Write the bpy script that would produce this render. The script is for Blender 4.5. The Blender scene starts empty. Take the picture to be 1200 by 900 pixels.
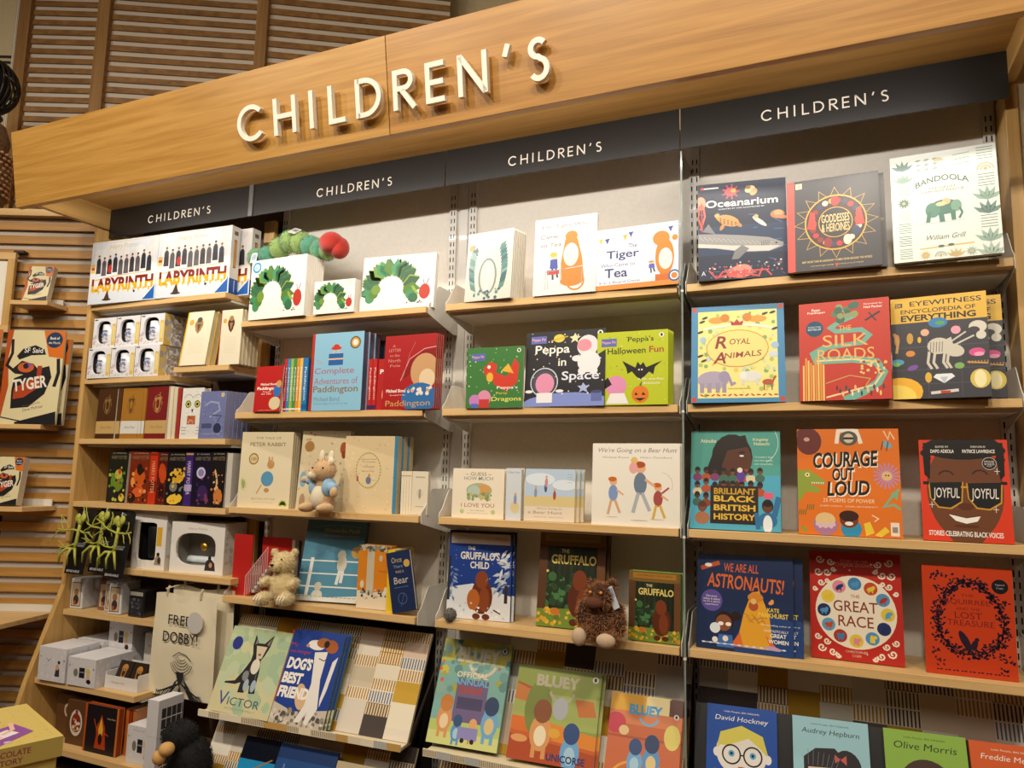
import bpy, bmesh, math, random
from mathutils import Vector, Matrix, noise
S = bpy.context.scene
COL = S.collection
PI = math.pi
def R(d): return math.radians(d)
H = 2.15                                   # height of the top shelf row above the floor; every z below is relative to it
# ------------------------------------------------------------------ camera
cam = bpy.data.cameras.new('camera'); co = bpy.data.objects.new('camera', cam); COL.objects.link(co)
F, YAW, PIT, ROL = 853.0, 0.4126, 0.1231, 0.0213
cy, sy, cp, sp = math.cos(YAW), math.sin(YAW), math.cos(PIT), math.sin(PIT)
fw = Vector((-sy*cp, cy*cp, sp)); rt = Vector((cy, sy, 0)); up = rt.cross(fw)
c_, s_ = math.cos(ROL), math.sin(ROL)
r2 = c_*rt + s_*up; u2 = -s_*rt + c_*up
m3 = Matrix((r2, u2, -fw)).transposed()
co.matrix_world = Matrix.Translation((0.4431, -2.4939, -0.6654+H)) @ m3.to_4x4()
cam.sensor_width = 36; cam.lens = F/1200*36; cam.clip_start = .05
S.camera = co
# ------------------------------------------------------------------ exposure, world, lights
S.view_settings.view_transform = 'Standard'; S.view_settings.look = 'None'
S.view_settings.gamma = 1; S.view_settings.use_curve_mapping = False
S.view_settings.exposure = 0.0
w = bpy.data.worlds.new('world'); S.world = w; w.use_nodes = True
w.node_tree.nodes['Background'].inputs[0].default_value = (1.0, .86, .68, 1)
w.node_tree.nodes['Background'].inputs[1].default_value = .10
def area(name, loc, target, sx, sy_, power, col, spread=180):
    l = bpy.data.lights.new(name, 'AREA'); l.shape = 'RECTANGLE'; l.size = sx; l.size_y = sy_
    l.energy = power; l.color = col; l.spread = R(spread)
    o = bpy.data.objects.new(name, l); COL.objects.link(o); o.location = loc
    d = Vector(target)-Vector(loc); o.rotation_euler = d.to_track_quat('-Z', 'Y').to_euler(); return o
WARM = (1.0, .88, .70)
for i, x in enumerate((-3.4, -2.0, -.7, .6, 1.8)):      # shop ceiling spotlights aimed at the shelves
    area('ceiling_spotlight', (x-.1, -2.7, H+2.05), (x, .1, H-.9), .16, .16, 23.0, WARM, 130)
area('ceiling_light_panel', (-.8, -4.6, H+2.5), (-.8, -1.5, H-1.2), 5, 1.6, 78.0, (1, .91, .78))
area('canopy_light_strip', (-1.03, -.325, H+.585), (-1.03, .25, H-.05), 3.8, .02, 15.0, (1, .95, .87), 180)
# ------------------------------------------------------------------ materials
def lin(c): return c/12.92 if c <= .04045 else ((c+.055)/1.055)**2.4
def hx(s):
    if not isinstance(s, str): return tuple(s)+(1,) if len(s) == 3 else s
    s = s.lstrip('#')
    if len(s) == 3: s = ''.join(a*2 for a in s)
    return tuple(lin(int(s[i:i+2], 16)/255) for i in (0, 2, 4))+(1,)
MC = {}
def mat(col, rough=.5, metal=0, bump=0, bscale=200, spec=.5, var=0, coat=0, sheen=0):
    k = (col, rough, metal, bump, bscale, spec, var, coat, sheen)
    if k in MC: return MC[k]
    m = bpy.data.materials.new('paint'); m.use_nodes = True; n = m.node_tree; b = n.nodes['Principled BSDF']
    b.inputs['Base Color'].default_value = hx(col); b.inputs['Roughness'].default_value = rough
    b.inputs['Metallic'].default_value = metal; b.inputs['Specular IOR Level'].default_value = spec
    b.inputs['Coat Weight'].default_value = coat
    if sheen: b.inputs['Sheen Weight'].default_value = sheen
    tc = n.nodes.new('ShaderNodeTexCoord'); nz = n.nodes.new('ShaderNodeTexNoise')
    nz.inputs['Scale'].default_value = bscale; nz.inputs['Detail'].default_value = 3
    n.links.new(tc.outputs['Object'], nz.inputs['Vector'])
    v = max(var, .03)
    mx = n.nodes.new('ShaderNodeMix'); mx.data_type = 'RGBA'; mx.blend_type = 'MULTIPLY'; mx.inputs[0].default_value = 1
    mr = n.nodes.new('ShaderNodeMapRange'); mr.inputs[1].default_value = .3; mr.inputs[2].default_value = .7
    mr.inputs[3].default_value = 1-v; mr.inputs[4].default_value = 1+v*.3
    n.links.new(nz.outputs['Fac'], mr.inputs[0]); n.links.new(mr.outputs[0], mx.inputs[7])
    mx.inputs[6].default_value = hx(col); n.links.new(mx.outputs[2], b.inputs['Base Color'])
    if bump:
        bp = n.nodes.new('ShaderNodeBump'); bp.inputs['Strength'].default_value = bump; bp.inputs['Distance'].default_value = .002
        n.links.new(nz.outputs['Fac'], bp.inputs['Height']); n.links.new(bp.outputs[0], b.inputs['Normal'])
    MC[k] = m; return m
def wood(name, c1, c2, axis=0, rough=.42, sc=1.0):
    m = bpy.data.materials.new(name); m.use_nodes = True; n = m.node_tree; b = n.nodes['Principled BSDF']; L = n.links.new
    tc = n.nodes.new('ShaderNodeTexCoord'); mp = n.nodes.new('ShaderNodeMapping')
    s = [26*sc, 26*sc, 26*sc]; s[axis] = 1.1*sc; mp.inputs['Scale'].default_value = s
    L(tc.outputs['Object'], mp.inputs['Vector'])
    a = n.nodes.new('ShaderNodeTexNoise'); a.inputs['Scale'].default_value = 1; a.inputs['Detail'].default_value = 5; a.inputs['Distortion'].default_value = .6
    L(mp.outputs[0], a.inputs['Vector'])
    mp2 = n.nodes.new('ShaderNodeMapping'); s = [260, 260, 260]; s[axis] = 7; mp2.inputs['Scale'].default_value = s
    L(tc.outputs['Object'], mp2.inputs['Vector'])
    f = n.nodes.new('ShaderNodeTexNoise'); f.inputs['Scale'].default_value = 1; f.inputs['Detail'].default_value = 2
    L(mp2.outputs[0], f.inputs['Vector'])
    ad = n.nodes.new('ShaderNodeMath'); ad.operation = 'MULTIPLY_ADD'; ad.inputs[1].default_value = .3
    L(f.outputs['Fac'], ad.inputs[0]); L(a.outputs['Fac'], ad.inputs[2])
    r = n.nodes.new('ShaderNodeValToRGB'); r.color_ramp.elements[0].position = .42; r.color_ramp.elements[1].position = .85
    r.color_ramp.elements[0].color = hx(c2); r.color_ramp.elements[1].color = hx(c1)
    L(ad.outputs[0], r.inputs[0]); L(r.outputs[0], b.inputs['Base Color'])
    b.inputs['Roughness'].default_value = rough
    bp = n.nodes.new('ShaderNodeBump'); bp.inputs['Strength'].default_value = .15; bp.inputs['Distance'].default_value = .0006
    L(f.outputs['Fac'], bp.inputs['Height']); L(bp.outputs[0], b.inputs['Normal'])
    return m
OAKX = wood('oak_along', '#d9b680', '#c39c62', 0)
OAKF = wood('oak_fascia', '#c1934c', '#a67732', 0, .38, 1.6)
OAKZ = wood('oak_upright', '#cfa768', '#ae8648', 2)
OAKY = wood('oak_across', '#cba566', '#ad8548', 1)
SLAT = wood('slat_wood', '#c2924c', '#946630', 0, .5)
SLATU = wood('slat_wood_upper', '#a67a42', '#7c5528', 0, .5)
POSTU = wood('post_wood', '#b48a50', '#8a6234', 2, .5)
def pmat(name, rough, coat):
    m = bpy.data.materials.new(name); m.use_nodes = True; n = m.node_tree; b = n.nodes['Principled BSDF']
    a = n.nodes.new('ShaderNodeAttribute'); a.attribute_name = 'ink'
    n.links.new(a.outputs['Color'], b.inputs['Base Color']); b.inputs['Roughness'].default_value = rough
    b.inputs['Specular IOR Level'].default_value = .35
    b.inputs['Coat Weight'].default_value = coat; b.inputs['Coat Roughness'].default_value = .2
    return m
INK = pmat('printed_ink', .42, .06); FOIL = pmat('printed_foil', .22, .6); MATTE = pmat('printed_cloth', .9, 0)
def glass_mat():
    m = bpy.data.materials.new('clear_acrylic'); m.use_nodes = True; n = m.node_tree; n.nodes.remove(n.nodes['Principled BSDF'])
    t = n.nodes.new('ShaderNodeBsdfTransparent'); t.inputs[0].default_value = (.93, .96, .95, 1)
    g = n.nodes.new('ShaderNodeBsdfGlossy'); g.inputs['Roughness'].default_value = .04
    f = n.nodes.new('ShaderNodeFresnel'); f.inputs[0].default_value = 1.45
    mx = n.nodes.new('ShaderNodeMixShader')
    L = n.links.new; L(f.outputs[0], mx.inputs[0]); L(t.outputs[0], mx.inputs[1]); L(g.outputs[0], mx.inputs[2]); L(mx.outputs[0], n.nodes['Material Output'].inputs[0])
    return m
ACRYL = glass_mat()
EDGE = mat('#7f8986', .15, 0, spec=.8)
WHITE = mat('#e9e4da', .5); METALW = mat('#d9d6cf', .35, 0, coat=.3); PAPER = mat('#d6ccb8', .8, 0, .4, 400, var=.12)
PANELM = mat('#e9e3d9', .75, 0, .05, 60, var=.05); BLACK = mat('#17161a', .45)
# ------------------------------------------------------------------ mesh helpers
class MB:
    def __init__(s): s.v = []; s.f = []
    def add(s, vs, fs):
        o = len(s.v); s.v += [tuple(p) for p in vs]; s.f += [tuple(i+o for i in q) for q in fs]; return s
    def box(s, x0, x1, y0, y1, z0, z1):
        return s.add([(x0,y0,z0),(x1,y0,z0),(x1,y1,z0),(x0,y1,z0),(x0,y0,z1),(x1,y0,z1),(x1,y1,z1),(x0,y1,z1)],
                     [(0,3,2,1),(4,5,6,7),(0,1,5,4),(1,2,6,5),(2,3,7,6),(3,0,4,7)])
    def prism(s, pts, n, ext):               # polygon (list of 3d points) extruded by the vector ext
        k = len(pts); q = [Vector(p)+Vector(ext) for p in pts]
        return s.add(list(pts)+q, [tuple(range(k))[::-1], tuple(range(k, 2*k))]+[(i, (i+1) % k, k+(i+1) % k, k+i) for i in range(k)])
    def tube(s, pts, r, n=8, r2=None):
        P = [Vector(p) for p in pts]; k = len(P); vs = []
        t0 = (P[1]-P[0]).normalized(); a = t0.orthogonal().normalized()
        for i, p in enumerate(P):
            t = (P[min(i+1, k-1)]-P[max(i-1, 0)]).normalized(); a = (a-a.dot(t)*t).normalized(); b = t.cross(a)
            rr = r if r2 is None else r+(r2-r)*i/(k-1)
            vs += [p+rr*(math.cos(2*PI*j/n)*a+math.sin(2*PI*j/n)*b) for j in range(n)]
        fs = [(i*n+j, i*n+(j+1) % n, (i+1)*n+(j+1) % n, (i+1)*n+j) for i in range(k-1) for j in range(n)]
        fs += [tuple(range(n))[::-1], tuple(range((k-1)*n, k*n))]
        return s.add(vs, fs)
    def ell(s, c, r, rot=None, nu=16, nv=10):
        vs = []; M_ = rot.to_matrix() if rot else Matrix.Identity(3)
        if not hasattr(r, '__len__'): r = (r, r, r)
        for i in range(1, nv):
            for j in range(nu):
                a = PI*i/nv; b = 2*PI*j/nu
                vs.append(Vector(c)+M_ @ Vector((r[0]*math.sin(a)*math.cos(b), r[1]*math.sin(a)*math.sin(b), r[2]*math.cos(a))))
        k = len(vs); vs += [Vector(c)+M_ @ Vector((0, 0, r[2])), Vector(c)+M_ @ Vector((0, 0, -r[2]))]
        fs = [(i*nu+j, (i+1)*nu+j, (i+1)*nu+(j+1) % nu, i*nu+(j+1) % nu) for i in range(nv-2) for j in range(nu)]
        fs += [(k, j, (j+1) % nu) for j in range(nu)]+[(k+1, (nv-2)*nu+(j+1) % nu, (nv-2)*nu+j) for j in range(nu)]
        return s.add(vs, fs)
    def lathe(s, prof, c=(0,0,0), n=24):      # (r, z) profile about z
        vs = [(c[0]+r*math.cos(2*PI*j/n), c[1]+r*math.sin(2*PI*j/n), c[2]+z) for r, z in prof for j in range(n)]
        return s.add(vs, [(i*n+j, i*n+(j+1) % n, (i+1)*n+(j+1) % n, (i+1)*n+j) for i in range(len(prof)-1) for j in range(n)])
    def mesh(s, name, m, smooth=False):
        me = bpy.data.meshes.new(name); me.from_pydata(s.v, [], s.f); me.materials.append(m); me.update()
        if smooth: me.polygons.foreach_set('use_smooth', [True]*len(me.polygons))
        return me
    def build(s, name, m, parent=None, smooth=False, loc=(0,0,0), bevel=0):
        return put(name, s.mesh(name, m, smooth), parent, loc, bevel)
def put(name, me, parent=None, loc=(0,0,0), bevel=0):
    o = bpy.data.objects.new(name, me); COL.objects.link(o); o.location = loc
    if parent: o.parent = parent
    if bevel:
        b = o.modifiers.new('bevel', 'BEVEL'); b.width = bevel; b.segments = 2; b.limit_method = 'ANGLE'
    return o
def tag(o, label, cat, group=None, kind=None):
    if label: o['label'] = label
    if cat: o['category'] = cat
    if group: o['group'] = group
    if kind: o['kind'] = kind
    return o
def thing(name, label, cat, loc=(0,0,0), rot=(0,0,0), group=None):
    o = bpy.data.objects.new(name, None); o.empty_display_size = .05; COL.objects.link(o)
    o.location = (loc[0], loc[1], loc[2]+H); o.rotation_euler = rot
    return tag(o, label, cat, group)
def struct(o): o['kind'] = 'structure'; return o
def kids(o): return [c for c in bpy.data.objects if c.parent == o]
def dup(root, loc, label, rot=None, group=None, name=None):
    r = root.copy(); COL.objects.link(r); r.location = loc; r['label'] = label
    if rot is not None: r.rotation_euler = rot
    if group: r['group'] = group
    for c in TREE.get(root, []):
        d = c.copy(); COL.objects.link(d); d.parent = r; TREE.setdefault(r, []).append(d)
        for g in TREE.get(c, []):
            e = g.copy(); COL.objects.link(e); e.parent = d; TREE.setdefault(d, []).append(e)
    return r
TREE = {}
def reg(root):                                # remember the children so that copies need no search
    for c in root.children:
        TREE.setdefault(root, []).append(c)
        for g in c.children: TREE.setdefault(c, []).append(g)
    return root
# ------------------------------------------------------------------ flat print: coloured shapes laid on a face
GC = {}
def glyphs(t, bold, shear):
    k = (t, bold, shear)
    if k not in GC:
        c = bpy.data.curves.new('t', 'FONT'); c.body = t; c.size = 1; c.resolution_u = 3; c.fill_mode = 'FRONT'
        c.offset = bold; c.shear = shear
        o = bpy.data.objects.new('t', c); me = bpy.data.meshes.new_from_object(o)
        vs = [tuple(v.co) for v in me.vertices]; fs = [tuple(p.vertices) for p in me.polygons]
        bpy.data.objects.remove(o); bpy.data.curves.remove(c); bpy.data.meshes.remove(me)
        GC[k] = (vs, fs)
    return GC[k]
def ribbon(pts, wd, closed=False):
    P = [Vector((p[0], p[1])) for p in pts]; k = len(P); A = []; B = []
    for i in range(k):
        a = P[(i-1) % k] if (i or closed) else None; b = P[(i+1) % k] if (i < k-1 or closed) else None
        d1 = (P[i]-a).normalized() if a is not None and (P[i]-a).length > 1e-9 else None
        d2 = (b-P[i]).normalized() if b is not None and (b-P[i]).length > 1e-9 else None
        if d1 is None: d1 = d2 or Vector((1, 0))
        if d2 is None: d2 = d1
        n1 = Vector((-d1.y, d1.x)); n2 = Vector((-d2.y, d2.x)); n = n1+n2
        n = n.normalized() if n.length > 1e-6 else n1
        s = wd/2/max(n.dot(n1), .45); A.append(P[i]+n*s); B.append(P[i]-n*s)
    q = [(A[i], B[i], B[(i+1) % k], A[(i+1) % k]) for i in range(k if closed else k-1)]
    return q
class Art:
    """u to the right 0..1, v downwards 0..1 on a face w x h metres (in the local xz plane, facing -y)"""
    def __init__(s, w, h): s.w = w; s.h = h; s.v = []; s.f = []; s.c = []; s.k = 0; s.clip = (0, 0, 1, 1); s.last = None; s.hold = False
    def _a(s, pts, faces, col):               # pts in metres; every face is trimmed to the clip rectangle
        s.k += not (s.hold and col == s.last); s.last = col; y = -.0002-s.k*.000004
        x0, x1, z0, z1 = s.clip[0]*s.w, s.clip[2]*s.w, (1-s.clip[3])*s.h, (1-s.clip[1])*s.h
        if all(x0 <= p[0] <= x1 and z0 <= p[1] <= z1 for p in pts):
            o = len(s.v); s.v += [(p[0], y, p[1]) for p in pts]; s.f += [tuple(i+o for i in q) for q in faces]; s.c += [hx(col)]*len(pts); return
        for q in faces:
            P = [pts[i] for i in q]
            for ax, lim, sg in ((0, x0, 1), (0, x1, -1), (1, z0, 1), (1, z1, -1)):
                out = []
                for i in range(len(P)):
                    A, B = P[i-1], P[i]; da, db = (A[ax]-lim)*sg, (B[ax]-lim)*sg
                    if (da < 0) != (db < 0): t = da/(da-db); out.append((A[0]+(B[0]-A[0])*t, A[1]+(B[1]-A[1])*t))
                    if db >= 0: out.append((B[0], B[1]))
                P = out
                if len(P) < 3: break
            if len(P) >= 3:
                o = len(s.v); s.v += [(p[0], y, p[1]) for p in P]; s.f.append(tuple(range(o, o+len(P)))); s.c += [hx(col)]*len(P)
    def m(s, u, v): return (u*s.w, (1-v)*s.h)
    def P(s, pts, col): s._a([s.m(*p) for p in pts], [tuple(range(len(pts)))], col); return s
    def R(s, x0, y0, x1, y1, col): return s.P([(x0,y0),(x1,y0),(x1,y1),(x0,y1)], col)
    def E(s, cx, cy, rx, ry, col, rot=0, n=18):   # radii: fraction of width, fraction of height
        X, Y = s.m(cx, cy); a, b = rx*s.w, ry*s.h; c, t = math.cos(R(rot)), math.sin(R(rot))
        s._a([(X+a*math.cos(q)*c-b*math.sin(q)*t, Y+a*math.cos(q)*t+b*math.sin(q)*c) for q in (2*PI*i/n for i in range(n))], [tuple(range(n))], col); return s
    def O(s, cx, cy, r, col, n=20):           # true circle, r fraction of width
        return s.E(cx, cy, r, r*s.w/s.h, col, 0, n)
    def L(s, pts, wd, col, closed=False):     # wd fraction of width
        vs = []; fs = []
        for q in ribbon([s.m(*p) for p in pts], wd*s.w, closed):
            o = len(vs); vs += [(a.x, a.y) for a in q]; fs.append((o, o+1, o+2, o+3))
        s._a(vs, fs, col); return s
    def ring(s, cx, cy, r, wd, col, ry=None, n=28):
        ry = r*s.w/s.h if ry is None else ry
        return s.L([(cx+r*math.cos(2*PI*i/n), cy+ry*math.sin(2*PI*i/n)) for i in range(n)], wd, col, True)
    def arc(s, cx, cy, r, a0, a1, wd, col, ry=None, n=12):
        ry = r*s.w/s.h if ry is None else ry
        return s.L([(cx+r*math.cos(R(a0+(a1-a0)*i/n)), cy-ry*math.sin(R(a0+(a1-a0)*i/n))) for i in range(n+1)], wd, col)
    def T(s, t, cx, cy, wd, ht, col, bold=0.0, sh=0.0, rot=0, arc=0):
        vs, fs = glyphs(t, bold, sh)
        if not vs: return s
        x0 = min(v[0] for v in vs); x1 = max(v[0] for v in vs); y0 = min(v[1] for v in vs); y1 = max(v[1] for v in vs)
        W, Hh = wd*s.w, ht*s.h; X, Y = s.m(cx, cy); c, q = math.cos(R(rot)), math.sin(R(rot)); out = []
        for v in vs:
            a = ((v[0]-x0)/(x1-x0)-.5)*W; b = ((v[1]-y0)/(y1-y0)-.5)*Hh
            b += arc*s.h*(1-(2*a/W)**2)
            out.append((X+a*c-b*q, Y+a*q+b*c))
        s._a(out, fs, col); return s
    def scat(s, n, box, rad, cols, seed=1, asp=1.0, keep=None):
        r = random.Random(seed)
        for i in range(n):
            u = r.uniform(box[0], box[2]); v = r.uniform(box[1], box[3])
            if keep and not keep(u, v): continue
            q = r.uniform(*rad); s.E(u, v, q, q*s.w/s.h*asp, r.choice(cols), r.uniform(0, 180), 7)
        return s
    def leaf(s, u, v, l, ang, col, fat=.3):   # a pointed leaf, l fraction of width
        a = R(ang); X, Y = s.m(u, v); l *= s.w; d = Vector((math.cos(a), math.sin(a))); n = Vector((-d.y, d.x))*l*fat
        p = [Vector((X, Y)), Vector((X, Y))+d*l*.5+n, Vector((X, Y))+d*l, Vector((X, Y))+d*l*.5-n]
        s.hold = True; s._a([(q.x, q.y) for q in p], [(0, 3, 2, 1)], col); s.hold = False; return s
    def mesh(s, name='cover_print', m=None):
        me = bpy.data.meshes.new(name); me.from_pydata(s.v, [], s.f)
        a = me.color_attributes.new('ink', 'FLOAT_COLOR', 'POINT')
        a.data.foreach_set('color', [x*(.88 if i < 3 else 1) for c in s.c for i, x in enumerate(c)]); me.materials.append(m or INK); me.update(); return me
# ------------------------------------------------------------------ room
def sbox(name, x0, x1, y0, y1, z0, z1, m): return struct(MB().box(x0, x1, y0, y1, z0, z1).build(name, m, None, loc=(0,0,H)))
CREAM = mat('#d8c9a4', .85, 0, .05, 40, var=.04); FLOORM = wood('floor_boards', '#6b4a30', '#4a3120', 0, .35, .4)
sbox('floor', -7, 5, -7, 3, -2.2, -2.15, FLOORM)
sbox('ceiling', -7, 5, -7, 3, 3.0, 3.05, mat('#d9cfbd', .9))
sbox('wall_back', -7, 5, 2.0, 2.05, -2.15, 3.0, CREAM)
sbox('wall_front', -7, 5, -7.05, -7, -2.15, 3.0, mat('#b59c78', .8))
sbox('wall_right', 5, 5.05, -7, 3, -2.15, 3.0, mat('#b59c78', .8))
sbox('wall_far_left', -7.05, -7, -7, 3, -2.15, 3.0, mat('#8d7452', .8))
sbox('trim_1', 1.022, 3.2, .14, .2, -2.15, 1.2, CREAM)
# slatted wall to the left of the shelving: backing board with every slat a part
A24 = R(24); EX = Vector((math.cos(A24), math.sin(A24), 0)); EN = Vector((math.sin(A24), -math.cos(A24), 0)); QW = Vector((-3.05, .30, 0))
def wl(s, off, z): return QW+EX*s+EN*off+Vector((0, 0, z+H))       # s along the wall, off towards the room
wb = MB().box(-2.4, .05, 0, .03, -2.15, .70).build('wall_left', mat('#b9aea2', .8), None, loc=QW+Vector((0, 0, H))); wb.rotation_euler = (0, 0, A24); struct(wb)
sm = MB().box(-2.4, .05, -.018, -.004, -.0225, .0225).mesh('slat', SLAT)
rnd = random.Random(4)
for i in range(1, 37):
    z = .732-.0786*i
    put('slat', sm, wb, (0, rnd.uniform(-.001, .001), z))
MB().box(-2.4, .05, -.045, .34, .705, .745).build('top_rail', OAKX, wb, bevel=.003)
for s in (-1.95, -.66):
    MB().box(s-.03, s+.03, -.003, 0, -2.1, .70 if s < -1 else -.93).build('upright_strip', BLACK, wb)
# upper slatted screen behind the canopy
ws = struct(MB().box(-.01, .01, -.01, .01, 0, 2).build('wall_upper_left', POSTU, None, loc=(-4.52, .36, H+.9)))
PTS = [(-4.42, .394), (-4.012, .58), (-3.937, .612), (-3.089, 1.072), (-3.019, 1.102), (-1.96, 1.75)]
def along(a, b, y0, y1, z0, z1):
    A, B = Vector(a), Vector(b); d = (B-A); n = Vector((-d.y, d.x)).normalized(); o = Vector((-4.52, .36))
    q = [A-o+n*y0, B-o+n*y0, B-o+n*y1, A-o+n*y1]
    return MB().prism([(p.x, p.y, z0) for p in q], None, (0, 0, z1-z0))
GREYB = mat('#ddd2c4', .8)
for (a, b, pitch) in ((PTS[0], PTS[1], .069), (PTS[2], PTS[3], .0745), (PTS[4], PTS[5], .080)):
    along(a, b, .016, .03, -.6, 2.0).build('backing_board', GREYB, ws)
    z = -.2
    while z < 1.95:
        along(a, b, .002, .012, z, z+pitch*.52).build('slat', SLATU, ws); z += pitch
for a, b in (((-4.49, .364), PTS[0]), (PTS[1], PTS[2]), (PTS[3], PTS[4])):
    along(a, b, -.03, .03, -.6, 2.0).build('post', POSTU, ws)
tc = MB().box(-.9, -.06, .0, .1, -.6, 2.0).build('trim_2', CREAM, None, loc=(-4.47, .38, H+.9)); tc.rotation_euler = (0, 0, A24); struct(tc)
MB().box(-.06, -.02, -.01, .09, -.6, 2.0).build('corner_post', mat('#e8e4dc', .6), tc)
for z in (1.10, 1.14): MB().box(-.9, -.06, -.02, 0, z, z+.008).build('conduit', BLACK, tc)
# ------------------------------------------------------------------ shelving unit (carcass)
un = thing('shelving_unit', 'long oak wall shelving unit with four bays, side panels and slotted metal uprights', 'shelving', (0, 0, 0))
def prof(name, x0, x1, yz, m): return MB().prism([(x0, y, z) for y, z in yz], None, (x1-x0, 0, 0)).build(name, m, un, bevel=.0015)
prof('side_panel', -3.05, -3.02, [(0, .56), (0, -1.25), (-.15, -1.69), (-.21, -1.92), (-.21, -2.15), (.30, -2.15), (.30, .56)], OAKZ)
prof('side_panel', .985, 1.02, [(.125, .598), (.125, -2.15), (.30, -2.15), (.30, .598)], OAKZ)
for x0, x1, m, n in ((-3.02, -2.02, mat('#5a4330', .7), 'dark'), (-2.02, -1.015, PANELM, ''), (-1.013, -.008, PANELM, ''), (-.006, .985, PANELM, '')):
    o = MB().box(x0, x1, .269, .285, -2.1, .70).build('back_panel', m, un)
    if n: o['label'] = 'dark brown back panel'
MB().box(-2.115, -2.05, .225, .268, -2.1, .56).build('post', OAKZ, un, bevel=.0015)
MB().box(-2.05, -2.03, .25, .268, -2.1, .56).build('dark_gap_strip', BLACK, un)
sl = MB()
for i in range(74):
    for dx in (-.0075, .0075): sl.box(dx-.0022, dx+.0022, -.0004, .002, -2.05+i*.0355+(0 if dx < 0 else 0), -2.05+i*.0355+.020)
slm = sl.mesh('slots', mat('#141210', .8))
upm = MB().box(-.017, .017, 0, .012, -2.1, .68).mesh('upright', METALW)
for x in (-2.008, -1.064, -.965, -.006, .962):
    u = put('upright', upm, un, (x, .256, 0)); s = put('slots', slm, u); s['kind'] = 'stuff'
MB().box(-3.02, .985, -.13, .26, -2.15, -2.03).build('plinth', mat('#2a1c12', .6), un)
for x0, x1 in ((-1.99, -1.083), (-.946, -.026), (.014, .94)): MB().box(x0, x1, .258, .2688, -2.1, -1.262).build('lower_back_panel', mat('#1d1916', .7), un)  # near-black sheets added to paint in the shaded void behind the trays
for x in (-1.014,): MB().box(x-.02, x+.02, .262, .269, -2.1, .68).build('joint_cover', METALW, un)
# ------------------------------------------------------------------ canopy with raised lettering
ca = thing('canopy', 'oak canopy board over the shelves carrying large raised white letters', 'canopy', (0, 0, 0))
def fasc(x0, x1, m): return MB().prism([(x0, -.36, .557), (x0, -.42, .912), (x0, -.392, .914), (x0, -.332, .557)], None, (x1-x0, 0, 0)).build('fascia_panel', m, ca, bevel=.0015)
fasc(-3.12, -1.0015, OAKF); fasc(-.9985, 1.30, wood('oak_fascia_right', '#ba883f', '#9c6b28', 0, .38, 1.6))
MB().box(-3.02, .985, -.33, .07, .682, .70).build('soffit', wood('oak_soffit', '#bf924f', '#9c7238', 0, .5), ca)
for x0 in (-3.05, .985): MB().box(x0, x0+.03, -.335, .30, .572 if x0 < 0 else .60, .90).build('side_board', OAKY, ca)
MB().box(-3.10, 1.30, -.385, .30, .893, .905).build('top_board', OAKX, ca)
lb = MB().box(-3.0, .95, -.331, -.305, .60, .625).build('light_housing', mat('#cfcfca', .4, .6), ca)
em = bpy.data.materials.new('lit_diffuser'); em.use_nodes = True; em.node_tree.nodes['Principled BSDF'].inputs['Emission Color'].default_value = (1, .9, .75, 1); em.node_tree.nodes['Principled BSDF'].inputs['Emission Strength'].default_value = 2
MB().box(-2.99, .94, -.328, -.308, .5985, .60).build('light_diffuser', em, lb)
# geometric sans capitals drawn as strokes; each returns ribbons in a box of width w, height h
def arcp(cx, cz, rx, rz, a0, a1, n=14): return [(cx+rx*math.cos(R(a0+(a1-a0)*i/n)), cz+rz*math.sin(R(a0+(a1-a0)*i/n))) for i in range(n+1)]
def strokes(ch, w, h, t):
    e = t/2
    if ch == 'C': return [arcp(h*.5, h*.5, h*.5-e, h*.5-e, 42, 318, 22)]
    if ch == 'H': return [[(e, 0), (e, h)], [(w-e, 0), (w-e, h)], [(t, h*.5), (w-t, h*.5)]]
    if ch == 'I': return [[(w/2, 0), (w/2, h)]]
    if ch == 'L': return [[(e, h), (e, e), (w, e)]]
    if ch == 'D': return [[(e, e), (w*.35, e)]+arcp(w*.35, h/2, w*.65-e, h/2-e, -90, 90, 18)+[(e, h-e)], [(e, 0), (e, h)]]
    if ch == 'R': return [[(e, 0), (e, h)], [(t, h-e), (w*.5, h-e)]+arcp(w*.5, h*.73, w*.42-e, h*.27-e, 90, -90, 10)[1:]+[(t, h*.46+e)], [(w*.40, h*.48), (w-e*.6, 0)]]
    if ch == 'E': return [[(e, 0), (e, h)], [(t, e), (w, e)], [(t, h/2), (w*.94, h/2)], [(t, h-e), (w, h-e)]]
    if ch == 'N': return [[(e, 0), (e, h)], [(w-e, 0), (w-e, h)], [(e, h-e*.3), (w-e, e*.3)]]
    if ch == "'": return [[(w*.35, h*.72), (w*.72, h)]]
    if ch == 'S': return [arcp(w/2, h*.745, w*.44-e, h*.255-e, 35, 270, 16)+arcp(w/2, h*.255+e*.5, w*.47-e, h*.26-e*.5, 90, -145, 16)[1:]]
def letter_mb(ch, w, h, t, th):
    mb = MB()
    for k, st in enumerate(strokes(ch, w, h, t)):
        for q in ribbon(st, t):
            mb.prism([(p.x, 0, p.y) for p in q], None, (0, th, 0))
    return mb
LW = mat('#efe9dc', .45)
tilt = math.atan2(.06, .355)
for ch, x0, x1 in (('C', -1.683, -1.560), ('H', -1.500, -1.392), ('I', -1.334, -1.304), ('L', -1.240, -1.165), ('D', -1.117, -1.007), ('R', -.956, -.864), ('E', -.822, -.747), ('N', -.694, -.582), ("'", -.530, -.492), ('S', -.436, -.356)):
    o = letter_mb(ch, x1-x0, .142, .0185, .020).build('raised_letter', LW, ca, loc=(x0, -.408, .617)); o.rotation_euler = (tilt, 0, 0)
    o['label'] = 'raised white letter '+('apostrophe' if ch == "'" else ch)
HB = mat('#1c1b1b', .38, 0, .03, 300)
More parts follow.
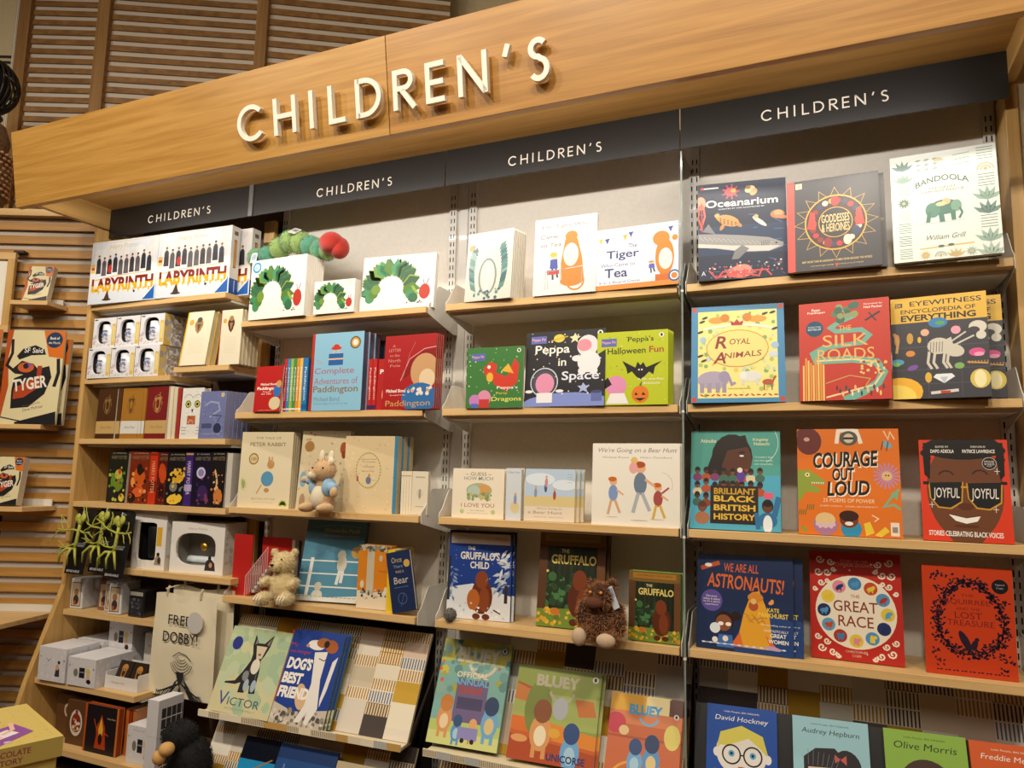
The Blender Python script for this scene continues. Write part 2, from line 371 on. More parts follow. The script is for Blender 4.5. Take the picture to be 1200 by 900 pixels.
for nm, x0, x1, y, lx0, lx1, zc in (('leftmost', -3.02, -2.052, .06, -2.735, -2.308, .592), ('second from the left', -2.048, -1.002, .06, -1.665, -1.262, .584), ('second from the right', -.998, -.028, .06, -.712, -.322, .584), ('rightmost', -.024, .985, .06, .256, .655, .597)):
    t = thing('header_sign', nm+' of the four black header signs reading CHILDREN\'S under the canopy', 'sign', (x0, y, .524), group='black header signs')
    MB().box(0, x1-x0, 0, .006, 0, .155).build('sign_panel', HB, t, bevel=.001)
    sc = (lx1-lx0)/1.327; mb = MB(); hh = .142*.245/.3
    for ch, a, b in (('C', -1.683, -1.560), ('H', -1.500, -1.392), ('I', -1.334, -1.304), ('L', -1.240, -1.165), ('D', -1.117, -1.007), ('R', -.956, -.864), ('E', -.822, -.747), ('N', -.694, -.582), ("'", -.530, -.492), ('S', -.436, -.356)):
        mb = MB()
        for st in strokes(ch, (b-a)*sc, .040, .0048):
            for q in ribbon(st, .0048): mb.prism([(lx0-x0+(a+1.683)*sc+p.x, -.0008, zc-.020-.524+p.y) for p in q], None, (0, .001, 0))
        mb.build('letter', LW, t)
MB().box(-2.062, -2.038, .054, .060, .524, .679).build('sign_clip', mat('#6f6d6c', .4, .3), ca)
# ------------------------------------------------------------------ shelves
def brk(s):   # side bracket plate, s = -1 left end, 1 right end
    return MB().prism([(0, y, z) for y, z in ((.012, -.03), (.012, .012), (.035, .03), (.085, .10), (.10, .105), (.258, .105), (.258, -.075), (.22, -.075))], None, (.0022, 0, 0))
def shelf(x0, x1, z, label, d=.255, y0=0, under=True, joints=(), br=(1, 1), grp=None, th=.026, slope=0):
    t = thing('shelf', label, 'shelf', (x0, y0, z), group=grp)
    w = x1-x0; xs = [0]+[j-x0 for j in joints]+[w]
    for a, b in zip(xs, xs[1:]):
        MB().box(a+(.0008 if a else 0), b-(.0008 if b < w else 0), 0, d, -th, 0).build('board', OAKX, t, bevel=.0012)
    if under: MB().box(.004, w-.004, .045, d+.005, -th-.012, -th).build('underside_tray', METALW, t, bevel=.001)
    if under and br:
        if br[0]: put('bracket', brk(0).mesh('bracket', METALW), t, (-.0065, 0, 0))
        if br[1]: put('bracket', brk(1).mesh('bracket', METALW), t, (w+.0045, 0, 0))
    return t
rowz = (0, -.418, -.8355, -1.2185)
rn = ('top', 'second', 'third', 'fourth')
for i, z in enumerate(rowz):
    shelf(-2.004, -1.035, z, f'{rn[i]} oak shelf of the bay between the gift bay and the slotted uprights', grp='oak display shelves')
    shelf(-.945, -.030, z, f'{rn[i]} oak shelf of the bay just left of the clear divider', grp='oak display shelves')
    shelf(.004, .955, z, f'{rn[i]} oak shelf of the rightmost bay', grp='oak display shelves')
shelf(-3.018, -2.112, .147, 'oak shelf carrying the board game boxes at the top of the left bay', under=True, br=None)
shelf(-3.018, -2.425, -.232, 'short oak shelf under the six white mug boxes', br=None)
shelf(-2.405, -2.062, -.196, 'short oak shelf under the cream crest books', br=None)
shelf(-3.018, -2.052, -.535, 'oak shelf of the left bay under the crest and owl books', joints=(-2.71,), br=None)
shelf(-3.018, -2.022, -.845, 'oak shelf of the left bay under the dark illustrated paperbacks', joints=(-2.70, -2.38), br=None)
shelf(-2.63, -1.965, -1.145, 'oak shelf under the two white window boxes', joints=(-2.49,), br=None)
shelf(-3.018, -2.395, -1.365, 'oak shelf under the small blister packs', joints=(-2.66,), br=None)
shelf(-3.018, -2.36, -1.66, 'oak shelf under the white cube boxes', d=.36, y0=-.11, br=None)
shelf(-3.018, -2.06, -1.925, 'lowest oak shelf of the left bay under the flame book', d=.40, y0=-.15, br=None, under=False)
# acrylic divider
dv = thing('clear_divider', 'tall clear acrylic divider standing between the two right-hand bays', 'divider', (-.0135, 0, 0))
MB().prism([(0, .0, .485), (0, .25, .50), (0, .25, -1.80), (0, .0, -1.80)], None, (.005, 0, 0)).build('pane', ACRYL, dv)
MB().box(-.0005, .0055, -.0025, 0, -1.80, .485).build('polished_edge', EDGE, dv)
for z in (-.02, -.44, -.86, -1.25): MB().box(-.002, .007, -.0035, .006, z-.006, z+.002).build('clip', METALW, dv)
# striped fabric-print boards: grid of colour blocks and bar stripes
def weave(w, h, cols, rows, seed, extra=()):
    r = random.Random(seed); a = Art(w, h)
    pal = ['#e9dfc8', '#c08a24', '#4b423f', '#d9cfc0', '#c9a03c', '#e4d9c8', '#b8b6ae', '#b98f2c', '#6a5f57', '#cdbfa6', '#d8c0ac', '#efe8da']
    a.R(0, 0, 1, 1, '#ddd2bd'); a.hold = True
    for i in range(cols):
        v = 0
        while v < 1:
            hh = r.choice((.6, 1, .85))/rows; v2 = min(1, v+hh)
            x0, x1 = i/cols, (i+1)/cols
            if r.random() < .6: a.R(x0, v, x1, v2, r.choice(pal))
            else:
                v2 = min(1, v+.5/rows); bg, fg = r.choice((('#e9dfc8', '#5d4f45'), ('#e9dfc8', '#b07c20'), ('#e6dccb', '#5a6a86'), ('#b07c20', '#efe4c8'), ('#7a5a3a', '#e2d3b4'), ('#e2cfc0', '#3c3431')))
                a.R(x0, v, x1, v2, bg); n = 9
                for k in range(n): a.R(x0+(k+.25)/n/cols, v+.005, x0+(k+.7)/n/cols, v2-.005, fg)
            v = v2
    return a
def tray(name, label, x0, w, y, z, h, lean, cols, seed, yaw=0, lipd=.03, stiff=None):
    t = thing(name, label, 'display tray', (x0, y, z), (0, 0, R(yaw)))
    b = MB().box(0, w, 0, .012, 0, h).build('slanted_board', mat('#cdbb98', .6), t, loc=(0, 0, .002)); b.rotation_euler = (-R(lean), 0, 0)
    p = put('fabric_print', weave(w, h, cols, 4.4, seed).mesh('fabric_print', MATTE), b)
    MB().box(0, w, -lipd, .03, -.012, 0).build('ledge', mat('#d9caa8', .6), t)
    l = MB().box(0, w, -lipd-.006, -lipd, -.014, .012).build('front_lip', mat('#ddd0b4', .5), t, bevel=.001)
    a = Art(w, .026); r = random.Random(seed)
    n = int(w/.055)
    for i in range(n):
        c = r.choice(('#e6d9bb', '#c9a25c', '#b8b8b4', '#efe4c8', 's', 's'))
        if c == 's':
            a.R(i/n, 0, (i+1)/n, 1, '#e6d9bb')
            for k in range(8): a.R((i+(k+.2)/8)/n, .1, (i+(k+.65)/8)/n, .9, '#7d6c58')
        else: a.R(i/n, 0, (i+1)/n, 1, c)
    put('lip_print', a.mesh('lip_print', MATTE), l, (0, -lipd-.006, -.014))
    for x in (.0, w-.006): MB().prism([(x, -lipd, -.012), (x, .03, -.012), (x, .03+.42*math.sin(R(lean)), h*math.cos(R(lean))*.6), (x, .01, .0)], None, (.006, 0, 0)).build('side_cheek', mat('#3a2f26', .6), t)
    return t
tray('display_tray', 'slanted tray with striped fabric print beside the dog picture books', -1.985, .955, -.062, -1.668, .40, 26, 9, 11, 2, lipd=.045)
tray('display_tray', 'slanted striped tray behind the cartoon dog books', -.945, .915, .045, -1.672, .42, 23, 8, 5, 0, lipd=.10)
tray('display_tray', 'slanted striped tray behind the biography picture books at lower right', .004, .96, .05, -1.70, .46, 21, 10, 23, 0, lipd=.10)
tray('display_tray', 'low slanted tray with striped print under the blue picture books', -1.985, .955, -.10, -1.975, .29, 26, 9, 31, 2, lipd=.06)
tray('display_tray', 'low slanted tray under the cartoon dog books, mostly in shade', -.945, .915, -.04, -1.99, .27, 26, 8, 37, 0, lipd=.06)
BK = {"ocean":[0.045,-0.056,0.0,0.295,0.373,12.568,2.2],
 "goddess":[0.335,-0.025,0.0,0.274,0.321,-1.974,6.603],
 "elephant":[0.642,-0.029,0.0,0.283,0.358,-3.811,6.777],
 "royal":[0.019,-0.021,-0.418,0.3,0.34,3.602,7.846],
 "silk":[0.359,-0.009,-0.418,0.263,0.323,-7.115,5.717],
 "ency":[0.625,-0.004,-0.418,0.252,0.32,-9.653,6.019],
 "ency2":[0.667,0.003,-0.418,0.254,0.316,-0.24,1.454],
 "brill":[0.003,0.027,-0.836,0.289,0.331,-0.566,8.143],
 "cour":[0.344,0.025,-0.836,0.293,0.335,-2.306,5.749],
 "joy":[0.69,0.019,-0.836,0.226,0.3,-3.598,6.335],
 "astro":[0.019,0.034,-1.218,0.302,0.302,-2.671,7.952],
 "race":[0.37,0.071,-1.218,0.261,0.329,-1.312,5.28],
 "squir":[0.684,0.041,-1.218,0.228,0.308,0.335,0.543],
 "cat1":[-1.96,-0.004,0.0,0.324,0.276,-2.456,-4.341],
 "cat2":[-1.59,-0.011,0.0,0.208,0.145,1.328,-0.65],
 "cat3":[-1.355,0.001,0.0,0.337,0.236,4.95,4.393],
 "pad1":[-1.894,-0.008,-0.418,0.149,0.204,-1.292,3.686],
 "padsp":[-1.759,0.015,-0.418,0.135,0.237,0.649,-0.535],
 "pad2":[-1.595,-0.001,-0.418,0.268,0.334,-0.327,-1.648],
 "padsp2":[-1.309,0.005,-0.418,0.079,0.215,-0.311,-2.194],
 "pad3":[-1.227,0.002,-0.418,0.248,0.305,-2.715,1.899],
 "rab1":[-1.982,0.025,-0.836,0.269,0.333,5.483,1.589],
 "rab2":[-1.675,0.047,-0.836,0.238,0.339,5.276,5.051],
 "rab3":[-1.418,0.031,-0.836,0.246,0.314,4.567,-0.444],
 "rabsp":[-1.149,0.047,-0.836,0.124,0.172,4.791,0.187],
 "redbox":[-2.025,0.077,-1.218,0.255,0.254,10.165,-0.604],
 "winnie":[-1.646,0.044,-1.218,0.278,0.356,9.978,13.701],
 "orange":[-1.341,0.05,-1.218,0.15,0.252,3.338,-0.3],
 "mog":[-0.861,-0.002,0.0,0.207,0.282,-5.142,4.432],
 "tig1":[-0.569,-0.006,0.0,0.247,0.303,-0.665,3.712],
 "tig2":[-0.326,-0.003,0.0,0.306,0.229,-2.454,1.511],
 "drag":[-0.838,-0.009,-0.418,0.237,0.233,-0.052,1.208],
 "space":[-0.599,-0.001,-0.418,0.313,0.285,-1.946,4.599],
 "hallo":[-0.317,-0.004,-0.418,0.256,0.265,-0.767,2.581],
 "love":[-0.903,0.026,-0.836,0.213,0.188,3.867,1.874],
 "love2":[-0.677,0.029,-0.836,0.068,0.192,-0.537,-1.042],
 "love3":[-0.601,0.025,-0.836,0.193,0.191,2.591,4.209],
 "hunt":[-0.339,0.02,-0.836,0.312,0.286,-1.221,2.112],
 "gchild":[-0.932,0.061,-1.218,0.257,0.33,6.335,3.234],
 "gruf":[-0.568,0.08,-1.218,0.252,0.34,1.152,7.775],
 "gsmall":[-0.207,0.024,-1.218,0.177,0.229,-1.216,3.044],
 "victor":[-1.95,-0.09,-1.66,0.322,0.337,-0.895,17.231],
 "dog":[-1.631,-0.082,-1.66,0.26,0.353,4.534,21.578],
 "boardB":[-1.972,-0.097,-1.66,0.952,0.385,3.18,26.799],
 "annual":[-0.963,0.012,-1.66,0.284,0.372,2.349,23.15],
 "uni":[-0.638,0.007,-1.66,0.317,0.312,1.49,22.812],
 "blue3":[-0.285,0.013,-1.66,0.248,0.234,0.642,25.56],
 "hock":[0.035,0.11,-1.66,0.219,0.272,2.567,26.269],
 "lab1":[-3.022,-0.022,0.147,0.455,0.325,2.459,-1.776],
 "lab2":[-2.564,-0.007,0.145,0.44,0.329,3.596,-0.664],
 "wt0":[-3.081,0.05,-0.04,0.147,0.152,6.532,-0.05],
 "wt1":[-2.922,0.062,-0.04,0.143,0.154,9.046,-1.558],
 "wt2":[-2.759,0.073,-0.04,0.148,0.152,10.793,-0.105],
 "wb0":[-2.995,-0.018,-0.23,0.161,0.155,-0.39,0.191],
 "wb1":[-2.833,-0.011,-0.23,0.163,0.155,1.224,-0.296],
 "wb2":[-2.664,-0.001,-0.23,0.172,0.155,2.191,-1.782],
 "cr1":[-2.369,-0.005,-0.196,0.163,0.268,0.611,8.226],
 "cr2":[-2.134,0.004,-0.196,0.127,0.257,0.678,1.015],
 "brn":[-2.922,0.007,-0.535,0.169,0.247,-0.718,-2.3],
 "tan":[-2.761,0.012,-0.535,0.135,0.248,1.049,0.127],
 "red":[-2.58,0.013,-0.535,0.165,0.251,-2.343,0.536],
 "owl":[-2.348,0.012,-0.535,0.133,0.238,0.644,0.794],
 "blug":[-2.229,0.011,-0.535,0.157,0.219,-0.422,0.976],
 "r4a":[-2.831,0.034,-0.846,0.126,0.249,1.707,0.432],
 "r4b":[-2.684,0.034,-0.846,0.131,0.25,1.989,-2.306],
 "r4all":[-2.543,0.03,-0.843,0.425,0.245,4.712,-2.127],
 "wbx1":[-2.618,0.034,-1.15,0.208,0.272,6.473,-2.315],
 "wbx2":[-2.368,0.036,-1.145,0.304,0.228,8.845,-0.503],
 "tote":[-2.823,0.356,-1.83,0.361,0.501,18.127,4.937],
 "boxA":[-2.957,-0.128,-1.655,0.184,0.148,2.144,-5.128],
 "boxB":[-2.775,-0.121,-1.65,0.172,0.122,2.264,-2.476],
 "boxC":[-3.133,0.28,-1.65,0.142,0.165,23.422,-1.236],
 "flame":[-2.643,-0.112,-1.92,0.212,0.201,0.215,-0.701],
 "brnb":[-2.811,-0.093,-1.92,0.13,0.19,1.313,-1.206],
 "boxD":[-2.372,-0.117,-1.92,0.148,0.153,1.485,-2.772],
 "tyg1":[-3.534,-0.047,0.2,0.149,0.25,21.671,9.524],
 "tygbig":[-3.517,-0.047,-0.45,0.281,0.51,21.699,-1.439],
 "tyg2":[-3.582,-0.047,-0.87,0.138,0.267,30.277,5.297],
 "seriesC":[-0.063,0.146,-1.66,0.091,0.262,1.214,23.511],
 "hep":[0.297,0.111,-1.66,0.236,0.265,14.634,3.058],
 "mor":[0.554,0.125,-1.66,0.235,0.259,15.123,1.429],
 "mer":[0.781,0.138,-1.66,0.231,0.253,14.77,3.913],
 "low1":[-1.775,-0.179,-1.97,0.173,0.224,2.975,26.809],
 "low2":[-1.612,-0.14,-1.97,0.277,0.223,3.985,27.807],
 "low3":[-1.328,-0.149,-1.97,0.255,0.212,3.218,27.124]}
# ------------------------------------------------------------------ books
def case_mesh(w, h, t, col, hard=True, spine='L'):
    k = ('case', round(w, 3), round(h, 3), round(t, 4), col, hard, spine)
    if k not in GC:
        b = .0024 if hard else .0007; mb = MB().box(0, w, 0, b, 0, h).box(0, w, t-b, t, 0, h)
        if spine == 'L': mb.box(0, b, b, t-b, 0, h)
        elif spine == 'R': mb.box(w-b, w, b, t-b, 0, h)
        GC[k] = mb.mesh('case', mat(col, .4, coat=.15))
    return GC[k]
def page_mesh(w, h, t, hard=True, col=None):
    k = ('pages', round(w, 3), round(h, 3), round(t, 4), hard, col)
    if k not in GC:
        b = .0024 if hard else .0007; g = .003 if hard else .0004
        GC[k] = MB().box(b, w-g, b, t-b, g, h-g).mesh('pages', mat(col, .6) if col else PAPER)
    return GC[k]
ORD = ('second', 'third', 'fourth', 'fifth', 'sixth', 'seventh', 'eighth', 'ninth', 'tenth')
def book(pose, label, art=None, t=.012, n=1, case='#ffffff', hard=True, group=None, short=None, name='picture_book', pages=None, cat='book', m=None, spine='L', gap=.0012, shift=(0, 0), art_sp=None):
    x, y, z, w, h, yaw, lean = pose
    lr, yr = R(lean), R(yaw)
    r = thing(name, label, cat, (x, y, z+t*math.sin(lr)*(1 if lean > 0 else 0)+.0003+(0 if lean >= 0 else 0)), (-lr, 0, yr), group if n > 1 or group else None)
    put('case', case_mesh(w, h, t, case, hard, spine), r); put('pages', page_mesh(w, h, t, hard, pages), r)
    if art:
        a = Art(w, h); art(a); put('cover_print', a.mesh('cover_print', m), r)
    if art_sp:
        a = Art(t, h); art_sp(a); o = put('spine_print', a.mesh('spine_print'), r, (0, t, 0)); o.rotation_euler = (0, 0, -PI/2)
    if n > 1:
        reg(r); g = group or ('stacked copies of the '+(short or label)); r['group'] = g[:80]
        for i in range(1, n):
            d = i*(t+gap)/math.cos(lr); dx, dz = i*shift[0], i*shift[1]
            dup(r, (r.location.x-math.sin(yr)*d+dx, r.location.y+math.cos(yr)*d, r.location.z+dz), f'{ORD[i-1]} copy from the front in the stack of the {short or label}', group=g[:80])
    return r
def pose(key, dx=0, dy=0, **k):
    p = list(BK[key]); p[0] += dx; p[1] += dy
    for i, q in enumerate(('x', 'y', 'z', 'w', 'h', 'yaw', 'lean')):
        if q in k: p[i] = k[q]
    p[6] = max(p[6], .8)
    return p
def spine_book(x, y, z, t, h, d, col, label, txt=None, tc='#ffffff', group=None, hard=False, lean=0, band=None, name='paperback_book', yaw=0, pages=None, art=None):
    """a book standing with its spine to the front"""
    r = thing(name, label, 'book', (x, y, z+.0003), (0, R(lean), R(yaw)), group)
    b = .0018 if hard else .0008
    MB().box(0, b, 0, d, 0, h).box(t-b, t, 0, d, 0, h).box(b, t-b, 0, b, 0, h).build('case', mat(col, .4, coat=.15), r)
    MB().box(b, t-b, b, d-.002, .002, h-.002).build('pages', mat(pages, .6) if pages else PAPER, r)
    a = Art(t, h)
    if art: art(a)
    if band: a.R(0, band[0], 1, band[1], band[2])
    if txt: a.T(txt, .5, .48, .62*h/t, .48*t/h, tc, .01, 0, -90)
    if a.k: put('spine_print', a.mesh('spine_print'), r)
    return r
W, K = '#f4efe6', '#1c1a1d'
# --- right bay, row 1
def a_ocean(a):
    a.R(0,0,1,1,'#14233f').R(0,.45,1,.75,'#1b3356')
    r = random.Random(2)
    for i in range(26): a.L([(r.random(), r.random()*.9+.05)]*1+[(r.random()*.02+.5, .5)], 0, '#14233f') if 0 else a.E(r.random(), r.uniform(.3,1), r.uniform(.02,.07), .004, '#3f6a94', r.uniform(-30,10), 8)
    a.E(.03,.2,.06,.07,'#e8927a').L([(.02,.22),(.0,.35),(.04,.45)],.02,'#c8544a').L([(.06,.22),(.08,.34),(.03,.48)],.02,'#d86a5c').L([(.04,.2),(.05,.5)],.016,'#a8403e')
    for q in range(9): a.L([(.38,.1),(.38+.1*math.cos(q*.7),.1+.08*math.sin(q*.7))],.016,'#cf3f52')
    a.E(.38,.1,.07,.045,'#d94a57').E(.41,.09,.03,.02,'#f2a23c').E(.6,.09,.06,.035,'#e8c79a',20).E(.64,.12,.05,.03,'#caa070',50).E(.58,.07,.03,.02,'#a0703c')
    a.T('Oceanarium',.5,.215,.82,.075,'#f3efe8',.015).T('CURATED BY AND ILLUSTRATED BY',.5,.275,.52,.013,'#dfe4ea')
    a.R(.03,.04,.24,.055,'#e9e2dc').O(.05,.045,.02,'#d8463c')
    a.E(.35,.4,.13,.055,'#c99256',-22,16).E(.24,.37,.05,.02,'#c99256',-50).E(.28,.46,.05,.018,'#b98046',60).E(.47,.45,.04,.018,'#b98046',-40).E(.22,.34,.03,.02,'#d9a468')
    for q in range(14): a.E(.26+.17*(q%5)/4, .375+.018*(q//5)+.012*(q%5), .014,.009,'#8a5a2c',0,6)
    a.E(.7,.43,.1,.02,'#e9dccb',-40).E(.74,.41,.06,.015,'#202a3c',-40).E(.66,.38,.03,.02,'#d0a878',30).E(.9,.37,.08,.045,'#a8744e').E(.91,.36,.05,.03,'#c99a6a').E(.94,.4,.07,.02,'#d87a54',-10)
    a.P([(0,.52),(.2,.53),(.5,.56),(.8,.6),(.96,.66),(.95,.7),(.8,.74),(.5,.73),(.2,.68),(0,.66)],'#8e8e90').P([(0,.62),(.4,.66),(.93,.69),(.8,.735),(.5,.725),(.2,.675),(0,.66)],'#c8c4be')
    for q in range(46): a.E(.02+q*.018, .555+q*.0022+.012*(q%3), .006,.004,'#d6d4d0',0,5)
    a.P([(.42,.71),(.5,.66),(.58,.7),(.46,.8),(.38,.8)],'#77787e').E(.88,.66,.012,.008,'#15161c').P([(.05,.5),(.12,.42),(.2,.53)],'#77787e')
    for q in range(5): a.L([(.72+q*.02,.63),(.715+q*.02,.68)],.006,'#5a5c64')
    a.E(.47,.93,.15,.06,'#e0736a').E(.5,.9,.1,.045,'#ea8c7e')
    for q in range(8): a.L([(.45,.93),(.2+q*.08,.98-.06*(q%2)),(.12+q*.1,.9+.08*(q%2))],.02,'#c9504f')
    a.scat(60,(.05,.83,.95,.98),(.006,.013),['#4f8aa8','#e8dccd','#d0604f','#8a5f7f'],5)
    a.T('A',.06,.93,.05,.045,'#dfe4ea')
book(pose('ocean', x=.048, w=.288, yaw=6, y=-.02, h=.352, lean=4), 'dark blue ocean picture book with shark and turtle, leftmost on the top right-hand shelf', a_ocean, .03, 2, '#14233f', short='dark blue ocean book')
def a_godd(a):
    a.R(0,0,1,1,'#34353d').R(0,0,.085,1,'#c8473f').R(.1,.03,.17,.09,'#e8d8a8').T('DK',.135,.06,.045,.03,'#34353d',.02)
    cx, cy = .53, .5
    for q in range(16):
        b = 2*PI*q/16; p = [(cx+.33*math.cos(b-.17), cy+.33*.85*math.sin(b-.17)), (cx+.45*math.cos(b), cy+.45*.85*math.sin(b)), (cx+.33*math.cos(b+.17), cy+.33*.85*math.sin(b+.17))]
        a.L(p,.006,'#c89a45')
    a.E(cx,cy,.335,.30,'#d3a53c',0,36).E(cx,cy,.32,.285,'#3a2028',0,36)
    r = random.Random(4)
    for q in range(22):
        b = q*2*PI/22; a.E(cx+.255*math.cos(b),cy+.235*math.sin(b),.035,.03,r.choice(['#b8282f','#d3a53c','#8a1f2b','#e8d8b8','#27395a']),r.uniform(0,180),8)
    for b, c in ((90,'#b8282f'),(0,'#c93a35'),(180,'#c93a35'),(-60,'#e8dcc4'),(-110,'#8a1f2b'),(-30,'#27395a')):
        a.E(cx+.25*math.cos(R(b)),cy-.23*math.sin(R(b)),.045,.055,c)
    for sx in (-.36,.36): a.P([(cx+sx*.62,.38),(cx+sx*.75,.36),(cx+sx*.86,.55),(cx+sx*.6,.56)],'#c93a35')
    a.E(cx,cy,.185,.165,'#d3a53c',0,30).E(cx,cy,.175,.157,'#26262e',0,30)
    a.T('GODDESSES',cx,.455,.30,.09,'#e9c98a',.01).T('& HEROINES',cx,.555,.30,.09,'#e9c98a',.01)
    a.T('MEET MORE THAN 80 LEGENDARY WOMEN FROM AROUND THE WORLD',.53,.905,.74,.022,'#d9b872',.01).T('WRITTEN BY JEAN MENZIES   ILLUSTRATED BY KATIE PONDER',.53,.955,.56,.016,'#d9b872')
    a.P([(.51,.94),(.55,.94),(.53,.985)],'#c93a35')
book(pose('goddess'), 'charcoal book with red spine edge and gold oval medallion on the top right-hand shelf', a_godd, .022, 2, '#2d2d35', short='charcoal medallion book', shift=(.016, 0))
def a_eleph(a):
    a.R(0,0,1,1,'#dfe3dc'); gs = ['#6f8f84','#8aa79a','#c9b07a','#5f7f78','#9fb3a8']
    r = random.Random(6)
    def plant(u,v,s):
        k = r.randrange(4); c = r.choice(gs)
        if k == 0:
            for q in range(-2,3): a.leaf(u,v+s*.4,s*1.1,90+q*28,c,.16)
        elif k == 1:
            for q in range(10): a.leaf(u,v,s*.55,q*36,c,.2)
            a.O(u,v,s*.14,'#d9b45c',8)
        elif k == 2:
            for q in range(5): a.L([(u-s*.5,v-s*.35+q*s*.17),(u+s*.5,v-s*.35+q*s*.17)],.008,c)
        else:
            a.arc(u,v+s*.2,s*.5,0,180,.012,c).arc(u,v+s*.2,s*.3,0,180,.012,'#c9b07a').E(u,v+s*.15,s*.12,s*.1,c)
    for i in range(8):
        plant(.12,.1+i*.118,.12); plant(.895,.08+i*.125,.15)
    for i in range(4): plant(.3+i*.14,.955,.1)
    for i in range(3):
        for j in range(3): a.leaf(.24+i*.08,.07+j*.045,.07,8,'#8fa59b',.2)
    a.leaf(.5,.07,.0,0,'#fff'); plant(.47,.08,.08)
    for q in range(3): a.L([(.6,.06+q*.045),(.76,.05+q*.045)],.006,'#6f8f84')
    a.T('BANDOOLA',.49,.305,.50,.055,'#33594e',.012,arc=.05).T('THE GREAT',.49,.345,.26,.022,'#6b8078').T('ELEPHANT RESCUE',.49,.375,.40,.022,'#6b8078')
    g = '#3f7467'
    a.E(.5,.53,.14,.07,g).E(.39,.55,.07,.07,'#4f8474').E(.61,.53,.05,.055,'#6f9a84').P([(.34,.56),(.38,.56),(.36,.66),(.32,.66)],g).P([(.44,.58),(.49,.58),(.5,.67),(.45,.67)],g).P([(.55,.57),(.6,.57),(.6,.66),(.56,.66)],g).L([(.64,.55),(.66,.6),(.63,.65)],.022,g).E(.52,.48,.04,.03,'#d9b48c').E(.47,.5,.05,.02,'#d8c69a')
    a.L([(.28,.67),(.68,.665)],.004,'#9fb3a8').T('William Grill',.5,.80,.36,.045,'#3c4f49',0,.35).L([(.25,.895),(.75,.88)],.014,'#d9b45c').E(.45,.885,.03,.012,'#3f5f57').E(.54,.88,.03,.012,'#3f5f57')
book(pose('elephant'), 'pale green book with elephant and plant border, right end of the top right shelf', a_eleph, .026, 1, '#2d5c4a')
# row 2
def a_royal(a):
    a.R(0,0,1,1,'#3f86b4').R(.075,.055,.925,.955,'#efe08a')
    for u, v in ((.035,.03),(.965,.03),(.035,.97),(.965,.97)): a.O(u,v,.03,'#c0453a',10)
    a.scat(150,(.1,.08,.9,.93),(.012,.028),['#a8bf6a','#e8d070','#c8d8a0','#7fa86a','#e8c060','#b8cfc8'],3,keep=lambda u,v: ((u-.5)/.33)**2+((v-.45)/.2)**2 > 1)
    a.E(.28,.15,.09,.035,'#d99a3c').O(.37,.13,.05,'#c97f2c').E(.72,.15,.1,.035,'#d99a3c').O(.61,.13,.05,'#c97f2c')
    a.L([(.13,.24),(.3,.215),(.45,.205)],.03,'#ece6d2').L([(.55,.205),(.7,.215),(.88,.25)],.03,'#ece6d2')
    a.P([(.44,.21),(.43,.16),(.47,.18),(.5,.145),(.53,.18),(.57,.16),(.56,.21)],'#b02c2c')
    a.E(.5,.45,.33,.19,'#f1d884',0,30).ring(.5,.45,.33,.01,'#c98f3c',.19)
    a.T('R',.325,.385,.13,.13,'#8a2f2a',.02,.2).T('OYAL',.53,.38,.22,.06,'#8a3a2c',.01,.15).T('A',.31,.545,.14,.12,'#8a2f2a',.02,.2).T('NIMALS',.56,.515,.40,.06,'#8a3a2c',.01,.15,4)
    a.E(.24,.77,.17,.09,'#a69cb4').E(.36,.74,.06,.06,'#978cab').L([(.41,.74),(.44,.82),(.48,.8)],.03,'#978cab')
    for u in (.12,.2,.29,.36): a.L([(u,.8),(u,.9)],.045,'#9a90a8')
    a.E(.64,.74,.12,.055,'#d9dcd4').L([(.56,.76),(.56,.83)],.03,'#d0d3cc').L([(.71,.76),(.71,.83)],.03,'#d0d3cc').E(.56,.73,.04,.04,'#e2e4dd')
    a.E(.82,.8,.06,.03,'#b0522c').L([(.87,.79),(.9,.74)],.022,'#b0522c').L([(.78,.82),(.78,.88)],.012,'#9a4424').L([(.86,.82),(.86,.88)],.012,'#9a4424')
    for u, v in ((.15,.12),(.12,.16),(.8,.1),(.88,.09),(.1,.27),(.9,.26),(.1,.52),(.14,.57)): a.E(u,v,.035,.012,'#2d3038',20)
    a.O(.13,.35,.035,'#9fc0d8',12).O(.9,.43,.04,'#9fc0d8',12).E(.88,.52,.05,.03,'#c8d4dc')
    for q in range(14): a.E(.12+q*.06,.925,.024,.008,'#c0562c',(q%3-1)*30,8)
    a.L([(.4,.86),(.64,.86)],.012,'#c8bf4c')
book(pose('royal'), 'yellow book of animals with blue border on the second right-hand shelf', a_royal, .016, 2, '#2f6f9f', short='blue bordered animal book')
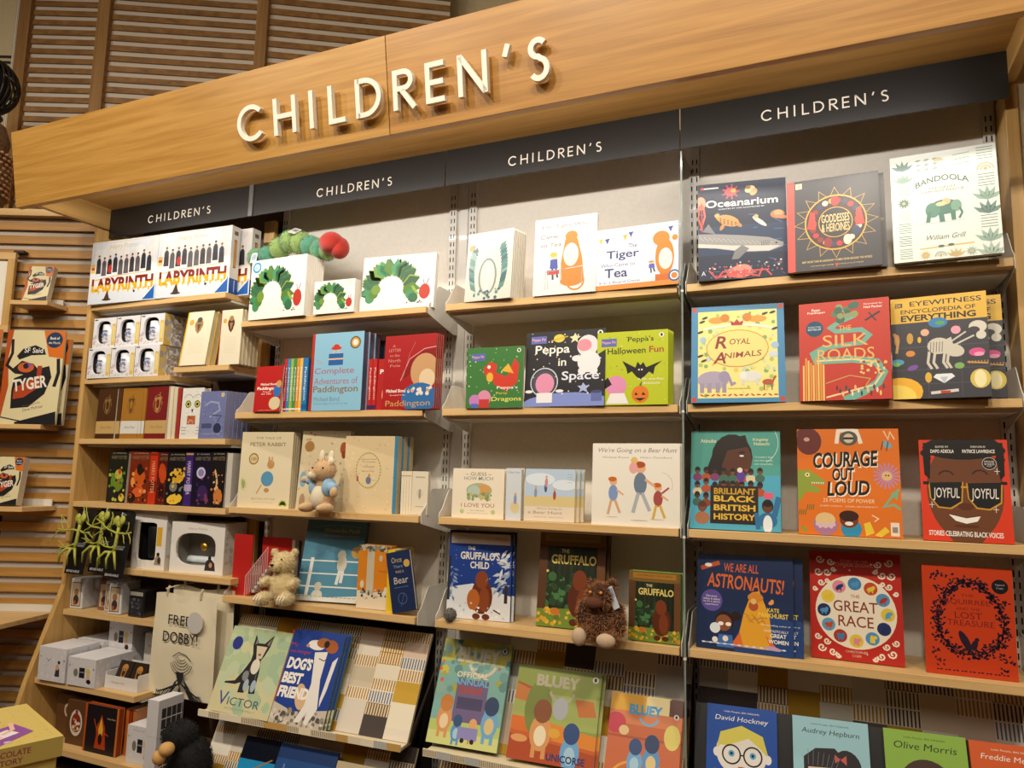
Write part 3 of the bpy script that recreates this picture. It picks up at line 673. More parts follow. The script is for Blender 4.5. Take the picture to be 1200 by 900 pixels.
def a_silk(a):
    a.R(0,0,1,1,'#c0392a')
    t = '#6fae9c'
    for pts, wd in (([(.5,.08),(.6,.17),(.45,.22),(.36,.27),(.42,.31),(.7,.31),(.78,.37),(.7,.44),(.3,.47),(.17,.53),(.2,.6),(.6,.6),(.85,.64),(.92,.74),(.86,.84),(.7,.93),(.5,1.0)], .055),):
        a.L(pts,wd,t).L(pts[8:],.085,t)
    a.L([(.2,.6),(.6,.6),(.85,.64),(.9,.76),(.82,.86),(.3,.97)],.02,'#e8d2a0')
    a.scat(12,(.4,.05,.65,.2),(.03,.06),['#5a7a5c','#8a9a6a','#3f6a5c','#4a3a34'],4)
    a.T('Peter',.2,.075,.1,.028,W,.01).T('Frankopan',.2,.105,.2,.028,W,.01).T('Illustrated by',.83,.055,.2,.02,W).T('Neil Packer',.83,.085,.2,.024,W,.01)
    a.O(.18,.27,.1,'#1d4a66').T('INTERNATIONAL',.18,.25,.15,.015,'#cfe0e8').T('BESTSELLER',.18,.275,.15,.02,'#cfe0e8',.01)
    a.L([(.74,.22),(.9,.14)],.022,'#27313a').L([(.78,.14),(.86,.23)],.015,'#27313a')
    g = '#e2b56a'
    a.T('THE',.52,.28,.14,.05,g).T('SILK',.52,.405,.5,.12,g,0).T('ROADS',.52,.545,.62,.115,g,0)
    for q in range(9): a.R(.04+q*.028,.70-.05*((q*7)%4)/2-.06,.06+q*.028,1,'#d99a3c' if q%2 else '#e8c070')
    for q in range(16): a.E(.42+q*.033,.88+.03*(q%3),.012,.025,random.Random(q).choice(['#e8c070','#2d4a4c','#e9dcc0','#7a1f1c']))
    a.scat(30,(.68,.62,.95,.76),(.012,.02),['#e8c070','#e2d2a0','#a8442c'],9)
    a.L([(.3,.83),(.56,.76),(.78,.8),(.7,.9)],.012,'#c8a060')
book(pose('silk'), 'red book with winding teal road and gold title on the second right-hand shelf', a_silk, .02, 1, '#a8301f')
def a_ency(a):
    a.R(0,0,1,1,'#37363f').R(0,0,1,.255,'#e0b23c')
    a.R(.05,.05,.13,.095,'#37363f').T('DK',.09,.073,.06,.03,'#e0b23c',.02).T('EYEWITNESS',.58,.065,.74,.05,K,.01).T('ENCYCLOPEDIA OF',.5,.14,.78,.042,K,.012).T('EVERYTHING',.5,.208,.78,.062,K,.03)
    for u in (.38,.72): a.R(u-.002,.3,u+.002,1,'#5a5964')
    for v in (.5,.72,.86): a.R(0,v-.002,1,v+.002,'#5a5964')
    a.E(.5,.27,.1,.05,'#2f7fb8').E(.52,.275,.05,.02,'#57a05c').E(.68,.355,.05,.04,'#e8a0b4').E(.36,.36,.045,.035,'#e0b090').E(.9,.34,.09,.06,'#d8d2c4').E(.86,.37,.06,.035,'#3a3840').E(.93,.42,.05,.04,'#d8d2c4')
    a.E(.2,.41,.035,.055,'#c89a3c').E(.06,.42,.03,.06,'#c88a4c').L([(.03,.35),(.07,.45),(.05,.55)],.03,'#c89a5c').E(.3,.43,.02,.03,'#e0b23c')
    b = '#cfc8ba'
    a.E(.5,.5,.12,.08,b).E(.65,.55,.11,.06,b,-20).L([(.66,.5),(.86,.42)],.02,b).L([(.6,.48),(.78,.38)],.018,b).P([(.55,.45),(.63,.42),(.66,.56),(.58,.6)],b)
    for u in (.4,.46,.56,.6): a.L([(u,.55),(u-.02,.66),(u+.02,.72)],.028,b)
    for q in range(5): a.L([(.42+q*.03,.46),(.41+q*.03,.56)],.008,'#6b675e')
    a.E(.2,.56,.05,.03,'#d98a3c').E(.06,.64,.07,.03,'#4fa0c8').E(.05,.66,.04,.02,'#7fc05c').E(.22,.7,.06,.025,'#7a4fa0',20).E(.7,.7,.05,.03,'#7fae5c').E(.88,.58,.08,.04,'#d8508c').E(.9,.6,.05,.02,'#f0a0c0')
    for q in range(7): a.L([(.8+q*.03,.66),(.8+q*.03,.69)],.01,'#b88a3c')
    a.L([(.78,.67),(.98,.69)],.018,'#c89a4c').E(.9,.83,.1,.09,'#d9c05c').E(.9,.83,.06,.08,'#f0e6b0').E(.38,.8,.035,.05,'#e0b23c')
    a.P([(.46,.77),(.62,.77),(.65,.8),(.54,.86),(.43,.8)],'#e8ecf0').P([(.5,.8),(.58,.8),(.54,.86)],'#b8c4d0').E(.08,.93,.24,.14,'#f0b42c').E(.03,.98,.22,.12,'#f8d860').L([(.4,.95),(.68,.93)],.035,'#d8d2cc').R(.5,.93,.6,.955,'#c0392a')
book(pose('ency'), 'black and yellow encyclopedia with skeleton cover on the second right-hand shelf, front copy', a_ency, .024, 1, '#2c2b32', group='black and yellow encyclopedias')
book(pose('ency2', y=.028, yaw=-6, x=.668, lean=6), 'second black and yellow encyclopedia peeking out to the right behind the front copy', a_ency, .024, 1, '#2c2b32', group='black and yellow encyclopedias')
# row 3
def person(a, u, v, s, skin, hair, top):     # plain printed figure: shoulders, head, hair
    a.E(u,v+s*1.55,s*1.2,s*.9,top).E(u,v-s*.1,s*.72,s*.78,hair).E(u,v+s*.1,s*.55,s*.62,skin).E(u,v-s*.35,s*.6,s*.35,hair)
def a_brill(a):
    a.R(0,0,1,.45,'#4f9f94').R(0,.45,1,1,'#4fa8c4')
    a.E(.47,.27,.23,.24,'#1e1412').P([(.15,.48),(.3,.12),(.6,.08),(.62,.5)],'#1e1412').E(.52,.3,.17,.2,'#5a3120').P([(.36,.4),(.6,.44),(.6,.6),(.3,.6)],'#4a2819').E(.58,.22,.04,.012,K).E(.58,.255,.025,.01,'#f0e8e0').E(.64,.4,.035,.014,'#9a3f35').E(.67,.33,.02,.03,'#5a3120').P([(.3,.1),(.62,.04),(.66,.16),(.42,.2),(.34,.4)],'#1e1412')
    a.T('Atinuke',.2,.1,.18,.04,'#e8dfb0',.01).T('Kingsley',.79,.09,.17,.035,'#e8dfb0',.01).T('Nebechi',.8,.13,.17,.032,'#e8dfb0',.01).arc(.72,.12,.26,-60,60,.006,'#cfe6dc')
    for q,tx in enumerate(('"Couldn\'t find','not this book','and remarkable')): a.T(tx,.82,.265+q*.035,.2,.018,'#e0efe8')
    r = random.Random(8)
    for q in range(18): person(a,.08+.1*(q%8),.42+.12*(q//8)+r.uniform(-.02,.02),.045,r.choice(['#5a3120','#7a4a30','#4a2819']),K,r.choice(['#b0522c','#7a3f6a','#c89a4c','#3f6a5c','#8a3f2c','#d8c8a0']))
    a.E(.57,.46,.045,.06,'#5a3a94').O(.56,.4,.03,'#e8dcd0').R(.82,.62,.92,.68,'#e05a7a')
    a.R(.23,.56,.76,.94,'#2c2018')
    for tx, v, c in (('BRILLIANT',.615,'#c89a2c'),('BLACK',.69,'#e0b43c'),('BRITISH',.78,'#e0b43c'),('HISTORY',.87,'#e0b43c')): a.T(tx,.5,v,.46,.062,c,.03)
    person(a,.86,.76,.085,'#6a3c26','#1e1412','#2f6f9f'); a.E(.86,.93,.05,.09,'#e8ecee').L([(.93,.85),(.98,.66)],.06,'#2f6f9f').L([(.76,.98),(.74,.82)],.05,'#2f6f9f'); person(a,.14,.78,.07,'#7a4a30','#5a3120','#a8704c')
book(pose('brill'), 'teal and blue history book with profile of a woman on the third right-hand shelf', a_brill, .02, 1, '#3f8f94')
def a_cour(a):
    a.R(0,0,1,1,'#df7420')
    a.E(.12,.12,.13,.13,'#6a2f2c').E(.06,.04,.06,.05,'#6a2f2c').E(.1,.1,.03,.02,'#c8a08c').L([(.4,.14),(.42,.02),(.5,-.0+.01),(.6,.02),(.64,.14)],.04,'#ede4d4').E(.52,.09,.09,.07,'#5a564c').E(.52,.09,.05,.045,'#cfc4ac').R(.47,.08,.57,.1,K)
    a.L([(.86,.02),(.9,.1),(.92,.03),(.96,.1)],.012,'#f0d0a8').E(.89,.15,.05,.03,'#7fa8b8',-40).L([(.85,.12),(.83,.2)],.008,K).L([(.9,.12),(.88,.21)],.008,K)
    for tx,u,v,w_,h_ in (('COURAGE',.48,.29,.64,.15),('OUT',.46,.43,.22,.12),('LOUD',.5,.56,.42,.14)):
        a.T(tx,u+.008,v+.01,w_,h_,'#f4ead8',.06,.18,3).T(tx,u,v,w_,h_,'#1b1716',.03,.18,3)
    a.T('25 POEMS OF POWER',.5,.675,.5,.035,'#f4dcb8',.0,.1).T('JOSEPH COELHO    DANIEL GRAY-BARNETT',.5,.73,.56,.018,'#f4dcb8')
    g = '#8fa03c'
    a.P([(0,.4),(.1,.39),(.2,.44),(.28,.5),(.26,.54),(.12,.52),(.24,.58),(.2,.61),(.08,.6),(.03,.68),(0,.7)],g).E(.1,.44,.025,.02,'#f0e6a0').O(.1,.44,.01,K)
    for q in range(6): a.P([(.14+q*.022,.51),(.155+q*.022,.51),(.148+q*.022,.53)],'#f4efe6')
    for q in range(18): a.L([(.875,.44),(.875+.13*math.cos(q*.35),.44+.12*math.sin(q*.35))],.016,'#b88ab8')
    a.O(.875,.44,.05,'#e0b87c').O(.865,.435,.008,K).O(.89,.435,.008,K)
    a.L([(.98,.56),(.92,.62),(.84,.72),(.93,.7),(.99,.74)],.025,'#7fb08c').P([(.98,.56),(.9,.6),(.96,.66)],'#7fb08c')
    for u,v in ((.02,.77),(.1,.72)): 
        for q in range(4): a.L([(u+q*.02,v),(u+q*.02-.01,v+.05)],.008,'#4a6a2c')
    a.E(.27,.9,.12,.1,'#a8789c').E(.27,.86,.1,.07,'#e0c088')
    for q in range(7): a.O(.19+q*.027,.9+.02*(q%2),.02,'#d8b8cc',8)
    a.E(.52,.93,.1,.09,'#2f8fb8').E(.5,.85,.09,.075,'#7a3a22').E(.5,.815,.095,.05,'#3a1c14').E(.5,.885,.04,.018,'#f0e8e0').O(.465,.855,.01,K).O(.535,.855,.01,K)
    a.P([(.64,.88),(.7,.86),(.74,.96),(.66,.99)],'#e8c83c').P([(.74,.98),(.84,.9),(.88,.94),(.8,.995)],'#e8c83c').R(.89,.86,.97,.98,'#ece0d0').R(.905,.9,.955,.95,'#9a8a7a')
    a.L([(.72,.8),(.78,.83),(.74,.86)],.01,'#f4dcb8').L([(.03,.93),(.08,.97)],.03,'#7fa03c')
book(pose('cour'), 'orange poetry book with hand-lettered black title on the third right-hand shelf', a_cour, .018, 1, '#c8601a')
def a_joy(a):
    a.R(0,0,1,1,'#dc3c1e'); s = '#6d3f25'
    a.E(.5,.5,.43,.5,s,0,32).R(.12,.3,.88,.6,s).P([(.12,.55),(.88,.55),(.8,.85),(.66,1),(.34,1),(.2,.85)],s)
    a.E(.5,.08,.46,.12,'#15110f').R(.05,.03,.95,.12,'#15110f').scat(46,(.03,.02,.97,.22),(.03,.05),['#15110f'],3,keep=lambda u,v: v < .12 or u < .12 or u > .9)
    a.P([(.04,.1),(.14,.1),(.11,.4),(.05,.35)],'#15110f').P([(.96,.1),(.86,.1),(.9,.4),(.95,.35)],'#15110f').P([(.12,.16),(.3,.14),(.5,.17),(.7,.14),(.88,.16),(.88,.1),(.12,.1)],'#15110f')
    a.T('EDITED BY',.27,.07,.15,.018,W).T('DAPO ADEOLA',.27,.115,.27,.035,W,.02).T('FOREWORD BY',.68,.07,.17,.018,W).T('PATRICE LAWRENCE',.68,.115,.36,.035,W,.02)
    a.O(.79,.235,.09,'#2a201d').ring(.79,.235,.078,.006,'#d8d0c8').T('INTRODUCED',.79,.215,.11,.016,W).T('40 VOICES',.79,.24,.11,.02,W).T('OF JOY',.79,.262,.06,.016,W)
    a.arc(.3,.38,.09,25,155,.02,'#3a2014').arc(.68,.37,.09,25,155,.02,'#3a2014')
    for cx in (.29,.72):
        a.P([(cx-.2,.43),(cx+.2,.42),(cx+.18,.62),(cx+.05,.69),(cx-.1,.68),(cx-.19,.58)],'#c8922c').P([(cx-.185,.43),(cx+.185,.42),(cx+.165,.61),(cx+.04,.675),(cx-.09,.665),(cx-.175,.58)],'#17151a')
        a.T('JOYFUL',cx,.545,.30,.13,'#e8e0d4',.005,.1)
    a.L([(.46,.47),(.54,.47)],.025,'#c8922c').R(.03,.42,.1,.45,'#17151a').R(.9,.41,.97,.44,'#17151a')
    a.E(.5,.66,.09,.035,'#5a3018').P([(.3,.735),(.5,.77),(.66,.745),(.62,.8),(.5,.825),(.38,.8)],'#f4efe8').L([(.3,.735),(.5,.77),(.66,.745)],.008,'#3a1410').E(.5,.85,.14,.015,'#5a3018')
    for u, v in ((.87,.31),(.83,.68),(.12,.65)): a.L([(u-.03,v),(u+.03,v)],.006,W).L([(u,v-.03),(u,v+.03)],.006,W)
    a.T('STORIES CELEBRATING BLACK VOICES',.48,.925,.82,.05,'#f4efe8',.02)
book(pose('joy'), 'red book with smiling face in lettered sunglasses, rightmost on the third right-hand shelf', a_joy, .02, 1, '#c0301a')
# row 4
def a_astro(a):
    a.R(0,0,1,1,'#1b2c52').E(.8,.95,.4,.35,'#23417a')
    a.L([(.04,.16),(.15,.12),(.24,.09)],.045,'#c0562c').E(.12,.12,.04,.02,'#ece6dc').T('WE ARE ALL',.47,.135,.36,.09,'#d8602c',.01,.1).T('ASTRONAUTS!',.51,.29,.80,.15,'#dd6a2c',.015,.1,-2)
    a.O(.16,.495,.115,'#5f4f9c').T('Discover',.16,.45,.12,.02,W).T('what it takes',.16,.48,.18,.022,W).T('to be a space',.16,.51,.18,.022,W).T('superhero!',.16,.54,.14,.022,W)
    a.P([(.58,.38),(.66,.36),(.76,.6),(.8,.95),(.42,.95),(.5,.6)],'#e0a02c').P([(.36,.95),(.46,.8),(.5,.95)],'#dd6a2c').P([(.78,.95),(.72,.8),(.86,.95)],'#dd6a2c').E(.62,.43,.08,.05,'#d8882c').O(.6,.52,.05,'#b0522c').O(.6,.47,.03,'#e8c070')
    for q in range(10): a.L([(.5+.02*q,.6+.03*(q%4)),(.56+.02*q,.63+.03*(q%3))],.008,'#b8782c')
    a.O(.3,.70,.1,'#2a1814').O(.29,.72,.085,'#8a5030').O(.42,.64,.05,'#2a1814').P([(.24,.84),(.38,.84),(.4,.97),(.22,.97)],'#3f6ab0').O(.2,.78,.055,'#dfe6ea').E(.26,.73,.03,.02,'#f4efe8').E(.34,.73,.03,.02,'#f4efe8').O(.31,.88,.03,'#e8e0d0')
    a.O(.79,.45,.015,'#e8a05c').E(.78,.47,.03,.02,'#e8a05c',30).T('KATE',.8,.545,.12,.04,'#e8c84c',.02).T('PANKHURST',.8,.60,.3,.05,'#e8c84c',.02).T('The bestselling author of',.82,.7,.3,.02,W).T('FANTASTICALLY',.83,.755,.24,.025,W).T('GREAT',.85,.8,.16,.04,W,.02).T('WOMEN',.85,.86,.2,.04,W,.02)
    a.R(.08,.93,.92,.94,'#a8b8cc'); 
    for q in range(12): a.E(.08+q*.075,.935,.02,.008,'#d8dce0')
    a.E(.8,.93,.08,.02,'#b8a0c0',-8).O(.2,.9,.03,'#e8e4e0')
book(pose('astro'), 'navy space book with orange title at the left of the fourth right-hand shelf', a_astro, .007, 2, '#16254a', hard=False, short='navy space book', shift=(.028, 0), name='paperback_book')
def a_race(a):
    a.R(0,0,1,1,'#b92c24'); c = '#ede3cf'
    a.T('STORY OF THE',.5,.085,.3,.022,'#d8a08c').T('CHINESE ZODIAC',.5,.12,.42,.03,'#d8a08c')
    def swirl(cx, cy, r, s=1, col=c):
        a.L([(cx+s*r*(1-i/13)*math.cos(i*.75), cy+r*(1-i/13)*a.w/a.h*math.sin(i*.75)) for i in range(12)],.017,col)
    for sx in (0,1):
        for u,v,r in ((.12,.08,.05),(.24,.1,.045),(.1,.2,.05),(.2,.2,.045),(.13,.3,.04),(.06,.36,.03),(.2,.28,.03),(.27,.17,.03)):
            swirl(u if not sx else 1-u,v,r,-1 if sx else 1)
        for u,v,r in ((.12,.9,.05),(.24,.93,.045),(.08,.8,.04),(.18,.84,.04),(.3,.96,.03)):
            swirl(u if not sx else 1-u,v,r,-1 if sx else 1)
    a.scat(30,(.05,.05,.95,.97),(.006,.01),[c],5,keep=lambda u,v: abs(v-.55) > .36)
    a.E(.5,.555,.44,.335,c,0,40)
    cs = ['#3f7fb4','#c04a2c','#4f94c4','#e0c43c','#24366a','#4f94c4','#e0c43c','#a8382c','#5aa0cc','#27305c','#e8c84c','#dd8a9c']
    for q in range(12):
        b = R(90-q*30); u, v = .5+.345*math.cos(b), .555-.26*math.sin(b)
        a.O(u,v,.075,cs[q],16).E(u,v+.005,.045,.02,cs[(q+5)%12],q*20).E(u+.03,v-.012,.02,.015,cs[(q+5)%12]).L([(u-.02,v+.01),(u-.02,v+.04)],.012,cs[(q+5)%12]).L([(u+.02,v+.01),(u+.02,v+.04)],.012,cs[(q+5)%12])
    a.T('THE',.5,.41,.1,.028,'#a8382c').T('GREAT',.5,.505,.48,.10,'#8a3a2c',.005).T('RACE',.5,.64,.38,.10,'#8a3a2c',.005)
    a.T('CHRISTOPHER',.5,.915,.24,.022,'#e0c0a8').T('CORR',.5,.95,.1,.022,'#e0c0a8')
book(pose('race'), 'red book with ring of twelve animal roundels on the fourth right-hand shelf', a_race, .018, 1, '#a02018')
def a_squir(a):
    a.R(0,0,1,1,'#c8401c'); k = '#2b1c2c'
    def oncurve(i, n):
        t = 2*PI*i/n; return .52+.36*math.sin(t)*(1-.12*math.cos(t)), .47-.33*math.cos(t)-(0 if math.cos(t) > 0 else .0)
    pts = [oncurve(i, 44) for i in range(44)]
    a.L(pts,.014,k,True); r = random.Random(3)
    for u, v in pts:
        for q in range(11): a.leaf(u+r.uniform(-.055,.055),v+r.uniform(-.045,.045),.048,r.uniform(0,360),k,.28)
    for u, v in ((.14,.1),(.2,.08),(.85,.9),(.9,.86),(.15,.88),(.12,.8),(.88,.8),(.3,.09),(.16,.2),(.9,.3),(.12,.5),(.12,.65),(.92,.6)):
        for q in range(7): a.leaf(u+r.uniform(-.05,.05),v+r.uniform(-.03,.03),.045,r.uniform(0,360),k,.28)
    for q in range(9): a.leaf(.15+q*.09,.955,.04,0,k).leaf(.15+q*.09,.955,.035,180,k)
    d = '#74241c'
    a.T('THE',.5,.26,.14,.025,d).T('SQUIRREL',.5,.325,.5,.055,d).T('AND THE',.5,.385,.26,.025,d).T('LOST',.5,.445,.3,.06,d).T('TREASURE',.52,.515,.52,.055,d)
    a.E(.45,.68,.045,.1,k,25).E(.55,.71,.035,.05,k,-20).O(.58,.66,.025,k).L([(.42,.76),(.5,.79),(.62,.77),(.78,.7)],.01,k)
    a.O(.86,.16,.09,'#1d1a1f').T('Signed',.86,.145,.1,.02,'#b8b0b0').T('Copy',.86,.175,.08,.02,'#b8b0b0')
book(pose('squir'), 'orange cloth book with dark leafy wreath, rightmost on the fourth right-hand shelf', a_squir, .022, 1, '#c03a18')
# row 5 biographies
def bio(pos, label, bg, name, draw, nc, series='Little People, BIG DREAMS'):
    def art(a):
        a.R(0,0,1,1,bg); a.T(series,.5,.07,.5,.022,nc).T(name,.5,.15,.76,.07,nc,.0,.15); draw(a)
    return book(pos, label, art, .012, 1, bg)
def d_blond(a):
    a.E(.5,.5,.36,.26,'#e8e2dc',0,28).P([(.14,.5),(.2,.3),(.5,.21),(.8,.3),(.88,.52),(.74,.42),(.6,.34),(.3,.44),(.2,.44)],'#d9cf5c').E(.15,.52,.05,.05,'#e8e2dc').E(.87,.54,.05,.05,'#e8e2dc')
    for u in (.36,.66): a.ring(u,.53,.125,.022,'#1c1a1d').O(u,.52,.045,'#5aa8d8').O(u,.52,.02,K)
    a.L([(.48,.53),(.54,.53)],.02,K).P([(.3,.82),(.5,.78),(.72,.82),(.8,1),(.2,1)],'#4f9a4c').P([(.42,.8),(.5,.84),(.58,.8),(.5,.77)],'#e8d84c').E(.5,.66,.05,.012,'#c8605c').E(.1,.8,.06,.06,'#e8e2dc').L([(.06,.86),(.14,.7)],.03,'#c83a34').R(.3,.9,.7,1,'#c84a6a')
def d_pony(a):
    a.E(.45,.62,.3,.26,'#e2cbb8',0,28).P([(.14,.66),(.14,.42),(.3,.32),(.55,.3),(.68,.4),(.72,.6),(.6,.5),(.2,.52)],'#2c2a30').E(.72,.45,.16,.15,'#2c2a30',30).P([(.78,.45),(.92,.55),(.9,.85),(.8,.95),(.74,.6)],'#2c2a30')
    for q in range(7): a.L([(.2+q*.07,.34+.008*q),(.2+q*.06,.5)],.006,'#7a7880')
    a.P([(.55,.36),(.62,.41),(.55,.45)],'#c8605c').P([(.7,.36),(.62,.41),(.7,.46)],'#c8605c')
    for u in (.3,.56): a.E(u,.63,.045,.03,'#f4efe8').O(u+.01,.63,.02,K).L([(u-.07,.56),(u+.07,.555)],.01,K)
    a.P([(.25,.88),(.65,.88),(.75,1),(.15,1)],'#3a3a44')
def d_afro(a):
    a.E(.5,.55,.34,.28,'#4a3630',0,28).E(.5,.62,.2,.2,'#7a4c36')
    for u in (.38,.62): a.ring(u,.53,.085,.016,'#3f7fc8').O(u,.53,.07,'#5a94cc')
    a.L([(.44,.53),(.56,.53)],.015,'#3f7fc8').E(.5,.7,.06,.015,'#a84a3c').P([(.3,.86),(.7,.86),(.8,1),(.2,1)],'#c83a34')
def d_must(a):
    a.E(.5,.55,.26,.22,'#e0b498').P([(.24,.5),(.3,.34),(.6,.3),(.76,.4),(.76,.52),(.6,.42)],'#1c1a1d').E(.3,.35,.09,.05,'#e8b44c').L([(.4,.64),(.6,.64)],.04,K).P([(.2,.84),(.8,.84),(.9,1),(.1,1)],'#e8d84c')
zl = -1.662
bio((.050, -.005, zl, .216, .27, 3, 20), 'blue biography with blond figure in round glasses, leftmost on the lower right tray', '#1f4fa8', 'David Hockney', d_blond, W)
bio((.313, -.005, zl, .216, .27, 3, 20), 'pale blue biography with dark ponytailed figure on the lower right tray', '#9ccbd8', 'Audrey Hepburn', d_pony, '#26303a')
bio((.570, -.005, zl, .216, .27, 3, 20), 'green biography with round blue glasses cover on the lower right tray', '#8fb84c', 'Olive Morris', d_afro, '#20301c')
bio((.792, -.005, zl, .216, .27, 3, 20), 'orange biography, rightmost on the lower right tray', '#d8602c', 'Freddie Mercury', d_must, W)
for x, w_, lb in ((.010, .10, 'at the far left of'), (.250, .10, 'between the blue and pale blue biographies on'), (.515, .10, 'between the pale blue and green biographies on'), (.775, .1, 'between the green and orange biographies on')):
    book((x, .016, zl, w_, .262, 3, 20), f'black book strip {lb} the lower right tray', None, .012, 1, '#121116', group='black books behind the biographies')
# ------------------------------------------------------------------ middle bay (left of the divider)
def a_wreath(a):
    a.R(0,0,1,1,'#d8d4cb').P([(.0,0),(1,0),(1,.1),(0,.06)],'#dcd6ca')
    for q in range(26):
        s = -1 if q % 2 else 1; v = .3+.62*(q//2)/13; u = .48+s*(.22+.06*math.sin((v-.3)*5)); a.leaf(u,v,.24,90+s*-40,random.Random(q).choice(['#4f7f86','#3f6a70','#7fa0a0','#5a8a80']),.22)
    a.E(.48,.66,.2,.27,'#7f8c88').E(.48,.66,.16,.24,'#cfd2cc').L([(.46,.45),(.5,.6),(.46,.8),(.5,.9)],.03,'#f0efea')
    a.scat(20,(.2,.85,.78,.98),(.02,.04),['#3f6a70','#5a8a80','#7fa0a0'],4)
    a.T('MOG',.42,.1,.34,.1,'#f6f2ea',.03).T('Forgetful',.42,.225,.5,.06,'#f6f2ea',.01).T('Cat',.82,.12,.14,.05,'#d8c8a8').O(.1,.22,.06,'#d88a3c')
book(pose('mog'), 'pale book with silvery oval and dark leaf wreath, leftmost on the top middle shelf', a_wreath, .013, 6, '#ded8cb', short='pale leaf-wreath book', m=FOIL, shift=(.002, 0))
def kid(a, u, v, s, hair, top, legs):
    a.E(u,v,s*.5,s*.42,'#eac4a0').E(u-s*.1,v-s*.18,s*.55,s*.3,hair).P([(u-s*.55,v+s*.4),(u+s*.5,v+s*.35),(u+s*.6,v+s*1.5),(u-s*.6,v+s*1.5)],top).L([(u-s*.2,v+s*1.5),(u-s*.1,v+s*2.8)],s*.3,legs).L([(u+s*.3,v+s*1.5),(u+s*.6,v+s*2.6)],s*.3,legs)
def a_tea1(a):
    a.R(0,0,1,1,'#efe9df').T('The Tiger Who',.49,.115,.8,.055,'#6a6068',.01).T('Came',.24,.24,.3,.055,'#5a5560',.01).T('to Tea',.27,.35,.34,.055,'#5a5560',.01)
    o = '#dd7f28'      # a plain tall orange armchair-like shape with a pale front
    a.P([(.5,.3),(.6,.24),(.7,.3),(.78,.55),(.82,.85),(.46,.86),(.44,.6)],o).E(.6,.26,.1,.07,o).E(.6,.5,.12,.15,'#efe4d2').E(.62,.84,.18,.07,o).ring(.68,.85,.13,.03,o)
    kid(a,.33,.5,.11,'#d9b04c','#3f4fa8','#3a3f6a'); a.R(.22,.68,.42,.74,'#c03a3a')
    for u in (.2,.24,.44,.78): a.L([(u,.7),(u,.93)],.01,'#7f9aa8')
    a.L([(.18,.7),(.5,.68)],.014,'#7f9aa8').L([(.52,.68),(.8,.66)],.012,'#b8c4c8')
book(pose('tig1'), 'tall white book with orange shape and small seated child on the top middle shelf', a_tea1, .011, 2, '#e9e2d6', short='tall white and orange book', spine='R')
def a_tea2(a):
    a.R(0,0,1,1,'#dfe4ee').R(0,.92,1,1,'#dd8a3c'); r = random.Random(1)
    a.L([(0,.12),(.12,.17),(.3,.15),(.45,.1),(.6,.13)],.006,'#8a8fa8').L([(.75,.12),(1,.08)],.006,'#8a8fa8')
    for u,v,c in ((.07,.2,'#e8b84c'),(.15,.2,'#3f4f8a'),(.23,.21,'#d8d0e0'),(.37,.17,'#e8a83c'),(.44,.13,'#3f4f8a'),(.55,.18,'#c8d4e8'),(.91,.12,'#3f4f8a')): a.P([(u-.03,v-.04),(u+.03,v-.05),(u,v+.05)],c)
    a.T('The',.46,.31,.11,.07,'#4a5488',.01).T('Tiger',.34,.45,.40,.17,'#33407a',.015).T('Who Came to',.28,.6,.42,.06,'#5a6498',.0).T('Tea',.26,.73,.28,.15,'#33407a',.015).T('3-in-1 Board Game',.3,.88,.5,.04,'#5a6498')
    o = '#dd7f28'
    a.E(.84,.55,.11,.3,o).E(.8,.25,.1,.12,o).E(.85,.58,.08,.17,'#efe6d8').R(.73,.82,.95,.92,'#c86a2c').O(.96,.26,.035,o).O(.95,.86,.07,'#3f5f94').O(.95,.86,.05,'#dfe4ee').O(.95,.86,.035,'#dd7f28')
    kid(a,.69,.62,.06,'#d08a4c','#5a5fb8','#3a3f6a')
book(pose('tig2'), 'wide pale blue box with bunting and orange shape beside the clear divider', a_tea2, .03, 1, '#dfe4ee', name='board_game_box', cat='box', pages='#e8e6e0')
def penguin(a,u=.92,v=.06): a.O(u,v,.035,'#ece6dc',12).E(u,v,.016,.022*a.w/a.h,K)
def a_green(a):
    a.R(0,0,1,1,'#3f7a3c'); a.scat(40,(.03,.03,.97,.8),(.006,.014),['#d8e8b0','#7fae5c','#e8e0c0'],2)
    a.R(.08,.1,.33,.22,'#5a6ab0').T('Peppa Pig',.2,.16,.22,.06,'#e8a0b8',.02)
    c = '#cf3f2c'
    a.P([(.3,.35),(.42,.24),(.55,.3),(.52,.42),(.72,.5),(.85,.2),(.93,.3),(.9,.6),(.7,.74),(.5,.62),(.44,.46),(.34,.48)],c).P([(.62,.4),(.74,.28),(.84,.45)],'#e8b43c').E(.42,.5,.06,.08,'#e8b43c')
    a.O(.4,.33,.03,'#f0e8e0')
    a.E(.33,.84,.12,.13,'#dd8fb0').E(.16,.88,.1,.1,'#c87fc0').R(.24,.86,.42,1,'#c83a34').R(.1,.93,.22,1,'#4f6fc0')
    a.T("Peppa's",.73,.68,.36,.06,W,.01).T('Party',.64,.77,.2,.045,'#e8d84c').T('Dragons',.72,.87,.52,.09,'#e8e06c',.01); penguin(a,.92,.07)
book(pose('drag'), 'green square book with red printed creature, leftmost on the second middle shelf', a_green, .01, 1, '#3a7038', hard=False)
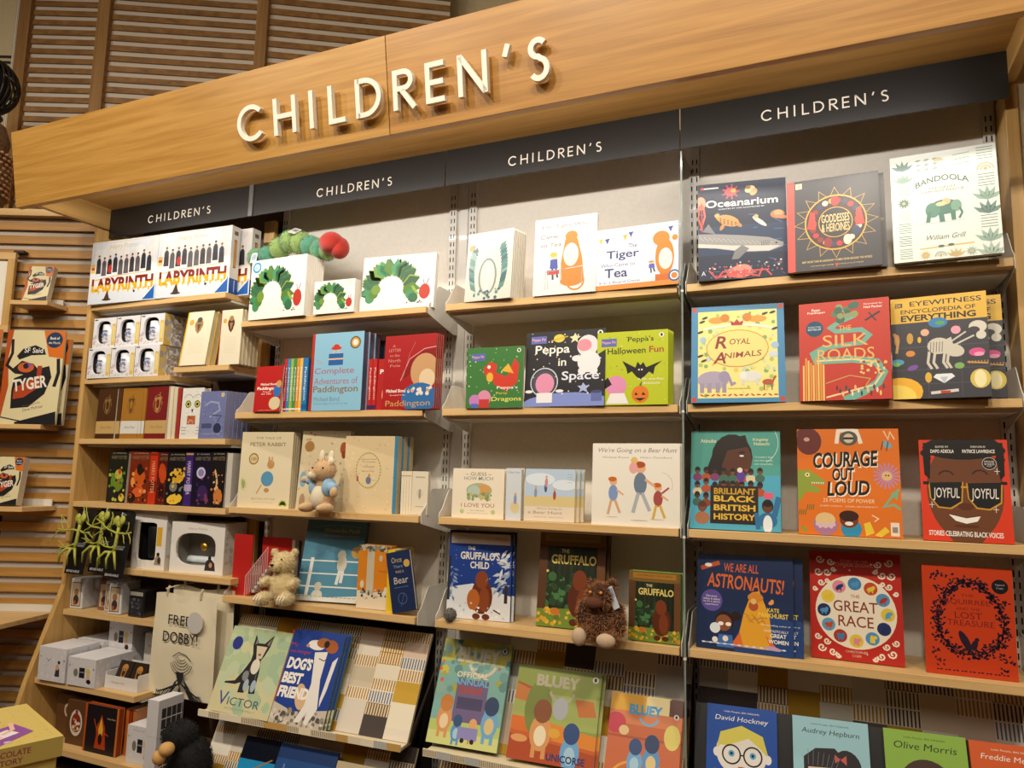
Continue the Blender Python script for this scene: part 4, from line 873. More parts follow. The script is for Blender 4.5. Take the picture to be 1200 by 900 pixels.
def a_space(a):
    a.R(0,0,1,1,'#1f1d24').E(.55,1.02,.62,.2,'#7f8fd0'); a.scat(46,(.02,.02,.98,.85),(.005,.012),['#e8e4d8','#c8b8e0','#f0e0a0'],7)
    a.R(.06,.06,.26,.16,'#5a6ab0').T('Peppa Pig',.16,.11,.18,.05,'#e8a0b8',.02).E(.42,.1,.07,.055,'#d8c84c').L([(.32,.13),(.53,.08)],.014,'#c8a83c')
    a.P([(.62,.04),(.64,.08),(.69,.09),(.65,.12),(.66,.17),(.62,.14),(.57,.17),(.59,.12),(.55,.09),(.6,.08)],'#e8dcb0')
    a.T('Peppa',.34,.26,.44,.15,W,.015).T('in',.47,.42,.1,.1,W,.01).T('Space',.7,.62,.46,.15,'#e0e4f4',.015)
    a.O(.78,.22,.13,'#e0dce0').E(.74,.21,.09,.08,'#dd8fa0').E(.8,.43,.14,.14,'#e9e6ea').E(.72,.55,.05,.05,'#e9e6ea').E(.86,.55,.05,.05,'#e9e6ea').E(.65,.38,.06,.04,'#e9e6ea')
    a.ring(.25,.68,.17,.014,'#c8ccd8').O(.25,.68,.15,'#4a4a5c').E(.26,.7,.12,.14,'#dd8fb0').R(.16,.82,.36,.95,'#e9e6ea').E(.06,.8,.05,.02,'#e9e6ea').E(.45,.8,.05,.02,'#e9e6ea')
    a.R(.84,.82,.97,.94,'#5f6aa8').E(.905,.82,.065,.02,'#3a4478').P([(.74,.7),(.77,.74),(.82,.74),(.78,.78),(.8,.83),(.74,.8),(.69,.83),(.71,.78),(.67,.74),(.72,.74)],'#a8b4e0'); penguin(a,.93,.06)
book(pose('space'), 'black space picture book with round pink and white shapes on the second middle shelf', a_space, .01, 1, '#1c1a20', hard=False, spine='R')
def a_hallo(a):
    a.R(0,0,1,1,'#b9c41f'); a.scat(36,(.03,.03,.97,.97),(.005,.01),['#7a7a10','#e0e86c','#8a8f18'],5)
    a.R(.06,.09,.28,.2,'#5a6ab0').T('Peppa Pig',.17,.145,.2,.05,'#e8a0b8',.02).T("Peppa's",.62,.12,.36,.09,'#2a2818',.01).T('Halloween',.42,.265,.54,.085,'#2a2818',.01).T('Fun',.84,.26,.2,.085,'#a83a2c',.015)
    k = '#1c1a16'
    a.P([(.58,.42),(.55,.5),(.36,.4),(.42,.5),(.44,.58),(.5,.55),(.56,.62),(.62,.66),(.68,.62),(.74,.56),(.8,.6),(.82,.5),(.92,.42),(.7,.5),(.66,.43),(.62,.47)],k).O(.6,.53,.012,'#f0e8e0').O(.64,.53,.012,'#f0e8e0')
    a.T('A lift-the-flap',.76,.66,.36,.035,W).T('adventure',.76,.71,.26,.035,W)
    a.E(.28,.74,.15,.14,'#dd8fb8').P([(.08,.7),(.16,.62),(.22,.72),(.12,.78)],k).P([(.14,.98),(.2,.84),(.4,.84),(.46,.98)],'#ece8ea').O(.62,.86,.12,'#dd7a20').L([(.62,.75),(.64,.7)],.025,'#5a7a2c').P([(.56,.83),(.59,.87),(.54,.87)],k).P([(.66,.83),(.7,.87),(.64,.87)],k).P([(.54,.91),(.7,.91),(.62,.95)],k)
    penguin(a,.91,.07)
book(pose('hallo'), 'lime green board book with bat and pumpkin beside the clear divider, front copy', a_hallo, .02, 3, '#a9b41c', short='lime green board book', hard=True, pages='#b9c42a', shift=(.003, 0))
def a_love(a):
    a.R(0,0,1,1,'#eee2cc').T('~ GUESS ~',.5,.11,.5,.07,'#6a6058').T('HOW MUCH',.5,.2,.56,.075,'#7f8a94',.005).T('I LOVE YOU',.5,.74,.64,.08,'#a8705c',.005).T('Sam McBratney',.5,.85,.28,.03,'#8a7a68').T('Illustrated by Anita Jeram',.5,.9,.4,.025,'#8a7a68')
    a.E(.52,.44,.25,.15,'#a8b890').E(.6,.45,.14,.13,'#d8a05c').E(.42,.46,.12,.12,'#b8c8bc').scat(26,(.3,.5,.75,.62),(.02,.04),['#8fa87c','#c8b878','#7f9a6c'],3).O(.2,.87,.04,'#b8c890').O(.8,.87,.04,'#b8c890')
book(pose('love'), 'small cream board book with green and tan oval, leftmost on the third middle shelf', a_love, .018, 2, '#e6dac2', short='small cream board book', pages='#e6dac2', shift=(.006, 0))
def a_sky(a):
    a.R(0,0,1,1,'#b8cbe0').R(0,.52,1,1,'#d8c48c').E(.3,.2,.3,.12,'#dbe4ee').E(.8,.3,.25,.1,'#dbe4ee').R(.0,.72,1,1,'#e2d4c0')
    for u, v, c in ((.22,.46,'#8a94b0'),(.42,.36,'#4a5a80'),(.6,.5,'#a8504c'),(.43,.26,'#c88a94')): a.E(u,v,.03,.09,c).O(u,v-.11,.025,'#d8a880')
    a.T("We're Going on",.5,.76,.5,.04,'#9a7a68').T('a Bear Hunt',.42,.83,.68,.055,'#a88a70',.005).T('Michael Rosen   Helen Oxenbury',.5,.92,.6,.03,'#9a8a78')
    for q in range(4): a.L([(.84,.1+q*.05),(.94,.1+q*.05)],.006,'#8a9ab0')
book(pose('love2', w=.062), 'narrow pale blue board book squeezed between two small board books on the third middle shelf', lambda a: (a.R(0,0,1,1,'#d5dbe2').T('A Bear Hunt',.5,.08,.8,.04,'#6a7a9a').E(.6,.75,.3,.12,'#e0cc9c').E(.62,.6,.1,.1,'#8a9ac0').O(.62,.5,.08,'#d8a880')), .03, 1, '#dcd8d0', pages='#e8e2d6')
book(pose('love3'), 'small sky blue board book with walking figures on the third middle shelf', a_sky, .016, 3, '#d8c890', short='small sky blue board book', pages='#e8e2d0', shift=(.012, 0))
def a_hunt(a):
    a.R(0,0,1,1,'#eee8dc').T("We're Going on a Bear Hunt",.52,.09,.9,.075,'#7a7880',.0,.25).T('Michael Rosen        Helen Oxenbury',.52,.175,.8,.03,'#8a8890',0,.2)
    def fig(u,v,s,top,leg,hair,hat=None):
        a.O(u,v,.045*s,'#e2b088').E(u-.01,v-.03*s,.05*s,.03*s,hair).E(u,v+.14*s,.055*s,.1*s,top).L([(u-.02,v+.22*s),(u-.06*s,v+.4*s)],.03*s,leg).L([(u+.02,v+.22*s),(u+.08*s,v+.38*s)],.03*s,leg).L([(u+.04*s,v+.1*s),(u+.12*s,v+.16*s)],.022*s,'#e2b088')
    fig(.25,.47,1.0,'#7f9ac8','#d8a880','#c86a2c'); fig(.76,.53,.95,'#a8504c','#d8b04c','#c8602c'); fig(.56,.3,1.35,'#6f7f94','#b0b4bc','#b0522c'); a.O(.49,.21,.04,'#e0c070').E(.48,.3,.05,.07,'#e8a8a8').arc(.78,.5,.14,-20,80,.004,'#b0a8a0').L([(.8,.6),(.88,.53)],.02,'#a8504c')
    a.E(.55,.93,.1,.008,'#c8bfa8').E(.24,.9,.07,.006,'#c8bfa8').E(.75,.91,.08,.006,'#c8bfa8')
book(pose('hunt'), 'large white square book with walking figures beside the clear divider on the third shelf', a_hunt, .013, 3, '#e9e2d4', short='large white walking-figures book', shift=(.004, 0))
def bear_blob(a, u, v, s, c='#6a3018', c2='#8a4424'):   # plain brown upright shape, no face
    a.E(u,v,s*.5,s*.62*a.w/a.h*1.2,c).E(u-.02*s,v-s*.55,s*.3,s*.3,c2).E(u+.12*s,v+.1*s,s*.25,s*.4,c2).E(u-.22*s,v+s*.66,s*.18,s*.1,c).E(u+.22*s,v+s*.66,s*.18,s*.1,c)
def a_snow(a):
    a.R(0,0,1,1,'#1f3f8f').R(0,0,1,.06,'#20242e').P([(0,.66),(.4,.6),(1,.72),(1,1),(0,1)],'#dfe3ea'); r = random.Random(5)
    for q in range(26): a.leaf(.86+r.uniform(-.06,.14),.2+q*.018,.16,200+r.uniform(-40,60),r.choice(['#c8d0dc','#9aa8bc','#e4e8ee']),.16)
    for q in range(14): a.leaf(.08,.42+q*.025,.1,r.uniform(180,360),r.choice(['#8fa4c4','#6a80ac']),.18)
    a.R(.9,.6,.95,.8,'#3a2c28').R(.0,.3,.04,.8,'#2a3040').R(.03,.03,.97,.15,'#cdc2b4').T("JULIA DONALDSON   AXEL SCHEFFLER",.5,.09,.84,.045,'#8a8078').T('THE',.36,.2,.12,.04,W,.01).T("GRUFFALO'S",.5,.285,.62,.09,'#e6e2d8',.03).T('CHILD',.5,.39,.3,.08,'#e6e2d8',.03)
    bear_blob(a,.55,.74,.34); a.E(.42,.78,.1,.12,'#b8662c').L([(.74,.88),(.85,.92)],.02,'#4a2414'); a.scat(20,(.1,.82,.95,.98),(.01,.02),['#b8c0cc','#f0f2f5'],2).scat(26,(.1,.18,.8,.6),(.003,.006),['#dfe3ea'],2)
book(pose('gchild'), 'blue book with snowy wood and brown figure, leftmost on the fourth middle shelf', a_snow, .014, 2, '#1c2430', short='blue snowy wood book', shift=(.01, 0))
def a_wood(a, band=True):
    a.R(0,0,1,1,'#1f2a1c'); r = random.Random(9)
    for q in range(9): a.R(.12+q*.09,.15,.12+q*.09+r.uniform(.01,.04),.7,r.choice(['#2c3524','#3a2e20','#17200f']))
    a.scat(70,(.1,.45,.75,.8),(.03,.07),['#2f4a2c','#3f6a3c','#24381f','#4a7a48'],3).R(0,.1,.13,.9,'#5a3a24').R(.88,.1,1,.95,'#6a4428').P([(0,0),(1,0),(1,.13),(.85,.15),(.15,.15),(0,.13)],'#7a5a2c')
    a.P([(0,.82),(.5,.8),(1,.84),(1,1),(0,1)],'#6f8a34').scat(50,(.02,.82,.98,.97),(.02,.05),['#d8a02c','#c8882c','#5a7a34','#e0b43c'],8)
    a.R(.08,.02,.92,.10,'#8f7a48' if band else '#a8762c').T('JULIA DONALDSON   AXEL SCHEFFLER',.5,.06,.7,.03,'#4a3a20').T('THE',.4,.2,.12,.04,'#e8dca8',.01).T('GRUFFALO',.53,.29,.68,.10,'#e0c86c',.03)
    bear_blob(a,.64,.70,.36,'#5a2814','#7a3a1c'); a.E(.28,.84,.07,.04,'#c8762c').O(.14,.42,.02,'#e0c86c')
book(pose('gruf', yaw=3), 'dark woodland book with brown figure in the centre of the fourth middle shelf', a_wood, .022, 2, '#2a2018', short='dark woodland book', shift=(.01, 0))
book(pose('gsmall'), 'small thick woodland board book with green top edge beside the clear divider', lambda a: a_wood(a, False), .045, 1, '#6f9a4c', pages='#6f9a4c')
# cartoon dog books: kept to text, rooms and plain coloured shapes
def dogshape(a, u, v, s, c, c2, c3):      # plain rounded seated shape without features
    k = a.w/a.h
    a.E(u,v+s*.75*k,s*.42,s*.62*k,c).E(u,v,s*.36,s*.42*k,c2).E(u,v+s*.85*k,s*.24,s*.35*k,c3).L([(u-s*.2,v+s*1.2*k),(u-s*.2,v+s*1.6*k)],s*.16,c).L([(u+s*.2,v+s*1.2*k),(u+s*.2,v+s*1.6*k)],s*.16,c)
def a_annual(a):
    a.R(0,0,1,1,'#7fb0a8').R(0,0,1,.22,'#b8b84c').scat(60,(0,0,1,.5),(.03,.07),['#5f8f8c','#8fb0a0','#c8c04c','#6f9a98','#a8a83c'],4).scat(26,(.02,.02,.98,.45),(.018,.03),['#cf4a3c','#dd5a44'],6,keep=lambda u,v: abs(u-.5) > .3)
    a.R(.3,.38,.75,.8,'#6f5f88').R(.34,.55,.7,.66,'#4a4468').R(0,.78,1,1,'#b8c870').R(0,.88,1,1,'#d0d488')
    a.T('BLUEY',.55,.14,.62,.15,'#cfc8b4',.05).arc(.62,.18,.2,200,340,.04,'#cfc8b4').T('THE',.5,.275,.1,.025,W,.01).T('OFFICIAL',.5,.335,.46,.055,'#e8dcc4',.02).T('ANNUAL',.5,.405,.5,.06,'#6fb4d8',.02).T('2024',.5,.48,.34,.07,'#b8442c',.03)
    dogshape(a,.2,.62,.26,'#d8985c','#c87f3c','#ead2a8'); dogshape(a,.84,.6,.28,'#6fa8d0','#2f4468','#d8c088'); dogshape(a,.4,.77,.18,'#5a94cc','#34527c','#a8cce0'); dogshape(a,.62,.78,.15,'#d88a4c','#e0a870','#f0dcb8'); a.R(.42,.82,.7,.93,'#8f8ac0').O(.5,.94,.03,K,10).O(.64,.94,.03,K,10); penguin(a,.9,.07)
book(pose('annual', y=-.01), 'tall annual with park scene and rounded blue and orange shapes on the middle tray', a_annual, .013, 1, '#7fb0a8')
def a_uni(a):
    a.R(0,0,1,1,'#8f9c4c').R(0,.28,1,.62,'#a3b060').P([(0,.62),(1,.66),(1,1),(0,1)],'#c8602c').P([(.0,.55),(.45,.56),(.45,.72),(0,.7)],'#d8702c').P([(.45,.58),(1,.66),(1,.8),(.5,.76)],'#e0882c').P([(0,.74),(1,.84),(1,1),(0,1)],'#b04a24')
    a.P([(.02,.18),(.25,.24),(.2,.4),(.0,.37)],'#c87a3c').P([(.72,.3),(.93,.3),(.98,.46),(.78,.48)],'#c8763c').P([(.02,.18),(.25,.24),(.24,.27),(.01,.2)],'#a85c28').E(.3,.45,.16,.3,'#7a8840')
    a.T('BLUEY',.5,.14,.52,.13,'#b8b098',.05).arc(.56,.2,.15,200,340,.03,'#b8b098')
    dogshape(a,.36,.47,.3,'#d8985c','#8a5230','#efe0c0'); dogshape(a,.72,.66,.26,'#6fa8d8','#2f4c80','#a8cce4'); a.E(.56,.42,.09,.12,'#b0b4bc').E(.52,.68,.07,.05,'#e0a83c').E(.12,.78,.1,.04,'#e0a060')
    a.T('UNICORSE',.68,.925,.44,.075,'#25366c',.03); penguin(a,.93,.07)
book(pose('uni', y=-.01), 'olive and orange picture book with rounded tan and blue shapes on the middle tray', a_uni, .009, 2, '#8f9c4c', hard=False, short='olive and orange picture book', shift=(.012, 0))
def a_blue3(a):
    a.R(0,0,1,1,'#c8683c').R(0,0,.5,.2,'#e0a82c').R(.5,0,.82,.22,'#e8d8a0').R(.82,0,1,.3,'#5a2c20').R(0,.2,1,.36,'#d88050').R(0,.5,1,.53,'#b05430').E(.1,.36,.14,.13,'#c83a50').E(.22,.44,.07,.06,'#e8c890').E(.88,.45,.11,.15,'#e0d070')
    a.T('BLUEY',.5,.17,.46,.13,'#4fa0d4',.05).arc(.55,.22,.13,200,340,.03,'#6fb4dc').ring(.5,1.0,.4,.03,'#e0a83c',.22)
    dogshape(a,.4,.62,.25,'#6fa8d8','#2f4c80','#a8cce4'); dogshape(a,.62,.56,.28,'#5a94cc','#2a3f68','#e0c88c'); penguin(a,.92,.2)
book(pose('blue3', y=-.0, h=.26), 'terracotta picture book with two rounded blue shapes, rightmost on the middle tray', a_blue3, .009, 2, '#c8683c', hard=False, short='terracotta picture book', shift=(.003, 0), spine='R')
# ------------------------------------------------------------------ second bay from left
def a_arch(a, wide=1.0):       # arch of green leaves with a red fruit: plain stand-in for the printed animal
    a.R(0,0,1,1,'#f1eee6'); gs = ['#4f7a2c','#2f6a44','#6f8f34','#3f8a5c','#2c5a3c','#8fa83c']
    r = random.Random(3)
    for q in range(40):
        b = R(200-q*5.2); u, v = .40+.25*math.cos(b), .60-.30*math.sin(b)
        a.leaf(u-.08*math.cos(b),v+.09*math.sin(b),.25,math.degrees(b)+r.uniform(-22,22),r.choice(gs),.3)
    for u, v in ((.12,.78),(.17,.7),(.2,.62),(.64,.66),(.68,.74),(.72,.8)): a.E(u,v,.065,.09,r.choice(gs))
    a.E(.87,.70,.075,.14,'#b8301f').L([(.86,.56),(.85,.48)],.012,'#5a4a7a').L([(.89,.56),(.92,.47)],.012,'#5a4a7a').scat(10,(.6,.84,.85,.9),(.008,.012),['#3a3a30'],2)
    a.T('THE VERY',.84,.06,.22,.03,'#8a94a8').T('HUNGRY',.84,.11,.2,.03,'#8a94a8').T('CATERPILLAR',.82,.16,.28,.03,'#8a94a8').T('by Eric Carle',.86,.22,.16,.02,'#b0b0b8')
def a_arch1(a): a_arch(a); a.O(.1,.12,.08,'#2f94c0').O(.1,.12,.05,'#e6eef0').T('BIG',.1,.12,.07,.04,'#2f94c0',.02)
book(pose('cat1'), 'large white book with green leaf arch and blue sticker, front of its deep stack', a_arch1, .013, 8, '#ece8de', short='large white leaf-arch book', spine='R', shift=(.0, 0))
book(pose('cat2'), 'small white board book with green leaf arch between the two larger ones', a_arch, .02, 2, '#ece8de', short='small white leaf-arch book', spine='R')
book(pose('cat3'), 'wide white book with green leaf arch, rightmost on the top shelf of its bay', a_arch, .012, 2, '#ece8de', short='wide white leaf-arch book', spine='R')
def a_pad1(a):
    a.R(0,0,1,1,'#b9201f').T('Michael Bond',.5,.40,.6,.05,W,.02).T('Paddington',.48,.50,.8,.085,W,.03).T('Through',.45,.57,.3,.035,W).T('the Year',.45,.61,.4,.035,W).E(.85,.55,.14,.14,'#2f6fb8').E(.8,.82,.22,.14,'#d8c8a0').E(.9,.4,.1,.08,'#c89a5c').T('STORIES AND MORE',.5,.97,.6,.018,'#e0b0a0')
book(pose('pad1'), 'small red book at the left end of the second shelf', a_pad1, .014, 1, '#a81a1a')
cs = [('#b8283a','#fff'),('#2f86b8','#fff'),('#8fae4c','#fff'),('#3f8a4c','#fff'),('#d8882c','#fff'),('#e0b44c','#fff')]
cn = ('crimson', 'blue', 'light green', 'dark green', 'orange', 'yellow')
for i, (c, tc) in enumerate(cs): spine_book(-1.752+i*.0168, .018, -.418, .0155, .236, .13, c, f'thin {cn[i]} paperback standing spine out beside the small red book', 'Paddington', tc, group='colourful thin paperbacks', band=(.93, .96, '#f0e8dc'))
spine_book(-1.650, .016, -.418, .028, .236, .13, '#2573b0', 'thicker blue paperback standing spine out beside the large blue story book', 'Paddington', '#e8eef4', group='colourful thin paperbacks', band=(.86, .95, '#1f5f9a'))
def a_pad2(a):
    a.R(0,0,1,1,'#8cc0dc').R(0,0,.055,1,'#b83424').R(0,0,1,.0,'#fff').O(.84,.14,.10,'#6a4a1c').O(.84,.14,.08,'#c8a04c').O(.84,.14,.05,'#ece6dc')
    a.R(.34,.27,.62,.42,'#2f5fa8').R(.34,.33,.62,.35,'#d8c08c').arc(.48,.27,.06,0,180,.02,'#d8c08c').E(.48,.2,.1,.025,'#c83a2c').E(.48,.18,.06,.03,'#c83a2c')
    a.T('The',.16,.37,.12,.05,'#c88aa8').T('Complete',.46,.5,.76,.1,'#a87088',.01).T('Adventures of',.5,.62,.84,.085,'#a87088',.005).T('Paddington',.5,.735,.86,.11,'#8a7458',.015).T('Michael Bond',.34,.85,.5,.055,'#6a8aa0').T('Illustrated by Peggy Fortnum and R. W. Alley',.42,.91,.66,.03,'#6a8aa0')
book(pose('pad2'), 'large pale blue story collection with red spine edge on the second shelf', a_pad2, .032, 3, '#9a2c20', short='large pale blue story book', pages='#3f5a78', shift=(.006, 0))
for i, x in enumerate((-1.306, -1.284)): spine_book(x, .012, -.418, .02, .214, .14, '#b32020', ('first' if not i else 'second')+' of two thin red spines left of the large red book', 'Paddington', '#f0d8d0', group='thin red spines', band=(.9, .98, '#3a2a5a'))
book((-1.262, .012, -.418, .10, .213, -1, 2), 'small red book half hidden behind the large red book on the second shelf', lambda a: a.R(0,0,1,1,'#b32020').T('Paddi',.5,.25,.8,.09,W,.02).E(.55,.7,.3,.2,'#e8c89c').E(.5,.72,.2,.14,'#3a3a7a'), .014, 1, '#a01a1a')
def a_pad3(a):
    a.R(0,0,1,1,'#a8191c').T('A',.18,.14,.06,.035,'#d09088').T('LETTER',.2,.2,.24,.04,'#d09088').T('to the',.2,.27,.2,.035,'#d09088').T('North',.2,.34,.24,.045,'#d09088').T('Pole',.22,.41,.2,.035,'#d09088')
    a.P([(.34,.62),(.5,.35),(.75,.22),(1,.2),(1,.45),(.6,.5)],'#8a1216').L([(.34,.62),(.5,.33),(.78,.2),(1,.18)],.012,'#d8a8a0').E(.8,.5,.27,.24,'#c89a6c',0,24).E(.85,.6,.15,.13,'#e0c8a4').E(.72,.85,.34,.2,'#2f6aa8').P([(.45,.7),(.6,.78),(.55,.98),(.45,.98)],'#2f6aa8').scat(20,(.5,.72,.95,.8),(.02,.04),['#e8dcd0','#c89a6c','#d8d0c8'],4)
    a.L([(.6,.1),(.5,.25),(.38,.6)],.006,'#c87a78').T('Michael Bond',.26,.75,.38,.045,W,.02).T('Illustrated by R W Alley',.3,.81,.3,.02,W).T('Paddington',.5,.93,.86,.1,'#c8a060',.0)
book(pose('pad3'), 'large red picture book with blue and tan shapes, right end of its shelf', a_pad3, .012, 4, '#a01a1c', short='large red picture book', shift=(.001, 0))
for i in range(2): spine_book(-1.345+i*.03, .13, -.418, .024, .315, .10, '#2c3a4c', ('left' if not i else 'right')+' of two dark slate books at the back between the blue and red books', None, '#8fa0b0', group='dark slate books at the back')
def a_rab1(a):
    a.R(0,0,1,1,'#e2d5b4').T('THE TALE OF',.52,.08,.5,.03,'#8a7c5c').T('PETER RABBIT',.52,.165,.7,.05,'#8a7c5c',.01)
    a.O(.26,.36,.095,'#8a6a30').O(.26,.36,.075,'#d8c490').T('120',.26,.36,.1,.04,'#8a6a30',.02).E(.55,.62,.12,.1,'#5a94b8').E(.6,.43,.07,.06,'#c09058').L([(.56,.33),(.57,.42)],.03,'#c09058').L([(.62,.33),(.62,.42)],.03,'#c8a070').L([(.45,.7),(.36,.82)],.02,'#c09058').E(.55,.77,.05,.03,'#c09058')
    a.T('BEATRIX POTTER',.5,.885,.46,.025,'#a8987a').T('The original and authorized edition',.5,.93,.4,.015,'#a8987a')
    for q in range(7): a.leaf(.88,.955,.09,q*30,'#9fb84c',.3)
    for q in range(5): a.leaf(.05,.7,.13,q*35-60,'#c8d090',.3)
book(pose('rab1'), 'cream book with small blue-coated animal, leftmost on the third shelf', a_rab1, .011, 4, '#dccfae', short='cream animal tale book', shift=(.002, 0), spine='R')
def a_rab2(a):
    a.R(0,0,1,1,'#d8c8a4').scat(90,(.02,.02,.98,.95),(.012,.03),['#c8b890','#b8a880','#e0d0b0','#a8b090','#c09070'],3).O(.17,.2,.1,'#a87a44').T('THE',.5,.3,.14,.03,'#6a5a40').T('TALE OF',.5,.38,.3,.035,'#6a5a40').T('PETER',.42,.52,.44,.06,'#4a3c2c',.01).T('RABBIT',.42,.62,.44,.06,'#4a3c2c',.01).E(.1,.62,.07,.1,'#7fa8c0').E(.12,.9,.06,.1,'#b09070').E(.88,.22,.07,.08,'#a0522c').E(.9,.3,.05,.05,'#8a3f24')
book(pose('rab2'), 'beige patterned book behind the plush rabbit on the third shelf', a_rab2, .012, 2, '#cfc09c', short='beige patterned book', spine='R', shift=(.003, 0))
def a_rab3(a):
    a.R(0,0,1,1,'#dfc9a0').scat(60,(.02,.02,.95,.98),(.008,.02),['#d4bd92','#e8d6b2','#cfb68c'],3)
    a.R(.935,0,1,1,'#3f86ac')
    for q in range(34): 
        b = q*2*PI/34; a.leaf(.46+.22*math.cos(b),.45+.22*math.sin(b),.05,math.degrees(-b)+70,'#a8a060',.3)
    a.R(.3,.3,.6,.31,'#b8a888'); a.T('The Complete',.46,.34,.26,.022,'#8a8070').T('Collection',.46,.4,.22,.022,'#8a8070').T('Beatrix Potter',.46,.46,.26,.02,'#a89878').E(.47,.58,.05,.05,'#6a7a94').E(.48,.52,.02,.03,'#b88a5c').E(.26,.56,.02,.04,'#b8604c')
for i in range(3):
    q = pose('rab3'); q[0] += i*.004; q[1] += i*.038
    book(q, ('front','middle','rear')[i]+' tan slipcase set with blue edge, in the row beside the plush rabbit', a_rab3, .034, 1, '#d8c298', spine='R', pages='#3f86ac', group='tan slipcase sets', name='slipcase_set')
for i in range(4): spine_book(-1.146+i*.0125, .045, -.835, .0115, .172, .11, '#dfd4bc', f'{("first","second","third","fourth")[i]} thin white spine right of the tan slipcases', None, group='thin white spines on the third shelf', hard=True, band=(.1, .12, '#b0a080'))
book((-1.096, .045, -.835, .072, .172, 2, .8), 'small white book with oval animal picture at the right end of the third shelf', lambda a: a.R(0,0,1,1,'#e2d8c2').R(.2,.12,.8,.15,'#b0a890').ring(.5,.5,.18,.02,'#b8ae98').E(.5,.52,.08,.12,'#9a9a88').R(.25,.8,.75,.82,'#b0a890'), .02, 1, '#ddd2ba', spine='R')
# row 4
def a_winnie(a):
    a.R(0,0,1,1,'#4f8aa6').R(0,0,1,.28,'#4a7486').T('Winnie-the-Pooh',.6,.17,.6,.055,'#b8a868',.01).T('The Complete Collection',.6,.235,.62,.03,'#a89c70').L([(.1,.14),(.5,.1),(.95,.13)],.01,'#6f94a4').O(.9,.42,.09,'#c8a04c').T('A',.9,.42,.04,.03,'#8a6a24')
    w_ = '#dfe2de'
    for v in (.53,.68,.83): a.L([(0,v+.005),(1,v)],.02,w_)
    for u in (.18,): a.L([(u,.5),(u-.02,.98)],.055,w_)
    a.E(.66,.46,.07,.06,'#c8c4b4').E(.68,.56,.08,.1,'#cfcbbc').L([(.66,.64),(.63,.8)],.05,w_).L([(.71,.64),(.7,.78)],.05,w_).E(.34,.83,.06,.05,'#c8c4b4').E(.34,.93,.09,.06,'#cfcbbc').P([(0,.93),(.5,.95),(1,.92),(1,1),(0,1)],'#d8dad4')
    for q in range(14): a.L([(.02+q*.07,.95),(.07+q*.07,.945)],.006,'#3a3f44')
    for q in range(12): a.L([(.05+.08*q,.4+.02*(q%3)),(.12+.08*q,.4+.02*(q%3))],.004,'#6fa4bc')
book(pose('winnie'), 'large blue book with white fence and gold seal on the fourth shelf', a_winnie, .03, 1, '#36566a', spine='R')
def a_orange(a):
    a.R(0,0,1,1,'#d88420').P([(0,.72),(.5,.74),(1,.7),(1,1),(0,1)],'#e4d6bc').R(.28,.0,.5,.78,'#c8bfa8').scat(50,(0,0,1,.08),(.03,.06),['#8a8470','#c8bfa8','#5a5648'],2).scat(40,(.05,.7,.95,.84),(.02,.04),['#5a6068','#8a9498','#c8c0ac','#3a3e44'],5).E(.15,.62,.06,.06,'#d8cfb8').E(.88,.7,.05,.06,'#e4dcc8').E(.7,.2,.05,.05,'#c8c0ac').T('Winnie-the-Pooh',.8,.4,.3,.03,'#b0601c')
book(pose('orange'), 'orange and cream book with line-drawn trees beside the large blue fence book', a_orange, .05, 1, '#d88420', spine='R', pages='#d8c9a8')
spine_book(-1.185, .03, -1.2185, .032, .243, .14, '#e0c020', 'bright yellow spine between the orange book and the leaning navy book', None, '#b0601c', hard=True)
bn = book((-1.142, .012, -1.2185, .112, .232, -3, 3), 'navy book leaning sideways against the yellow spine at the right end of the fourth shelf', lambda a: a.R(0,0,1,1,'#1d2c52').T('Once',.42,.14,.44,.09,'#b8a478').T('There',.45,.25,.4,.05,'#8a94b0').T('WAS A',.5,.34,.36,.045,'#b8a478').T('Bear',.52,.48,.6,.11,'#c8c0b0').O(.83,.22,.13,'#c8a04c').ring(.5,.78,.18,.012,'#6a80b0').L([(.4,.9),(.6,.7)],.01,'#6a80b0').R(.2,.59,.8,.6,'#5a6a94'), .016, 1, '#18264a')
bn.rotation_euler = (-R(3), R(-13), R(-3)); bn.location.z += .001
# ------------------------------------------------------------------ tray books, second bay
def a_victor(a):
    a.R(0,0,1,1,'#b9c9a0').R(0,.55,1,1,'#d4cca0').scat(60,(.02,.02,.98,.95),(.04,.1),['#c4d0ac','#b0c49c','#d0d0a4','#a8c0a0'],2).O(.15,.2,.085,'#2f3a8a')
    k = '#2c2c30'; a.P([(.42,.07),(.5,.17),(.6,.165),(.72,.05),(.70,.2),(.66,.3),(.62,.36),(.65,.5),(.66,.66),(.68,.74),(.58,.75),(.56,.66),(.52,.66),(.50,.75),(.40,.755),(.40,.64),(.32,.67),(.14,.675),(.15,.655),(.30,.63),(.38,.52),(.46,.38),(.46,.3),(.42,.2)],k).P([(.45,.11),(.49,.17),(.45,.19)],'#8a8078').P([(.70,.09),(.64,.17),(.68,.19)],'#8a8078').L([(.5,.42),(.47,.6)],.012,'#6a6a70').L([(.6,.4),(.62,.6)],.012,'#6a6a70')
    a.P([(.48,.2),(.66,.2),(.62,.34),(.54,.36)],'#d8c8ac').E(.56,.44,.07,.09,'#e4dccc').E(.5,.66,.04,.07,'#a8b8c8').E(.62,.66,.04,.07,'#a8b8c8').E(.57,.3,.025,.015,'#8a6a5c').E(.45,.56,.05,.06,'#8a8a88')
    a.T('V',.2,.84,.16,.15,'#3f4f9c',.0).T('ICTOR',.55,.86,.52,.09,'#4a5a6a',.0).T('JACQUELINE KELLY',.52,.945,.5,.025,'#8a9a90')
book(pose('victor', lean=22, y=-.10), 'pale green book with black and white dog, leftmost on the slanted tray', a_victor, .012, 1, '#b9c9a0', spine='R')
